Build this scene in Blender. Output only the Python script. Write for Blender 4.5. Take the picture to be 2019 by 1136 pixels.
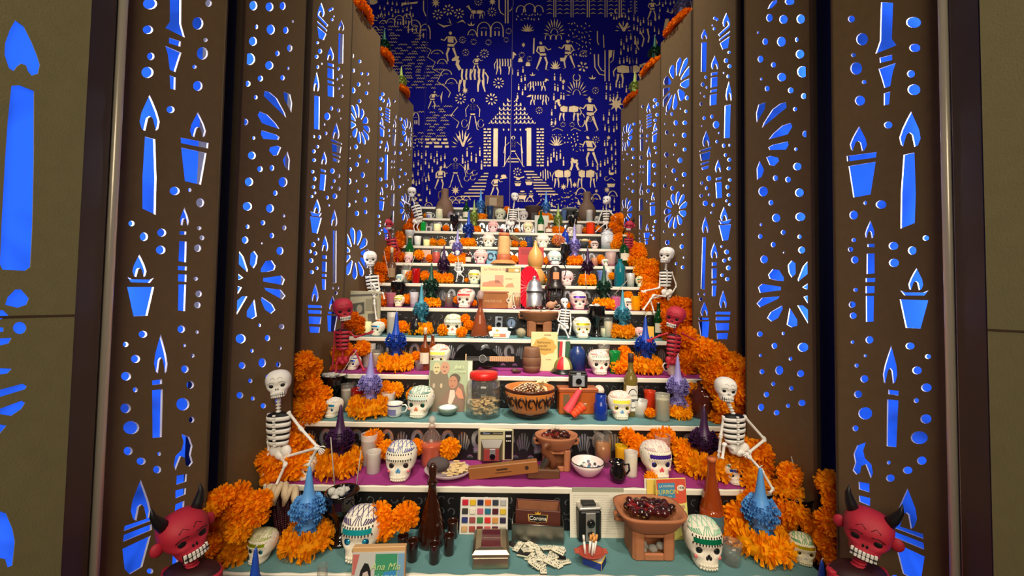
import bpy, math, random
from mathutils import Vector, Matrix, geometry
sc = bpy.context.scene
for o in list(bpy.data.objects):
    bpy.data.objects.remove(o)
COL = sc.collection
PI = math.pi
rnd = random.Random(7)

# ------------------------------------------------------------------ camera, world, lights, exposure
STEP_D, STEP_H, STEP_Z = 0.225, 0.1563, 0.60        # tread depth, rise, height of the first step's lip
CAM = Vector((-0.06, -1.194, STEP_Z + 0.84))
FPX, CU, CV = 760.0, 1009.5, 568.0
YAW, PITCH, ROLL = 0.0106, 0.0335, 0.0164
FW = Vector((math.sin(YAW)*math.cos(PITCH), math.cos(YAW)*math.cos(PITCH), math.sin(PITCH)))
_r0 = Vector((math.cos(YAW), -math.sin(YAW), 0)); _u0 = _r0.cross(FW)
RT = _r0*math.cos(ROLL) + _u0*math.sin(ROLL); UP = -_r0*math.sin(ROLL) + _u0*math.cos(ROLL)
cam = bpy.data.cameras.new('camera'); cam.sensor_width = 36.0; cam.lens = FPX/2019*36
cam.clip_start = 0.02; cam.clip_end = 100
camo = bpy.data.objects.new('camera', cam); COL.objects.link(camo)
Mc = Matrix((RT, UP, -FW)).transposed().to_4x4(); Mc.translation = CAM
camo.matrix_world = Mc
sc.camera = camo
vs = sc.view_settings
vs.view_transform = 'Standard'; vs.look = 'None'; vs.gamma = 1.0; vs.use_curve_mapping = False
vs.exposure = 0.75
w = bpy.data.worlds.new('world'); sc.world = w; w.use_nodes = True
w.node_tree.nodes['Background'].inputs[0].default_value = (1.0, 0.80, 0.58, 1)
w.node_tree.nodes['Background'].inputs[1].default_value = 0.05
def look(o, tgt):
    o.rotation_euler = (Vector(tgt) - o.location).to_track_quat('-Z', 'Y').to_euler()
def spot(name, loc, tgt, energy, angle, blend, size, col):
    l = bpy.data.lights.new(name, 'SPOT'); l.energy = energy; l.spot_size = math.radians(angle); l.spot_blend = blend
    l.shadow_soft_size = size; l.color = col
    o = bpy.data.objects.new(name, l); COL.objects.link(o); o.location = loc; look(o, tgt); return o
def area(name, loc, tgt, energy, sx, sy, col, spread=PI):
    l = bpy.data.lights.new(name, 'AREA'); l.shape = 'RECTANGLE'; l.size = sx; l.size_y = sy; l.energy = energy; l.color = col
    l.spread = spread
    o = bpy.data.objects.new(name, l); COL.objects.link(o); o.location = loc; look(o, tgt); return o
WARM = (1.0, 0.87, 0.70)
spot('ceiling_spot_center', (0.30, -1.1, 4.3), (0.02, 1.25, 1.5), 340, 38, 1.0, 0.07, WARM)
spot('ceiling_spot_left', (-0.45, -1.6, 4.2), (-0.05, 0.25, 0.85), 120, 36, 1.0, 0.07, WARM)
spot('ceiling_spot_right', (0.75, -1.6, 4.2), (0.10, 0.25, 0.85), 120, 36, 1.0, 0.07, WARM)
spot('ceiling_spot_backdrop', (0.0, 0.2, 4.6), (0.0, 2.75, 1.5), 185, 92, 0.95, 0.08, (1.0, 0.90, 0.78))
area('fill_light', (0.0, -3.4, 3.0), (0, 0.2, 1.5), 70, 2.6, 1.4, (1.0, 0.84, 0.60))  # added fill from behind the camera, brightens the outer panels

# ------------------------------------------------------------------ survey: photo pixels -> real points on the altar
def ray(u, v):
    d = RT*((u-CU)/FPX) - UP*((v-CV)/FPX) + FW
    return d/d.y
def at_y(u, v, y):
    return CAM + ray(u, v)*(y-CAM.y)
def step_z(n):
    return STEP_Z + n*STEP_H + 0.010
def proj(p):
    q = Vector(p)-CAM; k = q.dot(FW)
    return CU+FPX*q.dot(RT)/k, CV-FPX*q.dot(UP)/k, k/FPX
def on_step(u, v, n):
    """point on the tread of step n under picture column u; v is a picture row, or (below 2) a fraction of the tread depth"""
    z = step_z(n)
    if v > 2:
        d = ray(u, v); y = CAM.y + (z-CAM.z)/d.z if abs(d.z) > 1e-4 else n*STEP_D+.1
        y = min(max(y, n*STEP_D+0.025), n*STEP_D+0.20)
    else:
        y = n*STEP_D + v*STEP_D
    x = 0.0
    for _ in range(4):
        pu, pv, k = proj((x, y, z)); x += (u-pu)*k
    return Vector((x, y, z)), proj((x, y, z))[2]

# ------------------------------------------------------------------ materials
def lin(c):
    return tuple(((x/255)/12.92 if x/255 <= .04045 else ((x/255+.055)/1.055)**2.4) for x in c)
MATS = {}
def mat(rgb, rough=.6, metal=0., noise=.0, nscale=20., bump=0., bscale=60., emit=0., alpha=1., trans=0., spec=.5, coat=0., name=None, objvar=0.):
    key = (tuple(rgb), rough, metal, noise, nscale, bump, bscale, emit, alpha, trans, spec, coat, objvar)
    if key in MATS: return MATS[key]
    m = bpy.data.materials.new(name or 'mat'); m.use_nodes = True
    nt = m.node_tree; b = nt.nodes['Principled BSDF']; c = lin(rgb)
    b.inputs['Base Color'].default_value = (*c, 1); b.inputs['Roughness'].default_value = rough
    b.inputs['Metallic'].default_value = metal; b.inputs['Specular IOR Level'].default_value = spec
    b.inputs['Coat Weight'].default_value = coat
    if alpha < 1: b.inputs['Alpha'].default_value = alpha
    if trans: b.inputs['Transmission Weight'].default_value = trans
    if emit:
        b.inputs['Emission Color'].default_value = (*c, 1); b.inputs['Emission Strength'].default_value = emit
    if noise or bump:
        tc = nt.nodes.new('ShaderNodeTexCoord')
    if noise:
        n = nt.nodes.new('ShaderNodeTexNoise'); n.inputs['Scale'].default_value = nscale; n.inputs['Detail'].default_value = 5
        nt.links.new(tc.outputs['Object'], n.inputs['Vector'])
        r = nt.nodes.new('ShaderNodeMapRange'); r.inputs['To Min'].default_value = 1-noise; r.inputs['To Max'].default_value = 1+noise
        r.inputs['From Min'].default_value = .25; r.inputs['From Max'].default_value = .75
        nt.links.new(n.outputs['Fac'], r.inputs['Value'])
        mx = nt.nodes.new('ShaderNodeMix'); mx.data_type = 'RGBA'; mx.blend_type = 'MULTIPLY'; mx.inputs['Factor'].default_value = 1
        mx.inputs['A'].default_value = (*c, 1); nt.links.new(r.outputs['Result'], mx.inputs['B'])
        nt.links.new(mx.outputs['Result'], b.inputs['Base Color'])
    if objvar:
        oi = nt.nodes.new('ShaderNodeObjectInfo'); hs = nt.nodes.new('ShaderNodeHueSaturation')
        hs.inputs['Color'].default_value = (*c, 1)
        r2 = nt.nodes.new('ShaderNodeMapRange'); r2.inputs['To Min'].default_value = 1-objvar; r2.inputs['To Max'].default_value = 1+objvar
        nt.links.new(oi.outputs['Random'], r2.inputs['Value']); nt.links.new(r2.outputs['Result'], hs.inputs['Value'])
        r3 = nt.nodes.new('ShaderNodeMapRange'); r3.inputs['To Min'].default_value = .5-objvar*.04; r3.inputs['To Max'].default_value = .5+objvar*.06
        nt.links.new(oi.outputs['Random'], r3.inputs['Value']); nt.links.new(r3.outputs['Result'], hs.inputs['Hue'])
        nt.links.new(hs.outputs['Color'], b.inputs['Base Color'])
    if bump:
        n2 = nt.nodes.new('ShaderNodeTexNoise'); n2.inputs['Scale'].default_value = bscale; n2.inputs['Detail'].default_value = 4
        nt.links.new(tc.outputs['Object'], n2.inputs['Vector'])
        bp = nt.nodes.new('ShaderNodeBump'); bp.inputs['Strength'].default_value = bump; bp.inputs['Distance'].default_value = .004
        nt.links.new(n2.outputs['Fac'], bp.inputs['Height']); nt.links.new(bp.outputs['Normal'], b.inputs['Normal'])
    MATS[key] = m; return m
def glass(rgb=(252, 252, 250), t=.96, rough=.03):
    """thin glass: sees through, tints, and mirrors at grazing angles"""
    key = ('glass', tuple(rgb), t, rough)
    if key in MATS: return MATS[key]
    m = bpy.data.materials.new('glass'); m.use_nodes = True; nt = m.node_tree; nt.nodes.clear()
    out = nt.nodes.new('ShaderNodeOutputMaterial'); c = lin(rgb)
    tr = nt.nodes.new('ShaderNodeBsdfTransparent'); tr.inputs[0].default_value = (*c, 1)
    df = nt.nodes.new('ShaderNodeBsdfDiffuse'); df.inputs[0].default_value = (*c, 1)
    gl = nt.nodes.new('ShaderNodeBsdfGlossy'); gl.inputs['Roughness'].default_value = rough
    m1 = nt.nodes.new('ShaderNodeMixShader'); m1.inputs[0].default_value = 1-t
    nt.links.new(tr.outputs[0], m1.inputs[1]); nt.links.new(df.outputs[0], m1.inputs[2])
    lw = nt.nodes.new('ShaderNodeLayerWeight'); lw.inputs['Blend'].default_value = .28
    mr = nt.nodes.new('ShaderNodeMapRange'); mr.inputs['To Min'].default_value = .03; mr.inputs['To Max'].default_value = .5
    nt.links.new(lw.outputs['Facing'], mr.inputs['Value'])
    m2 = nt.nodes.new('ShaderNodeMixShader')
    nt.links.new(mr.outputs['Result'], m2.inputs[0]); nt.links.new(m1.outputs[0], m2.inputs[1]); nt.links.new(gl.outputs[0], m2.inputs[2])
    nt.links.new(m2.outputs[0], out.inputs[0])
    MATS[key] = m; return m
def petal_mat(rgb, name='petal'):
    m = mat(rgb, .75, objvar=.10, name=name); nt = m.node_tree
    if 'Translucent BSDF' in nt.nodes: return m
    b = nt.nodes['Principled BSDF']; b.inputs['Specular IOR Level'].default_value = .15
    t = nt.nodes.new('ShaderNodeBsdfTranslucent'); t.inputs[0].default_value = (*lin(rgb), 1)
    mx = nt.nodes.new('ShaderNodeMixShader'); mx.inputs[0].default_value = .35
    nt.links.new(b.outputs[0], mx.inputs[1]); nt.links.new(t.outputs[0], mx.inputs[2])
    nt.links.new(mx.outputs[0], nt.nodes['Material Output'].inputs[0]); return m
def backlit(rgb, strength, scale=2.2, lo=.12):
    """sheet of wrinkled blue film with lamps behind it"""
    m = bpy.data.materials.new('backlit_film'); m.use_nodes = True; nt = m.node_tree; b = nt.nodes['Principled BSDF']
    b.inputs['Base Color'].default_value = (*lin(rgb), 1); b.inputs['Roughness'].default_value = .35
    tc = nt.nodes.new('ShaderNodeTexCoord'); n = nt.nodes.new('ShaderNodeTexNoise'); n.inputs['Scale'].default_value = scale
    n.inputs['Detail'].default_value = 3; n.inputs['Distortion'].default_value = 1.6
    nt.links.new(tc.outputs['Object'], n.inputs['Vector'])
    r = nt.nodes.new('ShaderNodeValToRGB'); e = r.color_ramp.elements
    e[0].position = .36; e[0].color = (.004*2, .02*2, .28, 1); e[1].position = .56; e[1].color = (.020, .125, 1.0, 1)
    nt.links.new(n.outputs['Fac'], r.inputs['Fac']); nt.links.new(r.outputs['Color'], b.inputs['Emission Color'])
    b.inputs['Emission Strength'].default_value = strength
    return m

# ------------------------------------------------------------------ mesh helpers
class MB:
    def __init__(s): s.v = []; s.f = []; s.m = []; s.s = []
    def add(s, vs, fs, m=0, sm=False, M=None):
        b = len(s.v)
        s.v += [tuple(M @ Vector(p)) for p in vs] if M is not None else [tuple(p) for p in vs]
        for f in fs:
            s.f.append([i+b for i in f]); s.m.append(m); s.s.append(sm)
        return s
    def lathe(s, prof, seg=20, m=0, M=None, sm=True, ky=1., cap=True, mats=None):
        vs = []; fs = []; n = len(prof)
        for r, z in prof:
            for k in range(seg):
                a = 2*PI*k/seg; vs.append((r*math.cos(a), r*ky*math.sin(a), z))
        for i in range(n-1):
            row = []
            for k in range(seg):
                k2 = (k+1) % seg; row.append((i*seg+k, i*seg+k2, (i+1)*seg+k2, (i+1)*seg+k))
            if mats: s_m = mats[i]
            else: s_m = m
            b = len(s.v)
            fs.append((row, s_m))
        b = len(s.v)
        s.v += [tuple(M @ Vector(p)) for p in vs] if M is not None else vs
        for row, mm in fs:
            for f in row: s.f.append([i+b for i in f]); s.m.append(mm); s.s.append(sm)
        if cap:
            for i, mm in ((0, fs[0][1]), (n-1, fs[-1][1])):
                if prof[i][0] > 1e-5:
                    r = [b+i*seg+k for k in range(seg)]
                    s.f.append(r[::-1] if i == 0 else r); s.m.append(mm); s.s.append(False)
        return s
    def tube(s, pts, rad, seg=8, m=0, sm=True, cap=True):
        pts = [Vector(p) for p in pts]; n = len(pts)
        if not hasattr(rad, '__len__'): rad = [rad]*n
        b = len(s.v); up = None
        for i, p in enumerate(pts):
            t = (pts[min(i+1, n-1)]-pts[max(i-1, 0)]).normalized()
            if up is None:
                up = t.orthogonal().normalized()
            up = (up - t*up.dot(t)).normalized(); w_ = t.cross(up)
            for k in range(seg):
                a = 2*PI*k/seg; s.v.append(tuple(p+(up*math.cos(a)+w_*math.sin(a))*rad[i]))
        for i in range(n-1):
            for k in range(seg):
                k2 = (k+1) % seg
                s.f.append([b+i*seg+k, b+i*seg+k2, b+(i+1)*seg+k2, b+(i+1)*seg+k]); s.m.append(m); s.s.append(sm)
        if cap:
            s.f.append([b+k for k in range(seg)][::-1]); s.m.append(m); s.s.append(False)
            s.f.append([b+(n-1)*seg+k for k in range(seg)]); s.m.append(m); s.s.append(False)
        return s
    def box(s, c, d, m=0, M=None, bv=0.):
        x, y, z = d[0]/2, d[1]/2, d[2]/2
        T = Matrix.Translation(c)
        if M is not None: T = M @ T
        if bv <= 0:
            vs = [(i*x, j*y, k*z) for i in (-1, 1) for j in (-1, 1) for k in (-1, 1)]
            fs = [(0, 1, 3, 2), (4, 6, 7, 5), (0, 4, 5, 1), (2, 3, 7, 6), (0, 2, 6, 4), (1, 5, 7, 3)]
            return s.add(vs, fs, m, False, T)
        bv = min(bv, x*.95, y*.95, z*.95)
        vs = []; ix = {}
        for i in (-1, 1):
            for j in (-1, 1):
                for k in (-1, 1):
                    for a, p in (('x', (i*x, j*(y-bv), k*(z-bv))), ('y', (i*(x-bv), j*y, k*(z-bv))), ('z', (i*(x-bv), j*(y-bv), k*z))):
                        ix[(i, j, k, a)] = len(vs); vs.append(p)
        fs = []
        for i in (-1, 1):
            q = [ix[(i, j, k, 'x')] for j, k in ((-1, -1), (1, -1), (1, 1), (-1, 1))]; fs.append(q if i > 0 else q[::-1])
            q = [ix[(j, i, k, 'y')] for j, k in ((-1, -1), (-1, 1), (1, 1), (1, -1))]; fs.append(q if i > 0 else q[::-1])
            q = [ix[(j, k, i, 'z')] for j, k in ((-1, -1), (1, -1), (1, 1), (-1, 1))]; fs.append(q if i > 0 else q[::-1])
        for i in (-1, 1):
            for j in (-1, 1):
                fs.append([ix[(i, j, -1, 'x')], ix[(i, j, -1, 'y')], ix[(i, j, 1, 'y')], ix[(i, j, 1, 'x')]][::(-1 if i*j > 0 else 1)][::-1])
                fs.append([ix[(i, -1, j, 'x')], ix[(i, -1, j, 'z')], ix[(i, 1, j, 'z')], ix[(i, 1, j, 'x')]][::(1 if i*j > 0 else -1)][::-1])
                fs.append([ix[(-1, i, j, 'y')], ix[(-1, i, j, 'z')], ix[(1, i, j, 'z')], ix[(1, i, j, 'y')]][::(-1 if i*j > 0 else 1)][::-1])
                for k in (-1, 1):
                    t = [ix[(i, j, k, 'x')], ix[(i, j, k, 'y')], ix[(i, j, k, 'z')]]; fs.append(t if i*j*k > 0 else t[::-1])
        return s.add(vs, fs, m, False, T)
    def ell(s, c, r, seg=12, ring=8, m=0, M=None):
        if not hasattr(r, '__len__'): r = (r, r, r)
        vs = [(c[0], c[1], c[2]-r[2])]; fs = []
        for i in range(1, ring):
            t = PI*i/ring
            for k in range(seg):
                a = 2*PI*k/seg
                vs.append((c[0]+r[0]*math.sin(t)*math.cos(a), c[1]+r[1]*math.sin(t)*math.sin(a), c[2]-r[2]*math.cos(t)))
        vs.append((c[0], c[1], c[2]+r[2])); e = len(vs)-1
        for k in range(seg):
            k2 = (k+1) % seg
            fs.append((0, 1+k2, 1+k)); fs.append((e, e-seg+k, e-seg+k2))
            for i in range(ring-2):
                a = 1+i*seg; fs.append((a+k, a+k2, a+seg+k2, a+seg+k))
        return s.add(vs, fs, m, True, M)
    def prism(s, poly, y0, y1, m=0, M=None, sm=False):
        """polygon in x,z thickened from y0 (front) to y1"""
        n = len(poly); ar = sum(poly[i][0]*poly[(i+1) % n][1]-poly[(i+1) % n][0]*poly[i][1] for i in range(n))
        if ar < 0: poly = poly[::-1]
        vs = [(x, y0, z) for x, z in poly]+[(x, y1, z) for x, z in poly]
        fs = [list(range(n)), list(range(2*n-1, n-1, -1))]+[(i, i+n, (i+1) % n+n, (i+1) % n) for i in range(n)]
        return s.add(vs, fs, m, sm, M)
    def mesh(s, name, nm=None):
        me = bpy.data.meshes.new(name); me.from_pydata(s.v, [], s.f)
        me.polygons.foreach_set('material_index', s.m); me.polygons.foreach_set('use_smooth', s.s)
        for _ in range((max(s.m)+1 if s.m else 1)): me.materials.append(None)
        me.update(); return me
def link(name, data, parent=None, mats=None):
    o = bpy.data.objects.new(name, data); COL.objects.link(o)
    if parent: o.parent = parent
    if mats:
        for i, m in enumerate(mats):
            if i < len(o.material_slots):
                o.material_slots[i].link = 'OBJECT'; o.material_slots[i].material = m
    return o
def part(name, mb, mats, parent=None):
    if not isinstance(mats, (list, tuple)): mats = [mats]
    return link(name, mb.mesh(name), parent, mats)
LABELS = {}
ORD = ['first', 'second', 'third', 'fourth', 'fifth', 'sixth', 'seventh', 'eighth', 'ninth', 'tenth', 'eleventh', 'twelfth']
def tag(o, label, cat, group=None, kind=None):
    o['label'] = label
    if cat: o['category'] = cat
    if group: o['group'] = group
    if kind: o['kind'] = kind
    LABELS.setdefault(label, []).append((o.name, group))
    return o
def empty(name, label, cat, loc, rz=0., s=1., group=None):
    o = bpy.data.objects.new(name, None); COL.objects.link(o); o.empty_display_size = .02
    o.location = loc; o.rotation_euler = (0, 0, rz); o.scale = s if hasattr(s, '__len__') else (s, s, s)
    return tag(o, label, cat, group)
def lab(d, n):
    
    if n is None or ' step' in d or n < 0: return d
    s = d+' on the '+ORD[n]+' step'
    return s if len(s.replace('-', ' ').split()) <= 16 else d+', '+ORD[n]+' step'
TPL = {}
def put(tpl, name, label, cat, loc, s=1., rz=0., cols=None, group=None, tilt=0.):
    """one more copy of a template: an Empty with its parts (or a single mesh), sharing mesh data"""
    cols = cols or {}; T = TPL[tpl]
    def rs(keys): return [cols.get(k, T['cols'].get(k)) if isinstance(k, str) else k for k in keys]
    if 'single' in T:
        me, keys = T['single']; o = link(name, me, None, rs(keys)); tag(o, label, cat, group)
    else:
        o = empty(name, label, cat, loc, 0, 1, group); made = []
        for pname, me, keys, par in T['parts']:
            if any(isinstance(k, str) and cols.get(k, 0) is None for k in keys): made.append(None); continue
            p = o if par is None else made[par]
            made.append(link(pname, me, p, rs(keys)))
    o.location = loc; o.rotation_euler = (tilt, 0, rz); o.scale = s if hasattr(s, '__len__') else (s, s, s)
    return o
def tpl(name, parts=None, single=None, cols=None):
    TPL[name] = {'cols': cols or {}}
    if single: TPL[name]['single'] = (single[0].mesh(name), single[1])
    else: TPL[name]['parts'] = [(p[0], p[1].mesh(p[0]), p[2], p[3] if len(p) > 3 else None) for p in parts]
FONT = {}
def text(parent, s, size, loc, mt, rot=(PI/2, 0, 0), name='lettering', shear=0., xs=1., ext=.0004):
    c = bpy.data.curves.new('t', 'FONT'); c.body = s; c.size = size; c.align_x = 'CENTER'; c.align_y = 'CENTER'; c.extrude = ext; c.shear = shear
    t = bpy.data.objects.new('t', c); COL.objects.link(t)
    dg = bpy.context.evaluated_depsgraph_get(); me = bpy.data.meshes.new_from_object(t.evaluated_get(dg))
    bpy.data.objects.remove(t)
    if not me.materials: me.materials.append(None)
    o = link(name, me, parent, [mt]*len(me.materials)); o.location = loc; o.rotation_euler = rot; o.scale = (xs, 1, 1)
    return o
def cut_sheet(outer, holes):
    """triangulated sheet (2-D) with every hole cut out; returns verts, tris, hole loops"""
    vs = [Vector(p) for p in outer]; n0 = len(vs); faces = [list(range(n0))]
    for h in holes:
        if sum(h[i-1][0]*h[i][1]-h[i][0]*h[i-1][1] for i in range(len(h))) < 0: h = h[::-1]
        a = len(vs); vs += [Vector(p) for p in h]; faces.append(list(range(a, a+len(h))))
    r = geometry.delaunay_2d_cdt(vs, [], faces, 0, 1e-6, True)
    ov, oe, of, ovo, oeo, ofo = r
    tris = [f for f, src in zip(of, ofo) if src and 0 in src and len(src) == 1]
    # boundary edges of the remaining tris
    cnt = {}
    for f in tris:
        for i in range(len(f)):
            e = (f[i], f[(i+1) % len(f)]); k = tuple(sorted(e)); cnt.setdefault(k, []).append(e)
    rim = [v[0] for v in cnt.values() if len(v) == 1]
    return ov, tris, rim
def sheet_mb(outer, holes, thick, to3d, front=0, edge=1):
    """to3d(x, y, d): d is the distance behind the front face"""
    ov, tris, rim = cut_sheet(outer, holes); n = len(ov); mb = MB()
    vs = [to3d(p.x, p.y, 0) for p in ov]+[to3d(p.x, p.y, thick) for p in ov]
    mb.add(vs, [list(t) for t in tris], front)
    mb.f += [[i+n for i in t][::-1] for t in tris]; mb.m += [front]*len(tris); mb.s += [False]*len(tris)
    for a, b in rim:
        mb.f.append([b, a, a+n, b+n]); mb.m.append(edge); mb.s.append(False)
    return mb
# ------------------------------------------------------------------ the setting
NAVY = mat((7, 10, 52), .5, noise=.15, nscale=3)
OLIVE = mat((122, 116, 80), .75, noise=.06, nscale=30, bump=.15, bscale=300)
BROWN = mat((112, 92, 62), .55, noise=.07, nscale=40, bump=.12, bscale=400)
BROWND = mat((70, 54, 36), .55, noise=.08, nscale=20)
WHITE_EDGE = mat((236, 236, 240), .5)
STEEL = mat((226, 218, 200), .28, .25)  # pale, low-metal tone: bright reflections on the steel are put into the colour
def struct(name, c, d, m):
    o = part(name, MB().box(c, d), m); o['kind'] = 'structure'; o['label'] = name.replace('_', ' '); return o
struct('floor', (0, 0.5, -.03), (6.4, 9.0, .06), mat((60, 52, 44), .6, noise=.1))
struct('ceiling', (0, 0.5, 5.03), (6.4, 9.0, .06), mat((30, 28, 30), .8))
struct('wall_left', (-2.25, 0.5, 2.5), (.06, 9.0, 5.0), NAVY)
struct('wall_right', (2.25, 0.5, 2.5), (.06, 9.0, 5.0), NAVY)
struct('wall_back', (0, 3.2, 2.5), (4.5, .06, 5.0), NAVY)

# ---- stepped altar: one thing, its boards, cloths and pierced risers are parts
altar = empty('stepped_altar', 'tall stepped altar with white-edged boards, teal and magenta cloths and pierced black risers', 'altar', (0, 0, 0))
BOARD = mat((232, 228, 212), .6, noise=.05, nscale=8, bump=.1)
TEAL = mat((92, 138, 140), .85, noise=.06, nscale=15, bump=.25, bscale=25)
MAG = mat((150, 44, 122), .85, noise=.06, nscale=15, bump=.25, bscale=25)
BLACK = mat((14, 13, 16), .45)
MIRROR = mat((196, 204, 218), .22, .8, noise=.5, nscale=5, bump=.25, bscale=9)
HALF = .93
def stroke(pts, wd):
    """flat ribbon polygon along a polyline"""
    L = []; R = []; n = len(pts)
    for i in range(n):
        a = Vector(pts[max(i-1, 0)]); b = Vector(pts[min(i+1, n-1)]); t = b-a
        t = Vector((t[0], t[1])).normalized() if t.length > 1e-9 else Vector((1, 0)); nn = Vector((-t.y, t.x))
        ww = wd[i] if hasattr(wd, '__len__') else wd
        p = Vector((pts[i][0], pts[i][1])); L.append(p+nn*ww/2); R.append(p-nn*ww/2)
    return [tuple(p) for p in L+R[::-1]]
def oval(cx, cy, rx, ry, n=12, a0=0., rot=0.):
    cr, sr = math.cos(rot), math.sin(rot); o = []
    for k in range(n):
        a = a0+2*PI*k/n; x = rx*math.cos(a); y = ry*math.sin(a); o.append((cx+x*cr-y*sr, cy+x*sr+y*cr))
    return o
def arc(cx, cy, r, a0, a1, n=9, ry=None):
    ry = r if ry is None else ry
    return [(cx+r*math.cos(math.radians(a0+(a1-a0)*i/(n-1))), cy+ry*math.sin(math.radians(a0+(a1-a0)*i/(n-1)))) for i in range(n)]
rr = random.Random(3)
for n in range(-1, 12):
    y0 = n*STEP_D; zt = step_z(n); dep = STEP_D+.012
    part('shelf_board', MB().box((0, y0+dep/2, zt-.013), (2*HALF, dep, .022), 0, None, .003), BOARD, altar)
    # cloth: thin sheet with a slightly wavy front hem
    mb = MB(); nx = 72; vs = []; ys = (.006, .07, .15, dep-.004)
    for i in range(nx+1):
        x = -HALF+.004+(2*HALF-.008)*i/nx; wv = .003*math.sin(i*1.7+n)+.002*math.sin(i*.6+2*n)
        for j, yy in enumerate(ys):
            vs.append((x, y0+yy+(wv if j == 0 else 0), zt-.0004+(.0008*math.sin(i*.9+j) if 0 < j < 3 else 0)))
    for i in range(nx):
        for j in range(3):
            a = i*4+j; mb.f.append([a, a+4, a+5, a+1]); mb.m.append(0); mb.s.append(True)
    mb.v = vs
    part('cloth', mb, TEAL if n % 2 == 0 else MAG, altar)
    if n == 11: continue
    # riser above this tread: black cut-out sheet in front of a mirror
    yr = y0+STEP_D+.006; H = STEP_H-.024; holes = []; x = -HALF+.05
    if n % 2 == 0:
        while x < HALF-.04:
            for zc in (.03, .066, .102):
                cx = x+rr.uniform(-.006, .006); a = rr.uniform(0, 360)
                holes.append(stroke(arc(cx, zc+rr.uniform(-.004, .004), .0115, a, a+rr.choice((150, 200, 230)), 9), .0058))
            x += .042
    else:
        k = 0
        while x < HALF-.05:
            c = (x, .072)
            if k % 2 == 0:
                for q in range(6):       # fan with dark ribs
                    a0 = -62+q*22; t = [(c[0]+.018*math.sin(math.radians(a0+s)), .03+.018*math.cos(math.radians(a0+s))) for s in (0, 16)]
                    t2 = [(c[0]+.034*math.sin(math.radians(a0+s)), .04+.078*math.cos(math.radians(a0+s))) for s in (16, 0)]
                    holes.append(t+t2)
            else:                        # profile of a skull with a dark eye
                holes.append(stroke(arc(c[0], .086, .020, -20, 300, 15, .030), .018))
                holes.append([(c[0]-.020, .052), (c[0]+.014, .054), (c[0]+.020, .042), (c[0]+.004, .032), (c[0]-.018, .030)])
            for sgn in (-1, 1):
                holes.append(oval(c[0]+sgn*.028, .016, .012, .006, 8, 0, sgn*.5))
            x += .064; k += 1
    part('riser', sheet_mb([(-HALF, 0), (HALF, 0), (HALF, H), (-HALF, H)], holes, .003, lambda a, b, d, y=yr, z=zt: (a, y+d, z+b), 0, 0), BLACK, altar)
    part('mirror_backing', MB().box((0, yr+.012, zt+H/2), (2*HALF, .004, H)), MIRROR, altar)

# ---- pierced screen panels, set sawtooth-wise along both sides
PHI = math.radians(12)
PY = [.903-1.194+.4475*0, .132, .575, 1.022, 1.469, 1.925]; PW = [.27, .285, .30, .30, .30, .30]
PTOP = CAM.z+1.73
def pframe(k, side):
    y = PY[k] if k >= 0 else .43-1.194
    wd = PW[k] if k >= 0 else .36
    return Vector((side*1.0, y, 0)), Vector((-side*math.sin(PHI), math.cos(PHI), 0)), wd
def pproj(k, side, u, v):
    """photo pixel -> (distance along the panel, height) on the plane of the panel"""
    o, d, wd = pframe(k, side); nrm = Vector((d.y, -d.x, 0)); r = ray(u, v)
    t = (o-CAM).dot(nrm)/r.dot(nrm); p = CAM+r*t
    return ((p-o).dot(d), p.z)
FLAME = [(0, 0), (.35, .22), (.75, .5), (1, .75), (.85, .95), (.62, 1.0), (.5, .85), (.33, .66), (.1, .6), (-.15, .66), (-.3, .85), (-.42, 1.0), (-.75, .95), (-.98, .75), (-.8, .5), (-.35, .22)]
def shapes(k, side, ox, oy, s, E=(), P=(), F=()):
    out = []
    q = lambda x, y: pproj(k, side, ox+x/s, oy+y/s)
    for cx, cy, rx, ry in E: out.append([q(x, y) for x, y in oval(cx, cy, rx, ry, 14)])
    for p in P: out.append([q(x, y) for x, y in p])
    for cx, y0, y1, hw in F: out.append([q(cx+a*hw, y0+b*(y1-y0)) for a, b in FLAME])
    return out
def blossom(k, side, u, v, R, n=11, r0=.36, a0=.15):
    c = pproj(k, side, u, v); o = []
    for i in range(n):
        a = a0+2*PI*i/n; t = Vector((math.cos(a), math.sin(a))); nn = Vector((-t.y, t.x)); C = Vector(c)
        wv = R*.17
        pts = [C+t*R*r0-nn*wv*.25, C+t*R*.62-nn*wv*.8, C+t*R*.86-nn*wv, C+t*R*.98-nn*wv*.5, C+t*R*1.0+nn*wv*.1, C+t*R*.95+nn*wv*.65, C+t*R*.82+nn*wv*1.0, C+t*R*.62+nn*wv*.75, C+t*R*r0+nn*wv*.25]
        o.append([tuple(p) for p in pts])
    return o
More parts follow.
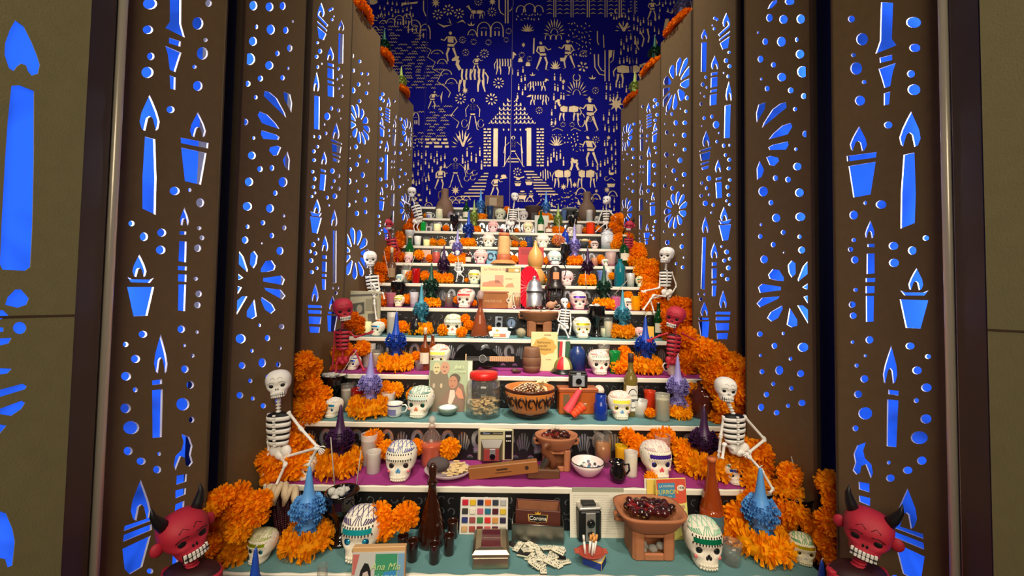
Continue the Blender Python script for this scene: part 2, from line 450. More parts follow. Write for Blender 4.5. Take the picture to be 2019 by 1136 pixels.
HA = shapes(0, -1, 0, 0, 1.994,
  E=[(590,15,28,22),(582,117,21,17),(593,222,15,15),(580,285,24,22),(820,13,13,14),(778,92,22,25),(808,157,9,8),(796,210,22,25),(765,263,9,8),(778,338,19,20),(671,431,16,14),(687,751,20,17),(746,747,7,8),(787,797,16,18),(517,879,12,11),(566,931,16,17),(636,915,18,16),(632,983,19,17),(783,897,9,8),(794,935,10,10),(777,976,14,15),(770,1096,9,8)],
  P=[[(668,-60),(713,-60),(712,95),(727,148),(650,110),(668,85)],[(665,148),(712,163),(709,184),(664,170)],[(650,180),(714,208),(700,250),(690,284),(668,275),(660,215)],[(667,296),(691,305),(690,354),(670,348)],
     [(570,537),(610,548),(615,700),(612,845),(560,820),(560,700)],[(710,541),(820,562),(818,584),(712,563)],[(712,580),(812,602),(790,727),(727,712)],
     [(706,909),(733,911),(732,923),(706,923)],[(705,948),(734,950),(732,1032),(702,1027)],[(699,1046),(735,1048),(734,1064),(700,1062)],[(701,1079),(734,1080),(733,1109),(700,1106)],
     [(500,1088),(520,1098),(585,1100),(606,1092),(590,1112),(515,1110)]],
  F=[(588,372,515,40),(778,440,540,32),(725,815,888,18),(548,1000,1090,28)])
HA += shapes(0, -1, 0, 566, 1.994,
  E=[(781,27,13,13),(776,71,13,13),(713,166,15,15),(775,177,7,7),(562,186,17,14),(494,226,11,10),(726,230,6,6),(757,270,8,8),(533,283,18,16),(727,323,15,15),(496,351,20,17),(748,385,15,15),(532,404,10,10),(719,461,26,25),(494,477,21,19),(753,522,11,12),(516,553,32,26),(504,645,18,17),(555,685,18,15),(626,656,7,8),(618,718,16,15),(590,1117,13,11)],
  P=[[(500,0),(606,0),(580,113),(525,115)],[(702,-10),(732,-10),(728,95),(700,92)],[(598,368),(637,363),(637,381),(599,386)],[(598,406),(640,402),(636,590),(600,594)],
     [(713,577),(745,590),(757,625),(750,660),(758,690),(745,707),(730,700),(727,672),(712,665),(700,695),(690,722),(683,700),(690,665),(715,640),(722,610)],
     [(695,742),(735,735),(733,765),(693,778)],[(690,800),(732,790),(730,815),(690,832)],[(690,855),(725,840),(723,885),(686,893)],[(680,1035),(703,1035),(700,1085),(677,1105)],
     [(490,940),(595,905),(597,918),(487,960)],[(487,975),(597,932),(597,955),(483,1003)],[(481,1030),(593,977),(560,1100),(510,1130),(490,1110)]],
  F=[(632,185,340,27),(553,757,920,40)])
HB = shapes(1, 1, 1220, 0, 2.643,
  E=[(785,93,17,21),(858,101,22,23),(948,99,22,24),(726,170,6,7),(763,217,15,18),(847,217,23,26),(927,207,9,12),(738,308,15,18),(806,338,13,14),(944,282,22,23),(743,412,7,8),(849,402,23,22),(958,374,29,30),(773,462,13,14),(896,471,15,15),(965,501,15,15),(919,569,11,11),(973,698,18,17),(923,778,9,9),(930,868,22,20),(816,928,13,15),(882,936,15,15),(752,998,25,26),(941,1004,23,22),(793,1056,13,14),(890,8,25,18)],
  P=[[(727,545),(765,533),(760,570),(718,640),(715,590)],[(870,533),(875,560),(745,667),(755,640),(800,570),(840,540)],[(895,640),(905,660),(880,700),(780,727),(800,700),(850,655)],[(880,737),(885,755),(870,780),(785,782),(778,768),(800,755)],[(768,820),(790,812),(830,822),(835,840),(810,865),(785,860)],[(733,838),(757,885),(745,920),(720,938),(718,880)],[(775,48),(785,25),(800,5),(825,0),(825,12),(800,40)]])
HB += shapes(1, 1, 1220, 400, 2.643,
  E=[(820,79,22,22),(946,73,26,22),(741,114,7,8),(737,175,12,13),(857,154,13,13),(942,177,11,11),(805,218,13,14),(953,246,18,18),(859,260,5,5),(757,295,20,21),(735,684,15,14),(857,681,8,9),(811,745,15,16),(960,753,28,24),(738,795,8,8),(895,813,10,10),(836,873,21,24),(746,880,13,14),(947,890,19,18),(805,944,11,11),(899,967,12,12),(769,999,14,15),(954,1043,19,17),(882,1058,11,11),(741,1066,16,19),(822,1094,15,14)],
  P=[[(900,300),(920,315),(922,370),(900,390),(885,365),(880,325)],[(985,303),(1000,310),(998,360),(935,410),(932,400),(960,330)],[(778,375),(800,345),(835,350),(860,390),(860,408),(820,405),(785,395)],[(725,440),(745,422),(845,438),(845,455),(735,470)],[(718,525),(745,495),(838,487),(830,500),(735,545)],[(772,600),(790,570),(850,535),(855,550),(830,600),(795,620)],[(890,547),(930,610),(930,640),(900,650),(875,635)],[(930,535),(960,535),(1000,570),(1000,632),(985,630)],[(955,440),(985,420),(1000,417),(1000,452),(975,450)],[(962,490),(1000,478),(1000,537),(980,520)]])
HC = shapes(2, 1, 1220, 0, 2.643,
  E=[(500,95,9,8),(512,102,8,8),(488,132,5,5),(497,150,8,8),(575,273,9,7),(559,316,12,12),(577,345,11,10),(547,380,5,5),(569,398,8,9),(453,402,8,9),(437,440,10,11),(458,456,6,7),(428,485,5,5),(447,503,6,6),(428,542,8,9),(445,616,9,10),(485,608,9,11),(432,657,4,5),(507,650,17,20),(521,693,5,6),(511,738,8,9),(547,759,9,11),(577,757,6,7),(556,808,9,9),(576,833,11,10),(573,878,11,9),(469,930,13,14),(432,954,8,9),(457,981,8,10),(429,1020,9,10),(470,1015,6,7),(566,975,10,11),(579,938,10,8),(572,1017,10,9),(562,1047,7,7),(578,1066,8,7),(451,1060,14,14),(492,1068,9,10),(482,1108,6,6)],
  P=[[(517,180),(580,122),(578,140),(525,190)],[(522,205),(580,160),(578,173),(525,214)],[(526,226),(578,188),(568,250),(540,258)],[(430,222),(458,220),(455,374),(428,374)],[(480,380),(515,374),(514,388),(480,395)],[(480,405),(514,400),(513,450),(478,457)],[(478,470),(512,463),(511,477),(477,483)],[(475,495),(511,488),(508,545),(474,550)],[(552,550),(583,545),(578,718),(548,720)],[(420,785),(481,765),(481,777),(421,793)],[(422,804),(477,788),(472,830),(428,838)],[(426,852),(470,840),(470,848),(428,862)],[(430,874),(468,862),(466,878),(435,886)],[(506,928),(535,922),(534,934),(506,940)],[(503,952),(535,948),(538,1030),(508,1034)]],
  F=[(560,65,140,20),(445,150,205,17),(500,288,362,20),(573,422,525,17),(455,680,765,20),(517,830,900,16)])
HC += shapes(2, 1, 1220, 400, 2.643,
  E=[(536,228,7,7),(562,256,13,12),(578,292,9,9),(550,301,11,10),(571,339,12,12),(538,377,9,9),(565,398,11,10),(417,475,6,7),(446,477,5,6),(427,502,9,10)],
  P=[[(520,90),(540,98),(585,85),(575,108),(530,110)],[(520,117),(585,112),(570,195),(540,198)],[(435,180),(455,180),(447,452),(427,448)],[(485,310),(511,310),(510,328),(485,328)],[(484,343),(511,341),(509,392),(484,395)],[(484,405),(510,405),(508,420),(484,420)],[(486,432),(509,432),(504,487),(485,487)],[(505,568),(582,568),(580,583),(503,581)],[(505,594),(580,594),(577,612),(505,612)],[(503,627),(575,627),(573,665),(508,665)],[(510,680),(570,678),(565,710),(512,710)],[(415,598),(470,600),(465,610),(418,610)],[(415,620),(472,618),(465,700),(428,703)]],
  F=[(548,20,95,20),(450,70,158,18),(497,205,290,19),(543,455,550,20),(445,515,590,20)])
DD = [(248,592,6,7),(276,594,7,10),(297,640,11,14),(242,645,5,6),(250,690,9,12),(286,703,5,6),(341,705,12,13),(344,640,12,11),(350,580,8,9),(355,510,10,12),(322,567,4,4),(296,754,7,9),(343,779,10,10),(248,806,11,14),(286,806,4,4),(319,836,13,14),(251,866,7,8),(286,890,11,13),(244,920,4,5),(301,935,8,8),(341,910,12,12),(240,968,9,11),(279,981,11,12),(338,967,5,6)]
DD2 = [(237,150,6,7),(291,166,8,8),(253,207,12,13),(328,228,11,12),(333,165,6,6),(339,285,5,5),(299,318,7,8),(333,336,9,10)]
HD = shapes(3, 1, 1220, 0, 2.643, E=DD)+shapes(3, 1, 1220, 400, 2.643, E=DD2)+blossom(3, 1, 1331, 168, .155)+blossom(3, 1, 1331, 415, .115)
L_ = lambda x, y, rx, ry: (x, y, rx, ry)
HDL = shapes(3, -1, 440, 0, 2.642, E=[(671,291,11,13),(712,320,8,9),(680,368,6,10),(660,414,6,6),(722,384,7,8),(753,385,7,8),(757,434,5,6),(706,440,9,11),(678,471,11,15),(747,485,9,10),(711,527,9,10),(659,523,9,9),(655,712,10,11),(654,770,11,14),(692,765,10,12),(711,814,7,9),(750,840,9,11),(697,857,10,12),(657,825,6,6),(662,882,8,10),(727,912,11,15),(656,945,12,16),(693,943,5,6),(746,968,7,8),(702,997,7,8),(648,997,7,8),(740,1040,10,14),(690,1050,5,6),(653,1068,10,12),(697,1112,11,14),(742,1105,9,11)]) \
    + blossom(3, -1, 709, 246, .115) + blossom(3, -1, 701, 500, .155)
HE = shapes(4, 1, 1220, 0, 2.643,
  E=[(189,522,10,10),(201,543,9,10),(185,555,8,9),(124,555,7,8),(200,598,9,9),(111,636,8,10),(190,627,9,8),(149,708,6,8),(145,735,5,6),(190,770,8,8),(185,862,11,12),(190,905,6,6),(115,822,9,11),(117,868,7,8),(130,868,6,6),(113,897,5,5),(129,898,5,5),(195,797,5,6),(153,995,9,11),(185,963,9,10),(148,1050,5,5)],
  P=[[(110,700),(128,698),(127,715),(110,717)],[(110,725),(128,722),(127,785),(112,787)],[(173,690),(203,672),(203,680),(174,700)],[(175,708),(200,692),(195,740),(175,742)],[(150,835),(166,833),(165,965),(148,965)],[(108,1035),(123,1033),(128,1095),(105,1100)],[(162,1058),(188,1053),(187,1064),(163,1068)],[(162,1077),(190,1074),(187,1120),(166,1125)]]
   +[[(145,600+15*i),(172,590+15*i),(171,598+15*i),(146,609+15*i)] for i in range(5)],
  F=[(155,535,588,11),(118,648,692,9),(190,640,684,10),(157,760,820,11),(118,950,1018,10),(178,1000,1045,9)])
HE += shapes(4, 1, 1220, 400, 2.643, E=[(190,97,7,8),(182,125,6,6),(183,145,7,7),(183,185,7,8),(172,168,5,5),(110,160,4,4),(110,185,5,5),(112,202,4,5)],
  P=[[(105,65),(122,65),(120,140),(108,138)],[(130,157),(162,155),(158,182),(133,182)],[(135,188),(155,188),(153,196),(137,196)],[(135,200),(153,200),(150,217),(138,217)]], F=[(148,108,147,8)])
HF = shapes(5, 1, 1220, 0, 2.643, E=[(80,647,8,8),(73,778,9,8),(77,822,7,8),(45,803,5,5),(15,800,5,6),(10,875,5,6),(68,860,4,4),(73,908,6,6),(46,928,8,9),(12,940,5,5),(77,945,5,6),(55,985,4,4),(8,995,6,7),(74,997,7,8),(28,830,5,5),(30,960,4,4)]) + blossom(5, 1, 1234, 271, .118) + blossom(5, 1, 1232, 420, .13)
HZ = shapes(-1, -1, 0, 0, 1.994, P=[[(60,80),(95,105),(125,165),(145,215),(158,255),(150,290),(125,298),(110,280),(103,258),(85,250),(68,262),(55,280),(35,268),(18,215),(20,170),(40,115)],[(45,338),(75,335),(135,358),(134,635),(128,900),(120,1050),(100,1065),(10,1060),(0,1040),(5,900),(20,630),(30,480)]])
HZ += shapes(-1, -1, 0, 566, 1.994, E=[(78,161,27,24)], P=[[(60,10),(85,10),(115,45),(105,70),(70,82),(20,70),(30,40)],[(-40,92),(15,92),(35,112),(0,130),(-40,130)],[(-30,155),(15,160),(15,175),(-30,180)],[(-40,205),(47,200),(35,222),(-40,240)],[(-40,317),(48,322),(30,340),(-40,350)],[(-40,415),(90,380),(107,390),(100,402),(-40,445)],[(-30,490),(85,447),(100,455),(85,480),(45,507),(0,500)],[(-30,535),(27,545),(-10,590)],[(-60,860),(25,890),(50,950),(60,1000),(50,1095),(30,1103),(20,1070),(-30,1060)]])
def clip_poly(p, s0, s1):
    for lim, sg in ((s0, 1), (s1, -1)):
        out = []
        for i in range(len(p)):
            a, b = p[i], p[(i+1) % len(p)]; ia = (a[0]-lim)*sg >= 0; ib = (b[0]-lim)*sg >= 0
            if ia: out.append(a)
            if ia != ib:
                t = (lim-a[0])/(b[0]-a[0]); out.append((lim, a[1]+(b[1]-a[1])*t))
        p = out
        if len(p) < 3: return []
    return p
NAVYD = mat((14, 18, 72), .4)
BLUE = backlit((30, 90, 230), .62)
PAT = ['candle and dot', 'blossom and dot', 'candle and dot', 'blossom and dot', 'candle and dot', 'blossom and dot']
NTH = ['foremost', 'second from the front', 'third from the front', 'fourth from the front', 'fifth from the front', 'rearmost']
def panel(k, side, holes, label):
    o, d, wd = pframe(k, side); out = Vector((side*d.y, side*abs(d.x), 0)).normalized()   # outwards, away from the corridor
    P = lambda s, z, q: tuple(o+d*s+out*q+Vector((0, 0, z)))
    top = PTOP if k >= 0 else 3.4
    root = empty('pierced_panel', label, 'panel', o, 0, 1, 'pierced panels flanking the altar')
    Q = lambda s, z, q: tuple(Vector(P(s, z, q))-o)
    mx = .02 if k >= 0 else -9
    hs = [clip_poly(h, max(mx, .004), wd-max(mx, .0)) if k >= 0 else clip_poly(h, .004, wd-.03) for h in holes]
    hs = [h for h in hs if h]
    m = OLIVE if k < 0 else BROWN
    part('face_plate', sheet_mb([(0, 0.), (wd, 0.), (wd, top), (0, top)], hs, .0045 if k >= 0 else .001, Q, 0, 1), [m, WHITE_EDGE if k >= 0 else m], root)
    # casing: the two returns, top, and the lit film behind
    def slab(name, s0, s1, q0, q1, z0, z1, mm):
        vs = [Q(s, z, q) for z in (z0, z1) for q in (q0, q1) for s in (s0, s1)]
        mb = MB().add(vs, [(0, 1, 3, 2), (4, 6, 7, 5), (0, 4, 5, 1), (2, 3, 7, 6), (0, 2, 6, 4), (1, 5, 7, 3)])
        return part(name, mb, mm, root)
    slab('side_return', -.004, .006, .004, .10, 0., top, NAVYD); slab('side_return', wd-.006, wd+.004, .004, .10, 0., top, NAVYD)
    slab('top_cap', -.004, wd+.004, .0, .20, top, top+.012, BROWN)
    f0 = .05 if k >= 0 else .006
    f = slab('backlit_film', .006, wd-.006, f0, f0+.004, 0., top, BLUE)
    if k >= 0:
        slab('edge_bead', -.012, -.002, -.006, .012, 0., top, STEEL if k == 0 else BROWND)
        slab('edge_bead', wd+.0005, wd+.005, -.003, .012, 0., top, BROWND)
        # lamps inside the casing, along its near upright
        for z in ((1.65, 2.5) if k < 2 else (1.9, 2.7)):
            c = Vector(P(.02, z, .028)); t = Vector(P(.2, z, .010))
            l = area('casing_lamp', c, t, .9, .03, .75, (1.0, .93, .85))
    else:
        slab('seam', 0, wd, -.001, .001, 1.395, 1.399, BROWND)
    return root
def mirror_holes(h): return h
SD = {-1: 'left', 1: 'right'}
for side in (-1, 1):
    for k, hs in enumerate((HA, HB, HC, HDL if side < 0 else HD, HE, HF)):
        panel(k, side, hs, f'brown pierced panel with {PAT[k]} cutouts, {NTH[k]} on the {SD[side]} side')
panel(-1, -1, HZ, 'olive panel with blue candle cutouts at the left edge of the picture')
panel(-1, 1, [], 'plain olive panel at the right edge of the picture')
for side in (-1, 1):
    # dark pilaster and steel tube between the olive panel and the foremost pierced panel
    o, d, wd = pframe(-1, side)
    e = o+d*(wd+.004); q = pframe(0, side)[0]
    mb = MB(); P4 = [(.927, -.412), (.968, -.322), (1.08, -.322), (1.08, -.412)]
    vs = [(side*x, y, z) for z in (0, 3.4) for x, y in P4]; mb.add(vs, [(0, 1, 2, 3), (7, 6, 5, 4)]+[(i, (i+1) % 4, (i+1) % 4+4, i+4) for i in range(4)])
    pt = part('trim_pilaster', mb, BROWND); pt['kind'] = 'structure'; pt['label'] = 'dark pilaster beside the foremost pierced panel'
    tb = part('trim_tube', MB().tube([(side*.974, -.303, .0), (side*.974, -.303, 3.3)], .0095, 14), STEEL); tb['kind'] = 'structure'; tb['label'] = 'polished steel tube beside the foremost pierced panel'

# ---- papel picado backdrop: navy sheets with cut-outs in front of gold foil
YB = 2.76
def bd(u, v):
    p = at_y(u, v, YB); return (p.x, p.z)
BH = []
def cutp(pts): BH.append([bd(*p) for p in pts])
def flower(u, v, r, n=10, r0=.42, dot=True):
    for i in range(n):
        a = 2*PI*i/n+.2; t = (math.cos(a), math.sin(a)); wv = r*1.5/n
        cutp([(u+t[0]*r*r0-t[1]*wv*.3, v+t[1]*r*r0+t[0]*wv*.3), (u+t[0]*r*.8-t[1]*wv, v+t[1]*r*.8+t[0]*wv), (u+t[0]*r, v+t[1]*r), (u+t[0]*r*.8+t[1]*wv, v+t[1]*r*.8-t[0]*wv), (u+t[0]*r*r0+t[1]*wv*.3, v+t[1]*r*r0-t[0]*wv*.3)])
    if dot and r > 7: cutp(oval(u, v, r*.2, r*.2, 7))
def star(u, v, r, n=8, ri=.42, a0=-PI/2, half=False):
    p = []
    for i in range(2*n):
        a = a0+PI*i/n; q = r if i % 2 == 0 else r*ri
        if half and math.sin(a) > .1: continue
        p.append((u+q*math.cos(a), v+q*math.sin(a)))
    cutp(p)
def candle(u, v, w_, h):
    cutp([(u-w_/2, v), (u+w_/2, v), (u+w_/2*.9, v-h*.62), (u-w_/2*.9, v-h*.62)])
    cutp([(u-w_*.45, v-h*.72), (u, v-h), (u+w_*.45, v-h*.72), (u, v-h*.66)])
def wave(u, v, L, wd=2.3):
    n = max(3, int(L/4)); cutp(stroke([(u+L*i/(n*2), v+(1.3 if i % 2 else -1.3)) for i in range(n*2+1)], [.6]+[wd]*(n*2-1)+[.6]))
def arch(u, v, w_, h, wd=2.2, bars=True):
    cutp(stroke([(u-w_/2, v+h*.5)]+arc(u, v, w_/2, 180, 360, 9, h*.5)+[(u+w_/2, v+h*.5)], wd))
    if bars:
        cutp(stroke([(u-w_*.25, v-h*.08), (u, v-h*.14), (u+w_*.25, v-h*.08)], wd*.8))
        for x in (-.16, .16): cutp([(u+w_*x-1.3, v+h*.08), (u+w_*x+1.3, v+h*.08), (u+w_*x+1.2, v+h*.42), (u+w_*x-1.2, v+h*.42)])
def hill(u, v, w_, h, wd=2.2):
    cutp(stroke(arc(u, v, w_/2, 190, 350, 9, h), wd)); cutp(stroke([(u-w_*.28, v-h*.25), (u, v-h*.4), (u+w_*.28, v-h*.25), (u, v-h*.18)], wd*.8))
def fan(u, v, w_, h, n=11, inner=True):
    for i in range(n):
        a = PI+PI*i/(n-1); c, s = math.cos(a), math.sin(a)
        cutp(stroke([(u+c*w_*.24, v+s*h*.42), (u+c*w_*.36, v+s*h*.72), (u+c*w_*.5, v+s*h)], [1.0, 2.8, .8]))
    if inner: cutp(stroke(arc(u, v, w_*.16, 180, 360, 9, h*.34), 1.8)); 
def agave(u, v, w_, h, n=7):
    for i in range(n):
        a = PI*(1.08+.84*i/(n-1)); c, s = math.cos(a), math.sin(a)
        cutp(stroke([(u+c*w_*.06, v), (u+c*w_*.28, v+s*h*.55), (u+c*w_*.5, v+s*h)], [1.2, 3.2, .6]))
def bone(a, b, w_): 
    cutp(stroke([a, ((a[0]*3+b[0])/4, (a[1]*3+b[1])/4), ((a[0]+b[0]*3)/4, (a[1]+b[1]*3)/4), b], [w_, w_*.6, w_*.6, w_]))
def skeleton_fig(u, v, h, f=1, arms=((-.26, -.02), (.26, .02)), legs=((-.12, .5), (.14, .5))):
    s = h
    cutp(stroke(arc(u, v-.42*s, .05*s, 120, 420, 12), .035*s)); cutp([(u-.03*s, v-.36*s), (u+.03*s, v-.36*s), (u+.02*s, v-.33*s), (u-.02*s, v-.33*s)])
    for i in range(4):
        y = v-(.27-.05*i)*s; wd = (.10-.012*i)*s
        for g in (-1, 1): cutp(stroke([(u+g*.015*s, y), (u+g*wd*.7, y-.012*s), (u+g*wd, y+.012*s)], [.02*s, .025*s, .012*s]))
    cutp([(u-.09*s, v-.02*s), (u+.09*s, v-.02*s), (u+.05*s, v+.05*s), (u, v+.03*s), (u-.05*s, v+.05*s)])
    for g, (ax, ay) in zip((-1, 1), arms):
        sh = (u+g*.12*s, v-.28*s); el = (u+(g*.12+ax)*.5*s+g*.06*s, v-.14*s); ha = (u+ax*s, v+ay*s); bone(sh, el, .04*s); bone(el, ha, .035*s)
    for g, (lx, ly) in zip((-1, 1), legs):
        hp = (u+g*.06*s, v+.06*s); kn = (u+(g*.06+lx)*.5*s, v+.27*s); ft = (u+lx*s, v+ly*s); bone(hp, kn, .045*s); bone(kn, ft, .04*s)
        cutp(stroke([ft, (ft[0]+g*.05*s, ft[1]+.01*s)], .03*s))
def animal(u, v, w_, h, f=1, stripes=False, head=(.5, -.45)):
    X = lambda a, b: (u+f*a*w_, v+b*h)
    if stripes:
        for i in range(6): cutp(stroke([X(-.34+.12*i, -.2), X(-.32+.12*i, .02), X(-.34+.12*i, .14)], w_*.055))
    else:
        cutp([X(-.36, -.14), X(-.2, -.2), X(.0, -.16), X(.02, .1), X(-.2, .12), X(-.34, .08)]); cutp([X(.05, -.15), X(.22, -.2), X(.34, -.12), X(.32, .06), X(.2, .12), X(.06, .1)])
    hx, hy = head
    cutp(stroke([X(.32, -.16), X((.34+hx)/2+.02, (hy-.16)/2), X(hx-.06, hy+.03)], w_*.10)); cutp([X(hx-.1, hy-.06), X(hx, hy-.1), X(hx+.13, hy+.02), X(hx+.11, hy+.08), X(hx-.04, hy+.07)])
    for lx, fx in ((-.32, -.38), (-.22, -.18), (.2, .18), (.3, .36)): cutp(stroke([X(lx, .13), X((lx+fx)/2+.02, .3), X(fx, .5)], [w_*.085, w_*.06, w_*.035]))
    cutp(stroke([X(-.37, -.1), X(-.46, .05), X(-.44, .26)], [w_*.04, w_*.05, w_*.02]))
def person(u, v, h, f=1, hat=True, bend=0.):
    s = h; X = lambda a, b: (u+f*(a+bend*max(0, -b)*.8)*s, v+b*s)
    cutp([X(*p) for p in oval(.0, -.38, .05, .06, 9)])
    if hat: cutp([X(-.15, -.42), X(-.04, -.45), X(0, -.52), X(.05, -.45), X(.15, -.43), X(.0, -.405)])
    cutp([X(-.09, -.29), X(.09, -.3), X(.1, -.1), X(-.07, -.08)]); cutp([X(-.08, -.06), X(.11, -.07), X(.12, .02), X(-.09, .03)])
    cutp(stroke([X(.1, -.28), X(.2, -.16), X(.3, -.2)], .05*s)); cutp(stroke([X(-.1, -.28), X(-.17, -.12), X(-.06, -.02)], .05*s))
    cutp(stroke([X(.07, .05), X(.14, .24), X(.1, .46), X(.18, .48)], [.08*s, .06*s, .04*s, .03*s])); cutp(stroke([X(-.05, .05), X(-.12, .25), X(-.2, .44), X(-.13, .48)], [.08*s, .06*s, .04*s, .03*s]))
def cactus(u, v, w_, h):
    for dx in (-2.5, 2.5): cutp(stroke([(u+dx, v), (u+dx, v-h)], 2.4))
    cutp(stroke([(u-4.5, v-h*.28), (u-w_*.4, v-h*.36), (u-w_*.5, v-h*.5), (u-w_*.5, v-h*.85)], 2.6)); cutp(stroke([(u+4.5, v-h*.4), (u+w_*.35, v-h*.48), (u+w_*.42, v-h*.6), (u+w_*.42, v-h*.9)], 2.6))
def palm(u, v, w_, h):
    for dx in (-2, 2): cutp(stroke([(u+dx, v), (u+dx, v-h)], 1.8))
    for i in range(4):
        for g in (-1, 1): cutp(stroke([(u+g*4, v-h*(.2+.22*i)), (u+g*w_*.3, v-h*(.26+.22*i)), (u+g*w_*.5, v-h*(.18+.22*i))], [1, 2.6, .8]))
def rows(u0, v0, u1, v1, n, kind, seed):
    q = random.Random(seed); pts = []
    for _ in range(n*20):
        p = (q.uniform(u0, u1), q.uniform(v0, v1))
        if all(abs(p[0]-a[0]) > 5 or abs(p[1]-a[1]) > kind[1]+2 for a in pts): pts.append(p)
        if len(pts) >= n: break
    for a in pts:
        if kind[0] == 'c': candle(a[0], a[1]+kind[1]/2, 3.2, kind[1])
        elif kind[0] == 'd': cutp(oval(a[0], a[1], 1.5, 2.3, 6))
        elif kind[0] == 'l': cutp(oval(a[0], a[1], 1.2, 3.0, 6, 0, q.uniform(0, PI)))
# temple with braided roof, gold pillars, brick columns, throne and stairs
for g in (-1, 1):
    for j in range(7):
        y = 187+j*8.6
        for i in range(int(1.4+j*.95)):
            for t in (0, 1):
                x = 1010+g*(5+i*8+t*3.6); 
                if x-1010 and abs(x-1010) > 2+j*7.6: continue
                sl = 3.4*(1 if t else -1)
                cutp([(x-1.5, y-sl), (x+1.5, y-sl*.2), (x+1.5, y+4.8+sl*.2), (x-1.5, y+4.8-sl*.4)])
    cutp([(1010+g*33-4.5, 251), (1010+g*33+4.5, 251), (1010+g*33+4.5, 327), (1010+g*33-4.5, 327)] if g > 0 else [(973, 252), (982, 252), (981, 328), (972.5, 328)])
    x0 = 953.5 if g < 0 else 1058
    for j in range(13):
        y = 252+j*6
        for a, b in (((0, 4.5), (7, 14.5)) if j % 2 == 0 else ((0, 8), (10, 14.5))): cutp([(x0+a, y), (x0+b, y), (x0+b, y+4), (x0+a, y+4)])
for x in (993, 1003, 1016, 1026, 1037): cutp(oval(x, 255, 1.6, 3, 7))
skeleton_fig(1012, 297, 62, 1, ((-.3, .08), (.3, .08)), ((-.3, .5), (.32, .5)))
for y in (311, 317): cutp([(1001, y), (1023, y), (1023, y+3), (1001, y+3)])
cutp(stroke([(995, 325), (997, 268)], 2)); cutp(stroke([(1030, 325), (1027, 268)], 2))
for a, b, y in ((952, 963, 340), (946, 962, 346), (941, 960, 352.5), (934, 959, 359), (928, 958, 365.5), (922, 956, 372), (914, 953, 378.5), (906, 949, 385)): cutp([(a+3, y), (b, y), (b, y+3.2), (a, y+3.2)])
for a, b, y in ((1033, 1055, 336), (1037, 1061, 342), (1048, 1067, 347.5), (1052, 1072, 352.5), (1051, 1079, 358), (1052, 1084, 363.5), (1052, 1091, 369.5), (1057, 1096, 375), (1061, 1102, 381)): cutp([(a, y), (b-3, y), (b, y+3.2), (a, y+3.2)])
person(976, 366, 46, 1, True, .2); cutp(stroke([(986, 352), (1000, 350)], 3)); cutp(oval(993, 347, 6, 4, 8))
flower(1020, 338, 9, 8); cutp(stroke([(1013, 348), (1024, 351), (1034, 348)], 3.4))
for cx, cy, r in ((1021, 360, 7), (1043, 357, 8), (1030, 384, 9), (1047, 384, 5)):
    cutp([(cx-r, cy), (cx+r, cy), (cx+r*.6, cy+r), (cx-r*.6, cy+r)]); cutp(stroke([(cx-r*.9, cy-3), (cx, cy-1.5), (cx+r*.9, cy-3)], 2)); cutp(oval(cx, cy-7, r*.6, 2.2, 8))
skeleton_fig(898, 340, 62, 1, ((-.34, -.3), (.33, .1)), ((-.18, .46), (.2, .46)))
person(867, 350, 48, 1, True, .15)
skeleton_fig(932, 224, 64, 1, ((-.2, .1), (.2, .1)), ((-.14, .48), (.14, .48)))
for g in (-1, 1): cutp(stroke(arc(932+g*16, 243, 6, 0, 330, 11, 8), 1.6))
person(890, 90, 66, -1, False, .1); 
for p in ((863, 28, 11, 8), (884, 19, 12, 8), (905, 26, 11, 8)): flower(*p)
for a in (((862, 45), (875, 52), (892, 48)), ((900, 45), (912, 40), (918, 46)), ((885, 35), (889, 46), (880, 42))): cutp(stroke(a, [1, 5, 1]))
animal(930, 148, 70, 66, -1, True, (.44, -.5)); person(938, 126, 40, 1, False, .3); animal(995, 124, 44, 46, 1, True, (.4, -.4))
animal(940, 24, 34, 26, -1, False); cactus(999, 46, 30, 60)
for p in ((908, 194, 12), (969, 195, 13), (983, 163, 12), (912, 78, 8), (934, 82, 7), (963, 83, 7), (998, 78, 6), (1003, 61, 7), (918, 103, 8), (955, 105, 10), (943, 3, 9), (1174, 178, 8), (1063, 217, 8), (970, 23, 10), (1340, 8, 9), (1029, 108, 7), (1044, 115, 6), (1150, 105, 8)): flower(*p)
flower(1149, 131, 11, 6, .35, True)
for p in ((811, 358, 10), (898, 375, 10), (859, 5, 11), (971, 3, 9), (1111, 368, 8), (1133, 364, 7), (1197, 374, 8), (1176, 376, 5), (1200, 271, 6), (1215, 205, 17), (917, 178, 8), (1111, 160, 6), (1032, 88, 6)): star(*p)
for p in ((929, 52, 11), (1168, 157, 11), (1050, 150, 9)): star(*p, 7, .4, -PI/2, True)
for p in ((954, 58, 26, 30), (980, 58, 24, 30), (787, 40, 18, 20), (803, 38, 17, 22), (817, 52, 24, 26), (838, 62, 20, 30), (820, 234, 12, 26), (694, 0, 16, 22)): arch(*p)
for p in ((931, 72, 18, 14), (771, 46, 18, 10), (755, 48, 14, 8), (862, 108, 24, 10), (872, 128, 20, 12), (880, 149, 22, 12), (890, 168, 24, 14), (740, 62, 12, 10)): hill(*p)
for y in range(52, 285, 6):
    q = random.Random(y); x = (740 if y < 110 else 770 if y < 200 else 800)+q.uniform(-4, 8); xe = 842 if y < 130 else 868 if y < 200 else 888-(y-200)*.1
    while x < xe-10:
        L = q.uniform(10, 24)
        if not (785 < x < 850 and 172 < y < 215) and not (800 < x < 835 and 222 < y < 262) and not (770 < x < 800 and 60 < y < 85): wave(x, y+q.uniform(-1, 1), L)
        x += L+q.uniform(4, 8)
cutp(stroke([(838, 92), (850, 98), (843, 112), (858, 122), (852, 135), (870, 145), (862, 160), (880, 172), (888, 182), (884, 192)], 2.2)); cutp(stroke([(903, 210), (888, 228), (905, 240), (900, 252)], 2.2))
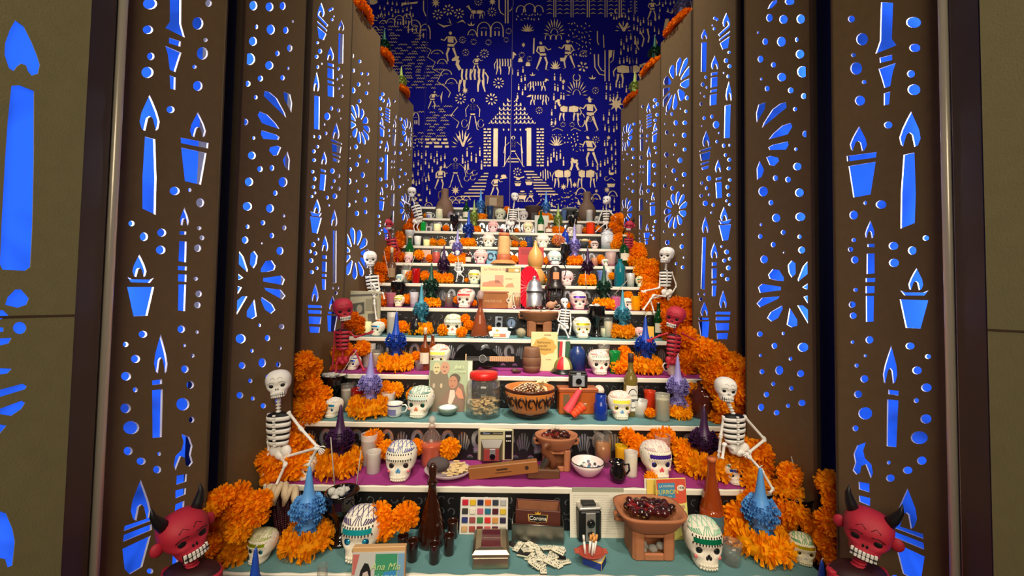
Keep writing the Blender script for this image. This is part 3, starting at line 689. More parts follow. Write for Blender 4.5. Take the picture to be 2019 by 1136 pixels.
person(852, 196, 40, 1, False, .4); cutp([(868, 190), (873, 178), (870, 205)])
for y, xs in ((272, ((838, 846), (850, 859), (863, 870), (874, 882))), (279, ((840, 852), (856, 866), (870, 884))), (286, ((838, 846), (856, 872), (877, 885)))):
    for a, b in xs: cutp([(a, y), (b, y), (b, y+5), (a, y+5)])
fan(912, 289, 46, 34, 11, False); cutp([(911, 289), (903, 268), (906, 266), (912.5, 281), (918, 267), (921, 269), (915, 289)])
rows(806, 275, 832, 290, 14, ('d', 3), 1); rows(808, 300, 880, 345, 26, ('c', 13), 2); rows(806, 345, 850, 395, 14, ('c', 12), 5); rows(912, 295, 950, 330, 8, ('c', 20), 9)
for cx, cy in ((925, 338), (932, 350), (920, 352), (936, 340)): cutp(stroke(arc(cx, cy, 5, 0, 300, 9), 1.6))
for i, (cx, cy) in enumerate(((878, 391), (892, 392), (905, 392), (885, 398), (899, 399), (912, 398), (872, 400), (845, 404), (920, 392))): hill(cx, cy+4, 15, 9, 2)
for cx, cy in ((818, 380), (826, 384), (820, 391), (829, 394), (812, 393), (822, 400)): cutp(oval(cx, cy, 3.6, 3.2, 6))
rows(748, 4, 815, 30, 34, ('c', 9), 12); cutp(oval(734, 3, 11, 6, 10)); fan(731, 40, 20, 16, 7, False); fan(750, 40, 22, 14, 7, False); agave(694, 30, 22, 22)
cutp(stroke([(835, 0), (835, 20), (840, 32)], 2.2)); cutp(oval(797, 7, 6, 3, 8)); cutp([(806, 4), (825, 2), (822, 7), (808, 8)])
# right half
agave(1040, 62, 30, 16); fan(1093, 66, 44, 30, 11); 
for dx in (-11, 0, 11): arch(1091+dx, 73, 10, 10, 1.8, False)
for cx, r in ((1027, 9), (1044, 12), (1062, 9)): cutp(stroke(arc(cx, 22, r, 170, 370, 9, r*1.3), 2.2))
rows(1018, 26, 1066, 40, 26, ('l', 4), 4)
for x in (1094, 1128, 1160, 1195): palm(x, 34, 34, 36)
palm(1223, 34, 22, 36); palm(1250, 28, 16, 28)
person(1070, 108, 62, 1, False, -.2); cutp(stroke([(1053, 74), (1052, 106)], 3)); person(1121, 105, 62, -1, False, .1); cutp([(1104, 113), (1113, 113), (1111, 121), (1105, 121)])
agave(1095, 136, 24, 18); agave(1026, 122, 12, 10); agave(1041, 130, 12, 10)
rows(1120, 45, 1165, 112, 70, ('l', 5), 6)
for dx in (-4, 4): cutp(stroke([(1197+dx, 160), (1197+dx, 98)], 2.4))
cutp(stroke([(1172, 106), (1173, 132), (1182, 146), (1194, 148)], 2.6)); cutp(stroke([(1180, 106), (1180, 128), (1186, 138), (1192, 140)], 2.6)); cutp([(1200, 98), (1208, 98), (1206, 112), (1201, 116)]); cutp(stroke([(1211, 98), (1209, 118), (1203, 124)], 2)); cutp(stroke([(1178, 60), (1178, 82), (1181, 88)], 2.4)); cutp(stroke([(1190, 68), (1191, 94)], 2))
animal(1240, 138, 66, 52, 1, False, (.5, -.2)); rows(1222, 70, 1258, 120, 18, ('c', 14), 8); rows(1205, 20, 1240, 40, 12, ('c', 9), 21)
cutp([(1228, 62), (1219, 46), (1222, 44), (1230, 54), (1237, 44), (1240, 46), (1232, 62)]); fan(1229, 60, 34, 20, 7, False)
for a in (((1262, 60), (1270, 76), (1266, 92)), ((1276, 56), (1280, 72), (1278, 84)), ((1290, 70), (1296, 84), (1286, 94)), ((1252, 70), (1254, 86), (1260, 98))): cutp(stroke(a, 3))
rows(1250, 30, 1300, 62, 22, ('c', 13), 10); person(1286, 18, 46, 1, False, 0); cutp([(1312, 36), (1320, 36), (1318, 46), (1311, 60), (1308, 58)]); cutp(stroke([(1314, 22), (1326, 26)], 2.5)); star(1350, 34, 7)
rows(1300, 2, 1330, 20, 10, ('c', 10), 15); cutp(stroke([(1350, 0), (1352, 14), (1358, 18)], 2.5)); cutp(stroke([(1362, 0), (1365, 24)], 2))
fan(1137, 187, 46, 32, 11); cutp(stroke(arc(1137, 152, 7, -60, 240, 11), 2)); animal(1060, 165, 42, 28, 1, True, (.42, -.3)); animal(1062, 192, 44, 30, -1, True, (.42, -.1))
animal(1122, 216, 52, 44, -1, False, (.42, -.4)); person(1165, 225, 70, -1, True, .1); cutp(stroke(arc(1146, 236, 7, 0, 340, 11, 14), 2)); cutp(stroke(arc(1163, 233, 6, 0, 340, 9, 6), 1.8)); cutp(stroke(arc(1163, 233, 2.6, 0, 340, 7), 1.4))
rows(1090, 150, 1112, 190, 8, ('c', 16), 11); rows(1018, 128, 1036, 190, 12, ('c', 14), 13); rows(1086, 205, 1096, 240, 5, ('c', 14), 23); rows(1190, 160, 1240, 200, 12, ('c', 16), 14); rows(1190, 220, 1216, 255, 12, ('c', 14), 16)
for x in (1090, 1110, 1128): flower(x, 245, 6, 7, .4, False)
cutp(stroke([(1088, 257), (1098, 252), (1110, 257)], 2)); cutp(stroke([(1125, 257), (1133, 252), (1146, 258)], 2)); agave(1097, 287, 32, 20); flower(1092, 268, 5, 5); flower(1104, 268, 5, 5)
rows(1112, 262, 1140, 285, 14, ('d', 3), 17); rows(1080, 296, 1116, 318, 10, ('c', 20), 18); rows(1128, 285, 1152, 298, 26, ('l', 4), 19); person(1166, 296, 66, -1, False, .35); flower(1175, 275, 8, 8)
for px, f, hd in ((1110, 1, (.42, -.56)), (1156, -1, (.44, -.5))): animal(px, 344, 46, 52, f, False, hd)
for i in range(5): cutp(stroke([(1066+i*5, 356-abs(i-2)*4), (1066+i*4.6, 332+abs(i-2)*3)], 2))
rows(1192, 280, 1216, 336, 18, ('c', 14), 20); rows(1165, 318, 1185, 348, 6, ('c', 14), 22)
cutp([(1196, 361), (1214, 361), (1211, 369), (1199, 369)]); cutp(stroke([(1197, 356), (1205, 350), (1213, 356)], 2)); cutp([(1199, 339), (1212, 339), (1209, 345), (1202, 345)]); cutp(stroke(arc(1196, 352, 4, 60, 300, 7), 1.8))
rows(1066, 383, 1096, 412, 30, ('l', 5), 31); rows(1098, 388, 1150, 408, 46, ('l', 5), 32); rows(1112, 376, 1138, 390, 20, ('l', 5), 33); rows(1188, 392, 1215, 412, 10, ('c', 12), 34)
hill(1146, 388, 22, 18, 2.6); hill(1175, 396, 18, 14, 2.6); hill(1028, 400, 14, 12, 2.4); hill(1045, 400, 14, 12, 2.4); hill(1208, 390, 18, 14, 2.6)
for a, b in (((1085, 402), (1093, 408)), ((1088, 408), (1088, 398))): cutp(stroke([a, b], 2.4))
for cx, cy in ((1140, 400), (1150, 404)): cutp([(cx, cy-9), (cx+6, cy+5), (cx-2, cy+3)])
NAVYS = mat((10, 10, 124), .8, noise=.05, nscale=4, spec=.1)
NAVYE = mat((10, 10, 112), .8, spec=.1)
FOIL = mat((222, 198, 158), .5, .15, noise=.16, nscale=9, bump=.7, bscale=16)
back = empty('papel_picado_backdrop', 'navy cut-paper backdrop of folk scenes with gold foil behind it, filling the rear wall', 'backdrop', (0, YB, 0))
X0, X1 = -1.95, 1.95; seams = [X0, bd(838, 200)[0], bd(1008, 200)[0], bd(1246, 200)[0], X1]
for i in range(4):
    a, b = seams[i]+.001, seams[i+1]-.001
    hs = [clip_poly(h, a+.006, b-.006) for h in BH]
    hs = [h for h in hs if len(h) > 2 and max(p[0] for p in h)-min(p[0] for p in h) > .002]
    part('cut_sheet', sheet_mb([(a, .6), (b, .6), (b, 4.95), (a, 4.95)], hs, .004, lambda x, z, d: (x, d, z), 0, 1), [NAVYS, NAVYE], back)
part('foil_sheet', MB().box((0, .0105, 2.78), (3.9, .004, 4.34)), FOIL, back)
# ------------------------------------------------------------------ palette for the things
PLASTER = mat((238, 232, 214), .7, noise=.03, nscale=30, bump=.25, bscale=40)
BONE = mat((238, 236, 232), .6, bump=.15, bscale=80)
INK = mat((12, 11, 13), .5)
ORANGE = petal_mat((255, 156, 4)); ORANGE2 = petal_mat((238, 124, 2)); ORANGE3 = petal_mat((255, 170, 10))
CLAY = mat((176, 112, 74), .8, noise=.08, nscale=12, bump=.3, bscale=60)
CLAYD = mat((128, 78, 52), .8, noise=.1, nscale=12, bump=.3)
BLACKGLAZE = mat((16, 14, 15), .08, coat=.6)
GL = glass(); FROST = glass((246, 244, 240), .6, .25); GREENG = glass((24, 120, 46), .55); DKGREENG = glass((16, 70, 26), .35)
AMBERG = glass((150, 70, 22), .45); BROWNG = mat((52, 24, 14), .06, coat=.5); BLUEG = glass((30, 70, 190), .5); TEALG = glass((16, 130, 150), .4)
WAX = mat((238, 230, 205), .5); WAXLIT = mat((250, 240, 200), .5, emit=.25)
ORLIQ = mat((206, 84, 24), .1, coat=.5); AMLIQ = mat((196, 124, 40), .1, coat=.5); DKLIQ = mat((64, 18, 14), .1, coat=.5)
WOOD = mat((150, 104, 60), .6, noise=.25, nscale=9); WOODD = mat((98, 62, 36), .6, noise=.25, nscale=9)
PAPER = mat((232, 222, 190), .8); WHITE = mat((240, 238, 232), .5); CREAM = mat((226, 214, 180), .6)
ALU = mat((196, 196, 200), .3, 1.0); CHROME = mat((215, 215, 220), .12, 1.0); BRASS = mat((196, 160, 96), .3, 1.0); TIN = mat((150, 148, 140), .38, 1.0, noise=.15, nscale=14)
STONE = mat((168, 166, 160), .9, noise=.2, nscale=30, bump=.5)
def C(r, g, b, rough=.55, **k): return mat((r, g, b), rough, **k)
def foil(r, g, b): return mat((r, g, b), .22, .65)

# ------------------------------------------------------------------ sugar skull (unit width, faces -y)
SK = [(0, .26, -.42, .10), (.07, .31, -.465, .2), (.14, .325, -.475, .28), (.22, .33, -.46, .34), (.29, .37, -.445, .42), (.36, .43, -.44, .48), (.44, .465, -.435, .53), (.52, .48, -.435, .56),
      (.62, .495, -.44, .60), (.72, .5, -.435, .61), (.82, .487, -.41, .60), (.92, .445, -.35, .55), (1.0, .385, -.27, .48), (1.06, .31, -.18, .39), (1.105, .21, -.07, .28), (1.13, .1, .03, .19), (1.135, .0, .1, .1)]
def sk_at(z):
    for (a, b) in zip(SK, SK[1:]):
        if a[0] <= z <= b[0]:
            t = (z-a[0])/(b[0]-a[0]); return tuple(a[i]+(b[i]-a[i])*t for i in range(1, 4))
    return SK[-1][1:]
def sk_front(x, z, e=0.):
    w_, f, b = sk_at(z); c = (f+b)/2; d = (b-f)/2; t = min(1, abs(x)/max(w_, 1e-4)); y = c-d*(1-t**2.5)**(1/2.5)
    for sx in (-.2, .2):
        q = math.hypot(x-sx, (z-.5)*1.0)/.145
        if q < 1: y += .075*(1-q*q)**1
    q = math.hypot(x*1.3, z-.34)/.09
    if q < 1: y += .045*(1-q*q)
    return y-e
def skull_base(seg=32):
    mb = MB(); vs = []; fs = []; zs = []
    for i in range(len(SK)-1):
        zs += [SK[i][0], (SK[i][0]+SK[i+1][0])/2]
    zs.append(SK[-1][0])
    for z in zs:
        w_, f, b = sk_at(z); c = (f+b)/2; d = (b-f)/2
        for k in range(seg):
            a = 2*PI*k/seg; ca, sa = math.cos(a), math.sin(a); e = 2/2.4
            x = w_*math.copysign(abs(ca)**e, ca); y = c+d*math.copysign(abs(sa)**e, sa)
            if sa < -.05: y = max(y, sk_front(x, z)) if abs(x) < .42 else y
            vs.append((x, y, z))
    n = len(zs)
    for i in range(n-1):
        for k in range(seg): fs.append((i*seg+k, i*seg+(k+1) % seg, (i+1)*seg+(k+1) % seg, (i+1)*seg+k))
    fs.append(list(range(seg))[::-1])
    return mb.add(vs, fs, 0, True)
def patch(mb, x0, x1, z0, z1, nx, nz, e, m=0, shape=None):
    vs = []; fs = []
    for j in range(nz+1):
        for i in range(nx+1):
            x = x0+(x1-x0)*i/nx; z = z0+(z1-z0)*j/nz
            if shape: x, z = shape(i/nx, j/nz)
            vs.append((x, sk_front(x, z, e), z))
    for j in range(nz):
        for i in range(nx): fs.append((j*(nx+1)+i, j*(nx+1)+i+1, (j+1)*(nx+1)+i+1, (j+1)*(nx+1)+i))
    return mb.add(vs, fs, m, True)
def blob(mb, x, z, r, h=.02, m=0, rx=None, seg=8):
    return mb.ell((x, sk_front(x, z, h*.3), z), (rx or r, h, r), seg, 5, m)
def make_skull():
    base = skull_base()
    band = MB(); patch(band, -.36, .36, .70, .82, 12, 2, .012)
    fr = MB()
    for i in range(11):
        x = -.37+.074*i
        for z in (.675, .845): blob(fr, x, z, .034, .028, 0, .018, 6)
    for g in (-1, 1):
        for i in range(4): fr.ell((g*(.40+.02*i), -.12+.1*i, .78+.02*i), (.03, .04, .045), 6, 5)
    eyes = []
    for g in (-1, 1): eyes.append(MB().ell((g*.2, sk_front(g*.2, .5, .004), .5), (.108, .034, .11), 14, 7, 0).ell((g*.2, sk_front(g*.2, .5, .024), .5), (.06, .022, .06), 8, 5, 1))
    nose = MB(); blob(nose, -.042, .335, .058, .03, 0, .04); blob(nose, .042, .335, .058, .03, 0, .04); blob(nose, 0, .40, .05, .03, 0, .036)
    cheek = MB(); blob(cheek, -.3, .33, .05, .02, 0, .055); blob(cheek, .3, .33, .05, .02, 0, .055)
    teeth = MB()
    for r_, z in enumerate((.075, .155)):
        for i in range(7): 
            x = -.21+.07*i; teeth.ell((x, sk_front(x, z, .004), z), (.031, .03, .036), 6, 5)
    crown = MB()
    for g in (-1, 1):
        for i in range(5):
            t = i/4; crown.tube([(g*(.16+.05*i), sk_front(g*(.16+.05*i), .9+.02*t, .012), .90+.02*t), (g*(.2+.055*i), sk_front(g*(.2+.05*i), 1.0-.04*t, .0)-.0, 1.0-.04*t)], .018, 5)
    for i in range(4):
        x = -.12+.08*i
        crown.tube([(x, sk_front(x, .89, .008), .89), (x*.7, sk_front(x*.7, .97, .01), .97), (x*.4+.03, sk_front(x*.4+.03, 1.05, .01), 1.05)], .012, 5)
    def top_z(x, y):
        z = 1.13
        while z > .4:
            w_, f, b = sk_at(z); c = (f+b)/2; d = max((b-f)/2, 1e-4)
            if (abs(x)/max(w_, 1e-4))**2.4+(abs(y-c)/d)**2.4 <= 1: return z
            z -= .01
        return .4
    for g in (-1, 1):
        for i in range(-2, 3):
            pts = []
            for j in range(9):
                y = -.20+.62*j/8; x = .13*i+g*.30*(y-.1)
                if abs(x) < .40: pts.append((x, y, top_z(x, y)+.002))
            if len(pts) > 2: crown.tube(pts, .0125, 5)
        pts = [(g*(.30+.06*math.sin(j)), -.05+.055*j, top_z(g*(.30+.06*math.sin(j)), -.05+.055*j)+.004) for j in range(9)]
        crown.tube(pts, .02, 5)
    side = MB()
    for g in (-1, 1): side.ell((g*.452, .08, .72), (.05, .17, .12), 8, 6)
    tpl('skull', [('cranium', base, ['base']), ('forehead_band', band, ['band']), ('icing_frill', fr, ['frill']), ('eye_foil', eyes[0], ['eye', 'pupil']), ('eye_foil', eyes[1], ['eye', 'pupil']), ('nose', nose, ['nose']), ('cheek_dot', cheek, ['cheek']), ('teeth', teeth, ['base']), ('crown_icing', crown, ['crown']), ('side_patch', side, ['side'])],
        cols=dict(base=PLASTER, band=foil(60, 200, 220), frill=PLASTER, eye=foil(40, 120, 150), pupil=INK, nose=C(220, 120, 100), cheek=C(236, 150, 140), crown=C(225, 222, 205), side=PLASTER))
make_skull()

# ------------------------------------------------------------------ marigold pompom, marigold ring, escama candle
def petals(mb, c, nrm, n_rows, L, wd, q, m=0):
    t = nrm.orthogonal().normalized(); t = Matrix.Rotation(q.uniform(0, 2*PI), 3, nrm) @ t; b = nrm.cross(t); bend = q.uniform(-.35, .35)
    vs = []; 
    for i in range(n_rows+1):
        f = i/n_rows; p = c+nrm*L*f+t*bend*L*f*f; ww = wd*(.35+.9*f-.35*f*f)
        cup = .25*wd*math.sin(f*PI)
        vs += [tuple(p-b*ww/2+t*cup), tuple(p+b*ww/2+t*cup*q.uniform(-.6, 1))]
    mb.add(vs, [(2*i, 2*i+1, 2*i+3, 2*i+2) for i in range(n_rows)], m, False)
def pompom(seed, n=230, flat=.8):
    q = random.Random(seed); mb = MB(); mb.ell((0, 0, flat*.95), (.66, .66, .58*flat/.8), 10, 7)
    for i in range(n):
        z = 1-2*(i+.5)/n; r = math.sqrt(1-z*z); a = i*2.39996+q.uniform(-.2, .2)
        d = Vector((r*math.cos(a), r*math.sin(a), z)); dd = (d+Vector((q.uniform(-.3, .3), q.uniform(-.3, .3), q.uniform(-.3, .3)))).normalized()
        c = Vector((d.x*.48, d.y*.48, flat*.95+d.z*.48*flat/.8))
        dd2 = Vector((dd.x, dd.y, dd.z*flat)); petals(mb, c, dd2.normalized(), 2, q.uniform(.38, .56)*(1 if flat > .7 else .9), q.uniform(.16, .27), q)
    zmin = min(v[2] for v in mb.v); mb.v = [(x, y, z-zmin-.05) for x, y, z in mb.v]
    return mb
for i in range(5): tpl('marigold%d' % i, single=(pompom(20+i), ['petal']), cols=dict(petal=ORANGE))
def ring(seed, R=.66, r=.3, n=620, sq=1.):
    q = random.Random(seed); mb = MB(); seg = 20
    prof = [(R+.2*math.cos(2*PI*k/8), .27+.2*math.sin(2*PI*k/8)) for k in range(8)]+[(R+.2, .27)]
    mb.lathe(prof, seg, 0, None, True, 1., False)
    for i in range(n):
        a = q.uniform(0, 2*PI); b = q.uniform(-PI*.25, PI*1.15)
        lump = 1+.14*math.sin(a*5+seed)+.06*math.sin(a*9+2*seed)
        ca, sa = math.cos(a), math.sin(a); d = Vector((ca*math.cos(b), sa*math.cos(b), math.sin(b)))
        c = Vector((ca*(R+.16*math.cos(b)), sa*(R+.16*math.cos(b)), (.27+.16*math.sin(b))))
        dd = (d+Vector((q.uniform(-.4, .4), q.uniform(-.4, .4), q.uniform(-.3, .3)))).normalized()
        petals(mb, c, dd, 2, r*q.uniform(.55, .85)*lump, q.uniform(.09, .15), q)
    mb.v = [(x, y, max(z, .0)) for x, y, z in mb.v]
    return mb
for i in range(3): tpl('wreath%d' % i, single=(ring(40+i), ['petal']), cols=dict(petal=ORANGE))
def make_candle():
    q = random.Random(5); core = MB()
    core.lathe([(.09, 0), (.105, .1), (.12, .2), (.09, .29), (.075, .34), (.11, .41), (.135, .47), (.12, .55), (.085, .62), (.06, .7), (.045, .8), (.032, .9), (.02, .975), (.008, 1.0)], 12)
    fl = MB()
    for z0, z1, r0, n, up in ((.01, .30, .10, 22, .25), (.36, .62, .125, 28, .15)):
        for i in range(n):
            f = (i+.5)/n; z = z0+(z1-z0)*f; a = i*2.39996; env = math.sin(PI*(f*.8+.15))
            R = r0*.55+.055*env; c = Vector((R*math.cos(a), R*math.sin(a), z)); d = Vector((math.cos(a), math.sin(a), up)).normalized()
            t = Vector((-math.sin(a), math.cos(a), 0)); b = d.cross(t); L = .056+.044*env; k = 9; vs = [tuple(c)]
            for j in range(k):          # ruffled petal: a wavy fan
                s = -1+2*j/(k-1); vs.append(tuple(c+d*L*(1-.35*s*s)+t*s*.074+b*.013*(1 if j % 2 else -1)+Vector((0, 0, q.uniform(-.006, .006)))))
            fl.add(vs, [(0, j, j+1) for j in range(1, k)], 0, True)
            vs2 = [tuple(c+b*.02)]+[tuple(c+d*L*.8*(1-.35*s*s)+t*s*.06+b*(.03+.014*(1 if j % 2 else -1))) for j, s in enumerate([-1+2*j/(k-1) for j in range(k)])]
            fl.add(vs2, [(0, j, j+1) for j in range(1, k)], 0, True)
    wick = MB().tube([(0, 0, .99), (.002, 0, 1.01), (.012, 0, 1.025), (.028, 0, 1.02)], .005, 5)
    tpl('candle', [('wax_core', core, ['wax']), ('wax_petals', fl, ['wax']), ('wick', wick, ['wick'])], cols=dict(wax=C(60, 120, 190, .45), wick=WHITE))
make_candle()
CBLUE = mat((92, 158, 226), .42); CDBLUE = mat((30, 76, 186), .42); CPURP = mat((62, 30, 72), .4); CLIL = mat((156, 148, 216), .42); CTEAL = mat((70, 152, 176), .42); CGREEN = mat((24, 74, 56), .42); CPGREEN = mat((164, 188, 96), .42); CSLATE = mat((92, 96, 140), .45)

# ------------------------------------------------------------------ glassware, bottles (unit height)
def vessel(name, outer, wall=.05, fill=.8, glass_m=GL, fill_m=WAX, seg=20, extra=None, base=.05):
    inner = [(max(r-wall, .005), z) for r, z in outer if z > base]; inner = [(.0, base+.005), (inner[0][0], base+.005)]+inner
    g = MB().lathe([(.001, 0)]+outer+inner[::-1], seg, 0, None, True, 1., False)
    ps = [('glass_body', g, ['glass'])]
    if fill:
        zt = base+(1-base)*fill; pts = [(.001, base+.012), (inner[1][0]*.97, base+.012)]
        for r, z in inner[2:]:
            if z < zt: pts.append((r*.97, z))
        # interpolate radius at zt
        rz = pts[-1][0]
        for (a, b) in zip(inner[1:], inner[2:]):
            if a[1] <= zt <= b[1]: rz = (a[0]+(b[0]-a[0])*(zt-a[1])/max(1e-6, b[1]-a[1]))*.97
        pts += [(rz, zt), (.001, zt)]
        ps.append(('contents', MB().lathe(pts, seg, 0, None, True, 1., False), ['fill']))
    if extra: ps += extra
    tpl(name, ps, cols=dict(glass=glass_m, fill=fill_m))
def belt(r0, z0, r1, z1, seg=20, a0=-150, a1=-30, ky=1.):
    mb = MB(); n = 12; vs = []; fs = []
    for i in range(n+1):
        a = math.radians(a0+(a1-a0)*i/n); vs += [(r0*math.cos(a), r0*ky*math.sin(a), z0), (r1*math.cos(a), r1*ky*math.sin(a), z1)]
    for i in range(n): fs.append((2*i, 2*i+2, 2*i+3, 2*i+1))
    return mb.add(vs, fs, 0, True)
vessel('tumbler', [(.30, 0), (.31, .03), (.36, .5), (.40, 1.0)], .03, .72)
vessel('shot', [(.30, 0), (.31, .05), (.34, .5), (.38, 1.0)], .03, .5, GL, glass((246, 250, 250), .97), base=.16)
vessel('tallglass', [(.21, 0), (.215, .02), (.215, .78), (.222, .8), (.215, .82), (.222, .93), (.215, .95), (.222, 1.0)], .015, .78)
vessel('votive', [(.36, 0), (.37, .04), (.40, .9), (.42, 1.0)], .04, .78)
vessel('flare', [(.24, 0), (.25, .03), (.30, .55), (.38, .9), (.40, 1.0)], .03, .6)
vessel('ball', [(.20, 0), (.36, .12), (.45, .4), (.42, .7), (.3, .9), (.28, 1.0)], .04, .7)
mug = MB().tube([(.40+.02, 0, .82), (.62, 0, .86), (.72, 0, .6), (.64, 0, .3), (.36, 0, .22)], .055, 8)
vessel('mug', [(.33, 0), (.34, .04), (.34, .95), (.36, 1.0)], .035, .62, GL, AMLIQ, 20, [('handle', MB().tube([(-.34, 0, .80), (-.55, 0, .82), (-.64, 0, .6), (-.58, 0, .3), (-.34, 0, .24)], .045, 8), ['glass'])], base=.14)
g = MB().lathe([(.001, 0), (.24, 0), (.27, .04), (.33, .12), (.36, .4), (.37, .9), (.40, 1.0), (.37, 1.0), (.34, .9), (.33, .3), (.001, .1)], 24, 0, None, True, 1., False)
tpl('cup', [('cup_body', g, ['body']), ('handle', MB().tube([(.35, 0, .85), (.55, 0, .88), (.66, 0, .68), (.56, 0, .4), (.36, 0, .3)], .045, 8), ['body']), ('painted_band', belt(.375, .82, .385, .9, a0=-180, a1=0), ['print']), ('painted_motif', belt(.366, .2, .373, .62, a0=-135, a1=-60), ['motif'])], cols=dict(body=C(236, 234, 228, .15, coat=.4), print=C(60, 60, 120), motif=mat((120, 120, 170), .3, noise=.9, nscale=60)))
def bottle(name, prof, glass_m, fillz=.0, fill_m=None, cap=None, labels=(), seg=18, ky=1., capm=None):
    g = MB().lathe([(.001, 0)]+prof, seg, 0, None, True, ky, False); ps = [('bottle_body', g, ['glass'])]
    if fillz:
        pts = [(.001, .02)]+[(r*.93, max(z, .02)) for r, z in prof if z < fillz]; rz = pts[-1][0]
        for (a, b) in zip(prof, prof[1:]):
            if a[1] <= fillz <= b[1] and b[1] > a[1]: rz = (a[0]+(b[0]-a[0])*(fillz-a[1])/(b[1]-a[1]))*.93
        ps.append(('liquid', MB().lathe(pts+[(rz, fillz), (.001, fillz)], seg, 0, None, True, ky, False), ['fill']))
    if cap: ps.append(('cap', cap, ['cap']))
    for i, (lb, key) in enumerate(labels): ps.append(('paper_label', lb, [key]))
    tpl(name, ps, cols=dict(glass=glass_m, fill=fill_m, cap=capm or C(210, 200, 170), lab=C(226, 220, 196), lab2=C(30, 30, 30)))
BEER = [(.115, 0), (.125, .015), (.125, .55), (.115, .62), (.07, .72), (.045, .8), (.04, .94), (.05, .95), (.05, .985), (.04, .99), (.04, 1.0)]
bottle('beer', BEER, GREENG, .0, None, MB().lathe([(.055, .975), (.055, 1.0), (.001, 1.002)], 12), [(belt(.127, .15, .127, .42), 'lab')], capm=ALU)
bottle('wine', [(.12, 0), (.13, .015), (.13, .5), (.12, .58), (.06, .72), (.05, .8), (.05, .97), (.055, .98), (.05, 1.0)], DKGREENG, 0, None, MB().lathe([(.056, .93), (.058, 1.0), (.001, 1.005)], 12), [(belt(.132, .2, .132, .42), 'lab')])
bottle('ribbed', [(.13, 0), (.145, .015), (.145, .2), (.135, .38)]+[(.135-.0035*i+(.004 if i % 2 else 0), .38+.0165*i) for i in range(26)]+[(.048, .84), (.045, .97), (.05, .98), (.05, 1.0)], glass((190, 84, 30), .5), .8, C(160, 66, 22, .1, coat=.4), MB().lathe([(.055, .95), (.055, 1.0), (.001, 1.0)], 12), [(belt(.1465, .1, .141, .33), 'lab')], capm=C(200, 110, 60))
bottle('decanter', [(.22, 0), (.25, .02), (.26, .12), (.25, .36), (.28, .42), (.27, .5), (.22, .6), (.14, .68), (.085, .72), (.08, .78), (.1, .8)], glass((250, 236, 228), .93), .45, ORLIQ, MB().lathe([(.07, .78), (.07, .83), (.05, .84), (.06, .86)], 12).ell((0, 0, .925), (.095, .095, .08), 14, 10), capm=glass((245, 240, 235), .7))
bottle('brownbottle', [(.19, 0), (.21, .015), (.215, .06), (.205, .18), (.165, .34), (.12, .48), (.08, .6), (.062, .68), (.06, .74), (.085, .745), (.085, .765), (.06, .77)], glass((60, 26, 14), .35), .42, C(24, 10, 8, .1), MB().lathe([(.05, .76), (.07, .79), (.055, .83), (.07, .9), (.06, .96), (.03, 1.0), (.001, 1.005)], 14), capm=BROWNG)
tpl('browncup', [('cup_body', MB().lathe([(.001, 0), (.21, 0), (.225, .03), (.225, .9), (.24, 1.0), (.21, 1.0), (.195, .9), (.195, .08), (.001, .06)], 18, 0, None, True, 1., False), ['g'])], cols=dict(g=mat((44, 20, 13), .12, coat=.4)))
bottle('whiskey', [(.2, 0), (.21, .015), (.21, .5), (.16, .58), (.07, .64), (.06, .85)], AMBERG, .5, DKLIQ, MB().lathe([(.07, .84), (.07, 1.0), (.001, 1.0)], 10), [(belt(.213, .16, .213, .42), 'lab')], ky=.6, capm=C(205, 190, 160))
bottle('jugbottle', [(.36, 0), (.38, .03), (.385, .62), (.35, .74), (.2, .84), (.16, .88), (.15, .94), (.18, .96), (.18, 1.0)], glass((110, 50, 40), .45), .66, DKLIQ)
bottle('teardrop', [(.14, 0), (.25, .04), (.3, .2), (.25, .42), (.13, .55), (.075, .62), (.07, .74), (.09, .76)], AMBERG, .5, ORLIQ, MB().ell((0, 0, .86), (.1, .1, .13), 12, 8), capm=glass((235, 225, 220), .7))
bottle('square', [(.3, 0), (.32, .02), (.32, .62), (.26, .68), (.26, 1.0), (.22, 1.0)], BLUEG, .4, C(30, 60, 170, .2), seg=8)
bottle('flaskblue', [(.2, 0), (.22, .02), (.22, .7), (.2, .82), (.12, .92), (.1, 1.0)], C(28, 52, 110, .3), 0)
bottle('conebottle', [(.26, 0), (.27, .02), (.1, .5), (.06, .6), (.055, .78), (.08, .8)], glass((170, 88, 50), .45), .46, C(176, 92, 54, .3, noise=.3, nscale=40), MB().ell((0, 0, .9), (.09, .09, .1), 10, 8), capm=glass((235, 225, 222), .7))
bottle('tequila', [(.16, 0), (.17, .02), (.18, .35), (.16, .6), (.1, .68), (.065, .72), (.06, .9)], glass((150, 130, 60), .5), .55, C(150, 120, 40, .1), MB().lathe([(.07, .86), (.072, 1.0), (.001, 1.0)], 12), [(belt(.184, .1, .178, .5, a0=-140, a1=-40), 'lab')], capm=C(60, 40, 40))
tpl('balloon', [('glass_body', MB().ell((0, 0, .5), (.46, .46, .48), 16, 12), ['glass']), ('neck', MB().lathe([(.12, .9), (.1, 1.05), (.12, 1.08)], 10), ['glass'])], cols=dict(glass=C(20, 54, 170, .1, coat=.6)))

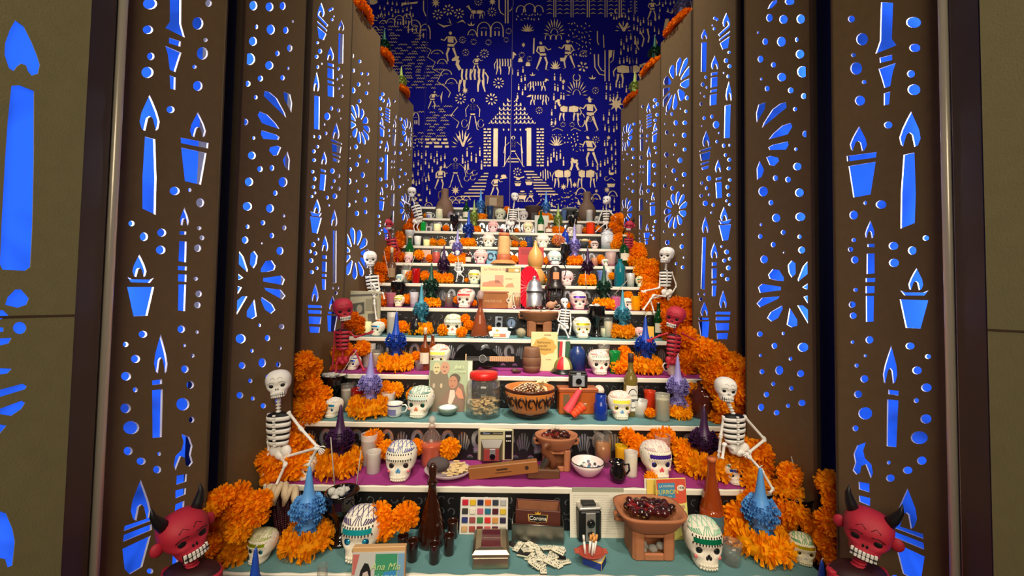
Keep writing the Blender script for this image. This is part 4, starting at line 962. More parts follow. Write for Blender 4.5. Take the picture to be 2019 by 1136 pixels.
# ------------------------------------------------------------------ black glazed incense cup, with copal lumps
cb = MB().lathe([(.001, 0), (.3, 0), (.32, .03), (.24, .07), (.13, .13), (.11, .22), (.12, .36), (.2, .5), (.3, .6), (.37, .72), (.36, .8), (.39, .84), (.38, .9), (.41, .96), (.40, .98), (.36, .96), (.3, .86), (.001, .8)], 24, 0, None, True, 1., False)
cp = MB(); q = random.Random(9)
for i in range(16): a = q.uniform(0, 6.28); r = q.uniform(0, .27); cp.ell((r*math.cos(a), r*math.sin(a), .93+q.uniform(0, .09)-r*.1), (q.uniform(.07, .13), q.uniform(.07, .12), q.uniform(.05, .09)), 6, 5)
tpl('incense_cup', [('goblet', cb, ['glaze']), ('copal_lumps', cp, ['copal'])], cols=dict(glaze=BLACKGLAZE, copal=mat((196, 196, 190), .8, bump=.5)))
# marble bowls and such
tpl('bowl', [('bowl_body', MB().lathe([(.001, 0), (.24, 0), (.27, .03), (.4, .18), (.48, .34), (.5, .46), (.475, .46), (.45, .34), (.36, .2), (.001, .1)], 28, 0, None, True, 1., False), ['body']), ('rim', MB().lathe([(.475, .455), (.49, .475), (.507, .455)], 28, 0, None, True, 1., False), ['rim'])], cols=dict(body=C(240, 222, 218, .25), rim=INK))
tpl('pompom_flat', single=(pompom(77, 200, .55), ['petal']), cols=dict(petal=ORANGE))

# ------------------------------------------------------------------ papier-mache skeletons
def calaca_head(devil=False):
    hb = skull_base(24); vs = []
    for x, y, z in hb.v:
        vs.append((x*(1-.10*max(0, .3-z)/.3), y*.95, z))
    hb.v = vs
    eye = MB(); te = MB()
    for g in (-1, 1): eye.ell((g*.2, sk_front(g*.2, .52, .0)*.95-.012, .52), (.105, .026, .088), 12, 6)
    for g in (-1, 1): eye.ell((g*.04, sk_front(g*.04, .37, 0)*.95-.012, .37), (.022, .02, .05), 8, 5)
    for i in range(7):
        x = -.225+.075*i
        for z in (.075, .185): te.box((x, sk_front(x, z, .006)*.95, z), (.068, .05, .10), 0, None, .012)
    ln = MB()
    for i in range(8):
        x = -.26+.075*i; ln.box((x, sk_front(x, .13, .010)*.95+.012, .13), (.010, .04, .20))
    ln.box((0, sk_front(0, .135, .012)*.95+.02, .136), (.54, .045, .012))
    for g in (-1, 1):
        ln.tube([(g*.08, sk_front(g*.08, .66, .006)*.95, .66), (g*.22, sk_front(g*.22, .68, .006)*.95, .68), (g*.34, sk_front(g*.34, .6, .008)*.95, .6)], .008, 4)
        ln.tube([(g*.05, sk_front(g*.05, .8, .004)*.95, .8), (g*.14, sk_front(g*.14, .88, .004)*.95, .88), (g*.24, sk_front(g*.24, .8, .004)*.95, .8)], .008, 4)
    ps = [('skull', hb, ['bone']), ('eye_socket', eye, ['ink']), ('teeth', te, ['tooth']), ('painted_line', ln, ['ink'])]
    if devil:
        for g in (-1, 1):
            h = MB().tube([(g*.3, .05, .9), (g*.42, .03, 1.15), (g*.50, 0, 1.4), (g*.50, -.02, 1.62)], [.15, .12, .07, .01], 10)
            ps.append(('horn', h, ['ink'])); ps.append(('ear', MB().ell((g*.56, .06, .52), (.14, .08, .17), 12, 8), ['bone']))
    return ps
def place_head(root, c, wd, rz, tilt, mats, devil, roll=0.):
    key = 'dh' if devil else 'h'
    if key not in TPL: tpl(key, calaca_head(devil))
    first = None
    for pname, me, keys, par in TPL[key]['parts']:
        o = link(pname, me, first if first else root, [mats[k] for k in keys])
        if first is None:
            first = o; o.scale = (wd, wd, wd); o.rotation_euler = (tilt, roll, rz); o.location = c-Matrix.LocRotScale(None, o.rotation_euler, None) @ Vector((0, 0, .55*wd))
    return first
REDB = mat((182, 34, 58), .6, bump=.2, bscale=80); REDD = mat((120, 20, 34), .6); REDK = mat((46, 8, 14), .6)
def skeleton(name, label, y0, head, hw, chest, spine_bot, cw, limbs, hrz=0., htilt=0., hroll=0., red=False, pelvis=None, neck=True, y_head=0., group=None, ink=INK, nrib=5, horns=True, rad=1.):
    """joints are photo pixels on the plane y0 (plus a depth offset in metres as third value)"""
    def J(p): return at_y(p[0], p[1], y0+(p[2] if len(p) > 2 else 0.))
    k = proj(J(spine_bot))[2]
    o0 = J(spine_bot); root = empty(name, label, 'skeleton figure', o0, 0, 1, group)
    A = (REDB if red else BONE); mats = dict(bone=A, ink=ink, tooth=WHITE if red else BONE)
    D = REDK if red else ink
    place_head(root, J(head)-o0+Vector((0, y_head, 0)), hw*k*.98, hrz, htilt, mats, red and horns, hroll)
    top, bot = J(chest)-o0, J(spine_bot)-o0; ax = top-bot; L = ax.length; W = cw*k
    R = ax.to_track_quat('Z', 'Y').to_matrix()
    # keep the chest facing the viewer
    zx = ax.normalized(); xx = Vector((1, 0, 0)); xx = (xx-zx*xx.dot(zx)).normalized(); yx = zx.cross(xx)
    M = Matrix((xx, yx, zx)).transposed().to_4x4(); M.translation = bot
    mb = MB(); prof = []; ms = []
    n = nrib
    for i in range(n):
        a = i/n; b = (i+.58)/n; c = (i+1)/n
        f = lambda t: (.40+.10*math.sin(min(1, t*1.15)*PI*.62))*(1 if t < .92 else 1-.12*(t-.92)/.08)
        prof += [(f(a)*W*1.02, a*L), (f(b)*W*1.02, b*L), (f(b)*W*.95, b*L+.0008), (f(c)*W*.95, c*L-.0008)]; ms += [0, 0, 1, 1]
    prof = [(.15*W, -.03*L)]+prof+[(.2*W, L*1.04)]; ms = [0]+ms+[0]
    mb.lathe(prof, 22, 0, M, True, .62, True, ms[:len(prof)-1])
    part('ribcage', mb, [A, D], root)
    sp = MB()
    for i in range(12): sp.box((0, -.5*.62*W*(.86+.2*math.sin(i/11*PI*.7)), L*(.02+.96*i/11)), (W*.11, W*.1, L*.06), 0, M, W*.015)
    part('breastbone', sp, A, root)
    if neck:
        nk = MB(); a = top+zx*L*.03; b = J(head)-o0+Vector((0, y_head*.6, -.4*hw*k)); 
        for i in range(6):
            p = a.lerp(b, (i+.3)/6); nk.ell(p, (W*.11, W*.11, (b-a).length/14), 8, 6)
        nk.tube([a, b], W*.05, 6); part('neck', nk, A, root)
    if pelvis:
        pv = MB(); c = J(pelvis)-o0; w2 = W*.5
        pv.tube([bot, bot.lerp(c, .5), c], W*.09, 8)
        for g in (-1, 1):
            pv.ell(c+Vector((g*w2*.45, 0, w2*.15)), (w2*.5, w2*.35, w2*.55), 10, 8); 
        pv.ell(c+Vector((0, -w2*.1, -w2*.2)), (w2*.4, w2*.3, w2*.35), 8, 6)
        part('pelvis', pv, A, root)
    for lname, pts, r in limbs:
        P = [J(p)-o0 for p in pts]; r = r*k*rad*.82
        for i in range(len(P)-1):
            lb = MB(); a, b = P[i], P[i+1]; d = b-a
            lb.tube([a, a+d*.06, a+d*.14, a+d*.86, a+d*.94, b], [r*1.1, r*1.25, r*.8, r*.75, r*1.25, r*1.1], 8)
            last = i == len(P)-2
            if last and lname == 'arm':
                t = d.normalized(); sd = t.orthogonal().normalized()
                for q_ in range(4): lb.tube([b-d*.02, b+t*r*2+sd*r*(q_-1.5)*.8, b+t*r*(4.2-.4*abs(q_-1.5))+sd*r*(q_-1.5)*.9], r*.33, 5)
                lb.tube([b-d*.05, b+t*r*.8+sd*r*2.2, b+t*r*2.2+sd*r*2.6], r*.33, 5)
            nm = {('arm', 0): 'upper_arm', ('arm', 1): 'forearm', ('leg', 0): 'thigh', ('leg', 1): 'shin', ('leg', 2): 'foot'}.get((lname, i), lname)
            part(nm, lb, A, root)
    return root
# ------------------------------------------------------------------ placing
def tsize(T):
    me = TPL[T]['single'][0] if 'single' in TPL[T] else TPL[T]['parts'][0][1]
    xs = [v.co.x for v in me.vertices]; ys = [v.co.y for v in me.vertices]; zs = [v.co.z for v in me.vertices]
    return max(max(xs), -min(xs)), max(zs), -min(ys)
FULLH = {}
def full_h(T):
    if T not in FULLH:
        FULLH[T] = max(max(v.co.z for v in p[1].vertices) for p in TPL[T]['parts']) if 'parts' in TPL[T] else tsize(T)[1]
    return FULLH[T]
def stand(T, name, cat, label, n, u, v, wpx, vtop=None, rz=0., cols=None, group=None, lift=0., step=True):
    """stand a copy of template T on step n at picture column u; wpx is its width, vtop the picture row of its top"""
    loc, k = on_step(u, v, n); rx, hz, fy = tsize(T); s = wpx*k/(2*rx)
    if v > 2:
        loc2 = loc+Vector((0, min(fy*s, max(.0, (n+1)*STEP_D-.012-fy*s-loc.y) if fy*s < .1 else .03), 0)); loc2.x *= 1.0
        t = (loc2.y-n*STEP_D)/STEP_D; loc, k = on_step(u, max(min(t, .93), .05), n)
    loc.z += lift; sz = s
    if vtop is not None: sz = (at_y(u, vtop, loc.y).z-loc.z)/full_h(T)
    return put(T, name, lab(label, n) if step else label, cat, loc, (s, s, sz), rz, cols, group)
def skull(n, u, v, wpx, label, rz=0., group='sugar skulls', **c):
    loc, k = on_step(u, v, n); s = wpx*k
    if v > 2:
        y = min(loc.y+.47*s, (n+1)*STEP_D-.012-.55*s) if s < .11 else loc.y+.40*s
        loc, k = on_step(u, max(.05, (y-n*STEP_D)/STEP_D), n)
    return put('skull', 'sugar_skull', lab(label, n), 'sugar skull', loc, s, rz, c, group)
def candle_at(n, u, v, vtop, wpx, wax, label, wreath=None, wlabel=None, rz=0., pet=None, wv=0):
    """escama candle standing in a ring of paper marigolds"""
    loc, k = on_step(u, v, n)
    if v > 2: loc, k = on_step(u, min(.55, (loc.y+.05-n*STEP_D)/STEP_D), n)
    h = at_y(u, vtop, loc.y).z-loc.z; s = wpx*k/.36
    put('candle', 'wax_candle', lab(label, n), 'candle', loc, (s, s, h/1.025), rz, dict(wax=wax), 'ornate wax candles')
    if wreath:
        R = wreath*k/2*.95; loc2 = loc.copy()
        put('wreath%d' % (wv % 3), 'marigold_ring', lab(wlabel, n), 'marigold ring', loc2, (R, min(R, .084 if n < 4 else .062), R*1.55), rnd.uniform(0, 6), dict(petal=pet or ORANGE3 if n in (0, 1, 2, 3, 4, 5) else ORANGE), 'marigold rings around candles')
NF = [0]
def flower_at(n, u, v, dpx, t, label, group, pet=None, name='paper_marigold', rest=False):
    y = (n+t)*STEP_D; c = at_y(u, v, y); k = proj(c)[2]; s = dpx*k/2; NF[0] += 1
    if rest: c.z = step_z(n)+s*.8
    lim = 1.10
    for kk in range(6):
        for yy in (y-.3*s, y, y+.4*s):
            if PY[kk]-.02 <= yy <= PY[kk]+PW[kk]: lim = min(lim, .995-max(0, yy-PY[kk])*math.tan(PHI))
    if abs(c.x) > lim-.82*s: c.x = math.copysign(lim-.82*s, c.x)
    c.z = max(c.z, step_z(max(n-1, -1))+s*.7)
    T = 'marigold%d' % (NF[0] % 5)
    o = put(T, name, label, 'paper flower', c-Vector((0, 0, s*.8)), s, rnd.uniform(0, 6), dict(petal=pet or rnd.choice((ORANGE, ORANGE3, ORANGE))), group)
    o.rotation_euler = (rnd.uniform(-.5, .5), rnd.uniform(-.5, .5), rnd.uniform(0, 6)); return o
def heap(label, spots, n, d, pet=None, t0=.15, t1=.85):
    """a heap of marigolds: (u, v) picture spots, given back to front"""
    for i, p in enumerate(spots):
        t = p[2] if len(p) > 2 else t0+(t1-t0)*((i*.618) % 1)
        flower_at(n, p[0], p[1], (p[3] if len(p) > 3 else d)*rnd.uniform(.92, 1.12), t, label, label.replace('orange paper marigold', 'marigolds'), pet)

# ---- heaps at both ends of the steps
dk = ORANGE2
heap('orange paper marigold in the heap at the left end of the first step', [(430,988),(468,982),(505,988),(420,1022),(455,1015),(492,1018),(425,1058),(460,1050),(440,1085),(452,1102),(415,1080),(428,1105),(480,1000),(412,1000)], 0, 52, None, .0, .3)
heap('orange paper marigold in the heap at the left end of the second step', [(478,940),(455,945),(500,938),(525,942),(470,915),(500,905),(530,910),(550,925),(512,885),(540,890),(565,880),(490,892),(545,945),(575,915),(590,890),(470,930)], 1, 56, None, .2, .8)
heap('orange paper marigold in the heap at the left end of the third step', [(588,845),(605,830),(595,805),(584,785),(606,790),(618,808),(594,765),(612,765),(582,825),(622,782),(610,818),(590,748),(578,805),(596,735),(612,728),(605,712),(590,722)], 2, 44, None, .05, .45)
heap('orange paper marigold in the heap at the left end of the fourth step', [(625,735),(645,738),(632,705),(648,715),(638,690),(650,695),(628,718)], 3, 38, None, .5, .95)
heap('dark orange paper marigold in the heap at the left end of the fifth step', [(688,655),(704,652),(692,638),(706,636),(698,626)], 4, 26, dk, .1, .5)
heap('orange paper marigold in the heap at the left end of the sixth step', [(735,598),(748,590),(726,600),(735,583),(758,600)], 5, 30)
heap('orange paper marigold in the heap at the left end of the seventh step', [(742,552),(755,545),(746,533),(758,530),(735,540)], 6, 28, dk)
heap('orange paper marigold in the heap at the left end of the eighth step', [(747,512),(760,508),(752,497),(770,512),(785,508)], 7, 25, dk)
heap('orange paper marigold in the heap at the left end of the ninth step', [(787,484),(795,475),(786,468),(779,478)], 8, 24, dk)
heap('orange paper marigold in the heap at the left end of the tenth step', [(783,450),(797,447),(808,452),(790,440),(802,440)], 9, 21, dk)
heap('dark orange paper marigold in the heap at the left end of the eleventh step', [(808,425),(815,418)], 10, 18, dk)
heap('orange paper marigold in the heap at the right end of the first step', [(1602,1000,.85),(1632,985),(1660,1000),(1596,1035,.85),(1640,1030),(1662,1035),(1684,1030),(1630,1070),(1655,1070),(1682,1070),(1640,1105),(1622,1045,.45),(1618,1085,.4),(1612,1015,.6),(1660,1105),(1690,1100),(1605,965,.9),(1640,960),(1612,935,.9),(1690,1050),(1450,1020,.85),(1435,1045,.85),(1460,1055,.8),(1480,1000,.85),(1475,1035,.85)], 0, 52, None, .0, .3)
heap('orange paper marigold in the heap at the right end of the second step', [(1470,945),(1505,945),(1540,945),(1575,940),(1600,948),(1450,915),(1485,920),(1520,915),(1555,918),(1585,925),(1475,895),(1510,895),(1545,898),(1575,900),(1430,900),(1445,880),(1610,930)], 1, 56, None, .2, .8)
heap('orange paper marigold in the heap at the right end of the third step', [(1462,860),(1440,845),(1425,830),(1470,835),(1450,810),(1430,800),(1468,800),(1448,775),(1470,765),(1420,770),(1472,880),(1455,745),(1400,738),(1425,740),(1448,735),(1410,712),(1435,715),(1460,725),(1398,690),(1420,700),(1440,755),(1463,752),(1405,755)], 2, 46, None, .05, .5)
heap('orange paper marigold in the heap at the right end of the fourth step', [(1350,735),(1375,735),(1360,710),(1385,708),(1350,690),(1375,685),(1360,668),(1385,668)], 3, 42, None, .55, .98)
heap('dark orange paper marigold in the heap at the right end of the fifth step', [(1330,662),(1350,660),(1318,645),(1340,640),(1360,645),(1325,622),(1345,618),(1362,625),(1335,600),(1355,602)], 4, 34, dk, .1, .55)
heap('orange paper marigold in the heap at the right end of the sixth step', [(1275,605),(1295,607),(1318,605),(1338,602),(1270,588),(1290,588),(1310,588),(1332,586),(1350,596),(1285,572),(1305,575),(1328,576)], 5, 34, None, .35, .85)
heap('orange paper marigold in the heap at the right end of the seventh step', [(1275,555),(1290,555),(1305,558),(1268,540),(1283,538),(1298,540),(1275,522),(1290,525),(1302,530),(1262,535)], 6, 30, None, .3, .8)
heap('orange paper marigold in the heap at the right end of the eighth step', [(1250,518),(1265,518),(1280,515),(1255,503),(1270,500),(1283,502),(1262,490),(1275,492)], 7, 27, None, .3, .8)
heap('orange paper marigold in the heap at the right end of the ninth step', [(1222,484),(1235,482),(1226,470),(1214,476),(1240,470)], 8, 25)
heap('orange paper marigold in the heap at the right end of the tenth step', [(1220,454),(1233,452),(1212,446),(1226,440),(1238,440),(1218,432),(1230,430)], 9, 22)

# ---- sugar skulls
W = PLASTER; PK = mat((238, 205, 200), .7, bump=.25, bscale=40); GN = mat((226, 232, 212), .7, bump=.25, bscale=40); YL = mat((236, 230, 196), .7, bump=.25, bscale=40)
CYAN = foil(40, 214, 226); BLU = foil(30, 80, 200); YEL = foil(240, 220, 30); GRN = foil(20, 160, 110); PUR = foil(96, 60, 190); RED = foil(214, 60, 60); GOLD = foil(220, 180, 40); SIL = foil(190, 200, 210)
BK = INK; NO = None
skull(0, 712, 1112, 80, 'large white sugar skull with bright cyan forehead foil and blue eyes', .0, band=CYAN, frill=C(40, 40, 60), eye=foil(20, 110, 170), pupil=foil(60, 190, 230), crown=C(92, 80, 120), side=C(86, 130, 178), nose=C(200, 180, 150), cheek=NO)
skull(0, 1386, 1126, 74, 'large white sugar skull with black and green forehead band', -.12, band=GRN, frill=C(20, 22, 22), eye=C(20, 40, 36, .2), pupil=BK, nose=BK, cheek=C(232, 120, 120), crown=C(150, 206, 170), side=C(190, 215, 195))
skull(0, 516, 1118, 50, 'small sugar skull turned left with yellow-green foil beside the seed bowl', -.15, band=foil(190, 214, 40), eye=foil(40, 150, 160), nose=W, cheek=NO, crown=C(190, 206, 120))
skull(0, 1582, 1120, 46, 'small cream sugar skull with yellow forehead foil and a green cross on top', -.35, band=YEL, eye=GOLD, nose=W, cheek=NO, crown=C(80, 170, 110), base=YL)
skull(1, 790, 951, 62, 'white sugar skull with black forehead lettering frill, blue nose and striped top', .05, band=W, frill=BK, eye=C(60, 40, 40, .2), nose=C(90, 160, 210), cheek=C(238, 120, 130), crown=C(100, 110, 170), side=C(226, 100, 110))
skull(1, 1294, 948, 60, 'white sugar skull with a purple forehead band and violet eyes', .05, band=PUR, eye=foil(70, 60, 180), nose=C(240, 90, 100), crown=C(230, 200, 200), side=C(150, 200, 140))
skull(1, 604, 950, 36, 'small white sugar skull with yellow foil behind the skeleton knee', -.2, band=YEL, eye=SIL, nose=W, cheek=NO, crown=YL)
skull(1, 1446, 966, 37, 'small white sugar skull with a blue band at the front edge', -.05, band=BLU, eye=foil(40, 60, 170), nose=W, cheek=NO, crown=foil(40, 170, 170))
skull(2, 828, 826, 52, 'white sugar skull with green eyes and a lilac patch, beside the painted cup', -.15, band=mat((200, 225, 215), .6), frill=C(40, 60, 50), eye=foil(30, 110, 90), nose=C(236, 130, 90), cheek=C(244, 180, 160), crown=C(110, 160, 150), side=C(140, 140, 200))
skull(2, 1222, 830, 47, 'white sugar skull with yellow band, golden eyes and pink cheeks', -.05, band=mat((240, 226, 60), .5), eye=GOLD, nose=C(110, 170, 220), cheek=C(244, 160, 160), crown=C(240, 190, 180), side=C(240, 190, 150))
skull(2, 657, 826, 33, 'small sugar skull with bright blue band before the black goblet', -.35, band=foil(20, 150, 214), eye=foil(60, 160, 220), nose=W, cheek=NO, crown=C(220, 226, 232))
skull(3, 865, 730, 43, 'white sugar skull with pale yellow foil, behind the portrait book', -.1, band=mat((236, 230, 90), .5), eye=C(200, 200, 120), nose=W, crown=C(236, 150, 130), side=C(150, 190, 150), base=GN)
skull(3, 1181, 741, 43, 'white sugar skull with black forehead frill and green-black eyes', .05, band=W, frill=C(40, 40, 40), eye=C(40, 50, 36, .2), nose=C(240, 130, 130), cheek=NO, crown=C(232, 160, 150), side=C(240, 170, 170))
skull(3, 697, 731, 25, 'small white sugar skull with a royal blue band beside the red skeleton', -.3, band=BLU, eye=BLU, nose=W, cheek=NO, crown=BLU)
skull(4, 893, 663, 38, 'pale green sugar skull with a black line across the forehead', .05, band=GN, frill=C(70, 80, 60), eye=C(40, 50, 36, .2), nose=C(240, 140, 130), cheek=NO, crown=C(200, 206, 150), side=C(120, 140, 90), base=GN)
skull(4, 1147, 668, 37, 'grey-white sugar skull with yellow forehead foil and yellow eyes', .0, band=YEL, eye=mat((214, 200, 60), .3), nose=C(240, 150, 130), cheek=C(220, 214, 206), crown=C(214, 206, 190), side=C(150, 150, 150))
skull(4, 744, 663, 25, 'small white sugar skull with turquoise band below the skeleton foot', -.25, band=foil(30, 140, 200), eye=foil(40, 140, 150), nose=W, cheek=NO, crown=W)
skull(4, 1262, .55, 20, 'small pink-topped sugar skull beside the teal candle ring', .1, band=C(224, 130, 160), eye=C(90, 50, 110), nose=W, cheek=NO, crown=C(230, 160, 170), base=PK)
skull(5, 917, .3, 34, 'white sugar skull with a red forehead band and red eyes', -.2, band=mat((230, 60, 60), .4), eye=C(120, 30, 40, .3), nose=C(120, 130, 120), cheek=C(240, 150, 150), crown=C(232, 110, 100), side=C(226, 100, 80))
skull(5, 1140, .3, 33, 'white sugar skull with a violet forehead band and pink rim', .05, band=PUR, eye=C(70, 30, 60, .3), nose=C(120, 140, 140), cheek=C(244, 150, 150), crown=C(240, 190, 200), side=C(236, 150, 170), base=PK)
skull(5, 787, .4, 21, 'small cream sugar skull with yellow foil beside the pink votive', -.1, band=YEL, eye=W, nose=W, cheek=NO, crown=YEL, base=YL)
skull(5, 1237, .5, 22, 'small white sugar skull half hidden by the slate teal candle', .3, band=C(60, 40, 60), eye=C(70, 30, 40), nose=W, cheek=NO, crown=W)
skull(5, 1115, .45, 13, 'tiny white skull beside the violet-banded skull', -.1, band=NO, frill=NO, eye=BK, nose=BK, cheek=NO, crown=W)
skull(6, 935, .35, 26, 'cream sugar skull with yellow band beside the cream poster', .0, band=YEL, eye=C(180, 170, 120), nose=C(150, 160, 140), cheek=C(240, 214, 190), crown=YL, base=YL)
skull(6, 1117, .35, 27, 'pink and white sugar skull beside the black lantern', .0, band=C(220, 180, 200), eye=C(170, 80, 110), nose=C(240, 140, 150), cheek=C(244, 180, 180), crown=C(236, 190, 200), base=PK)
skull(6, 788, .4, 16, 'small skull with a turquoise face beside the brown square bottle', -.1, band=foil(60, 160, 190), eye=foil(40, 130, 160), nose=W, cheek=NO, crown=C(130, 190, 200))
skull(6, 1263, .4, 20, 'small cream sugar skull with green and yellow foil near the right end', -.2, band=GRN, eye=C(150, 60, 60), nose=W, cheek=NO, crown=YEL, base=YL)
skull(7, 948, .35, 27, 'pink sugar skull with rosy cheeks left of the straw hat', .0, band=C(240, 170, 170), eye=C(150, 110, 110), nose=C(240, 170, 150), cheek=C(234, 110, 130), crown=C(240, 180, 180), side=C(236, 130, 150), base=PK)
skull(7, 1093, .35, 27, 'pale mint sugar skull right of the gourd', .1, band=C(190, 230, 220), eye=C(130, 190, 190), nose=C(190, 220, 210), cheek=C(240, 240, 220), crown=C(200, 226, 220), base=mat((222, 240, 232), .7))
skull(7, 805, .3, 16, 'small pink sugar skull in front of the green bottle', -.1, band=C(236, 170, 190), eye=C(130, 60, 90), nose=BK, cheek=NO, crown=PK, base=PK)
skull(7, 1193, .35, 14, 'small white skull with green eyes right of the dark violet candle', .1, band=C(60, 120, 90), eye=C(40, 80, 70), nose=W, cheek=NO, crown=W)
skull(8, 963, .35, 25, 'white sugar skull with pink streaks and orange eyes', .0, band=C(240, 214, 200), eye=C(214, 160, 120), nose=C(160, 150, 140), cheek=C(242, 190, 180), crown=C(238, 180, 180))
skull(8, 1070, .35, 26, 'plain cream white sugar skull with pale grey eyes', .05, band=C(244, 232, 220), eye=C(196, 186, 160), nose=C(236, 220, 200), cheek=NO, crown=C(240, 220, 210))
skull(8, 1172, .35, 16, 'small pink sugar skull with black brows left of the white canister', .0, band=C(60, 30, 40), eye=C(90, 50, 80), nose=W, cheek=C(244, 190, 180), crown=PK, base=PK)
skull(8, 892, .5, 14, 'small pale skull behind the lilac candle', -.2, band=C(210, 170, 180), eye=C(90, 60, 80), nose=W, cheek=NO, crown=W)
skull(9, 972, .35, 22, 'pink sugar skull with dark eyes left of the middle skeleton', .0, band=C(236, 150, 150), eye=C(150, 90, 90), nose=C(200, 190, 190), cheek=C(236, 180, 190), crown=C(226, 130, 140), base=PK)
skull(9, 1041, .35, 22, 'cream sugar skull with golden eyes right of the middle skeleton', .0, band=C(236, 226, 160), eye=C(206, 186, 80), nose=C(160, 160, 150), cheek=C(242, 200, 170), crown=C(230, 180, 160), base=YL)
skull(9, 1125, .35, 14, 'small white skull with a violet frown beside the blue glass ball', .2, band=C(70, 50, 90), eye=C(60, 40, 60), nose=W, cheek=NO, crown=W)
skull(9, 1203, .35, 13, 'small shadowed skull at the skeleton feet near the right end', .2, band=C(110, 100, 110), eye=BK, nose=BK, cheek=NO, crown=C(150, 140, 140), base=C(180, 172, 165))  # shade on this skull is put into its greyed base and crown colours
skull(10, 986, .35, 22, 'small pale green sugar skull left of the middle skeleton ribs', -.1, band=C(190, 200, 150), eye=C(140, 140, 110), nose=C(120, 110, 100), cheek=NO, crown=C(200, 206, 170), base=C(200, 200, 178))
skull(10, 1032, .35, 19, 'small grey-pink skull with dark red eyes right of the middle skeleton ribs', .0, band=C(190, 180, 180), eye=C(90, 40, 50), nose=BK, cheek=NO, crown=C(190, 180, 178), base=C(206, 196, 194))
skull(10, 906, .6, 10, 'tiny skull between the silver pot and the pale glass', .0, band=NO, frill=NO, eye=BK, nose=BK, cheek=NO, crown=W)
skull(10, 1177, .5, 13, 'tiny skull beside the right clay jug', .2, band=NO, frill=NO, eye=BK, nose=BK, cheek=NO, crown=W, base=C(170, 164, 156))

# ---- escama candles standing in marigold rings
candle_at(0, 605, 1105, 915, 58, CBLUE, 'sky blue ornate candle left of the large cyan-browed skull', 104, 'orange marigold ring around the left sky blue candle', wv=0)
candle_at(0, 1500, 1112, 918, 58, CBLUE, 'sky blue ornate candle with a long tip, right of the water glass', 118, 'wide orange marigold ring around the right sky blue candle', wv=1)
candle_at(1, 668, 945, 795, 48, CPURP, 'dark purple ornate candle behind the leaning incense stick', 98, 'orange marigold ring around the left dark purple candle', wv=2)
candle_at(1, 1388, 945, 798, 48, CPURP, 'dark purple ornate candle behind the ribbed orange bottle', 106, 'wide orange marigold ring around the right dark purple candle', wv=0)
candle_at(2, 728, 826, 692, 40, CLIL, 'lilac ornate candle left of the blue-printed cup', 84, 'orange marigold ring around the left lilac candle', wv=1)
candle_at(2, 1336, 828, 698, 38, CLIL, 'lilac ornate candle left of the dark jug', 56, 'orange marigold ring around the right lilac candle', wv=2)
candle_at(3, 779, 735, 612, 36, CDBLUE, 'royal blue ornate candle left of the small liquor bottle', 72, 'orange marigold ring around the left royal blue candle', wv=0)
candle_at(3, 1272, 736, 622, 36, CDBLUE, 'royal blue ornate candle left of the right red skeleton', 70, 'orange marigold ring around the right royal blue candle', wv=1)
candle_at(4, 829, .68, 558, 27, CTEAL, 'teal ornate candle above the round black bottle', 52, 'orange marigold ring around the left teal candle', wv=2)
candle_at(4, 1227, .62, 570, 28, CTEAL, 'slate teal ornate candle right of the black goblet', 56, 'orange marigold ring around the right teal candle', wv=0)
candle_at(5, 849, .5, 517, 27, CGREEN, 'dark green ornate candle on the left', 40, 'orange marigold ring under the left dark green candle', wv=1)
candle_at(5, 1190, .5, 520, 27, CGREEN, 'dark green ornate candle on the right', 50, 'orange marigold ring under the right dark green candle', wv=2)
candle_at(6, 874, .5, 482, 22, CPURP, 'dark violet ornate candle left of the small skeleton', 44, 'orange marigold ring under the left dark violet candle', wv=0)
candle_at(6, 1158, .5, 485, 22, CPURP, 'dark violet ornate candle right of the lantern', 50, 'orange marigold ring under the right dark violet candle', wv=1)
candle_at(7, 901, .5, 452, 19, CLIL, 'pale lilac ornate candle on the left', 38, 'orange marigold ring under the left pale lilac candle', wv=2)
candle_at(7, 1132, .5, 442, 22, CLIL, 'pale lilac ornate candle on the right', 44, 'orange marigold ring under the right pale lilac candle', wv=0)
candle_at(8, 923, .5, 414, 20, CDBLUE, 'deep blue ornate candle on the left', 40, 'orange marigold ring under the left deep blue candle', wv=1)
candle_at(9, 934, .5, 394, 17, CPGREEN, 'pale green ornate candle on the left', 32, 'orange marigold ring under the left pale green candle', wv=2)
candle_at(9, 1100, .5, 402, 16, CPGREEN, 'yellow-green ornate candle on the right', 34, 'orange marigold ring under the right yellow-green candle', wv=0)
candle_at(10, 947, .5, 372, 16, CBLUE, 'bright blue ornate candle on the left', 30, 'orange marigold ring under the left bright blue candle', wv=1)
candle_at(10, 1076, .5, 376, 17, CBLUE, 'bright blue ornate candle on the right', 36, 'orange marigold ring under the right bright blue candle', wv=2)
# candles and marigold rings on top of the panels
for side, k, u, vt, vb, wx, dsc in ((-1, 3, 715, -16, 50, CSLATE, 'slate violet'), (-1, 4, 757, 72, 132, CGREEN, 'dark green'), (-1, 5, 783, 148, 190, CPGREEN, 'pale green'), (1, 3, 1332, -10, 62, CSLATE, 'slate violet'), (1, 4, 1278, 82, 140, CGREEN, 'dark green'), (1, 5, 1240, 160, 203, CPGREEN, 'pale green')):
    o, d, wd = pframe(k, side); c = o+d*wd*.5+Vector((side*.04, 0, 0)); c.z = PTOP+.012; kk = proj(c)[2]
    nm = SD[side]+' '+NTH[k].replace('from the front', 'pierced')
    put('candle', 'wax_candle', f'{dsc} ornate candle on top of the {SD[side]} panel, {NTH[k]}', 'candle', c, (.24, .24, .26), 0, dict(wax=wx), 'ornate wax candles')
    put('wreath%d' % k if k < 3 else 'wreath%d' % (k-3), 'marigold_ring', f'orange marigold ring on top of the {SD[side]} panel, {NTH[k]}', 'marigold ring', c, (.075, .14, .085), .3, dict(petal=dk), 'marigold rings around candles')

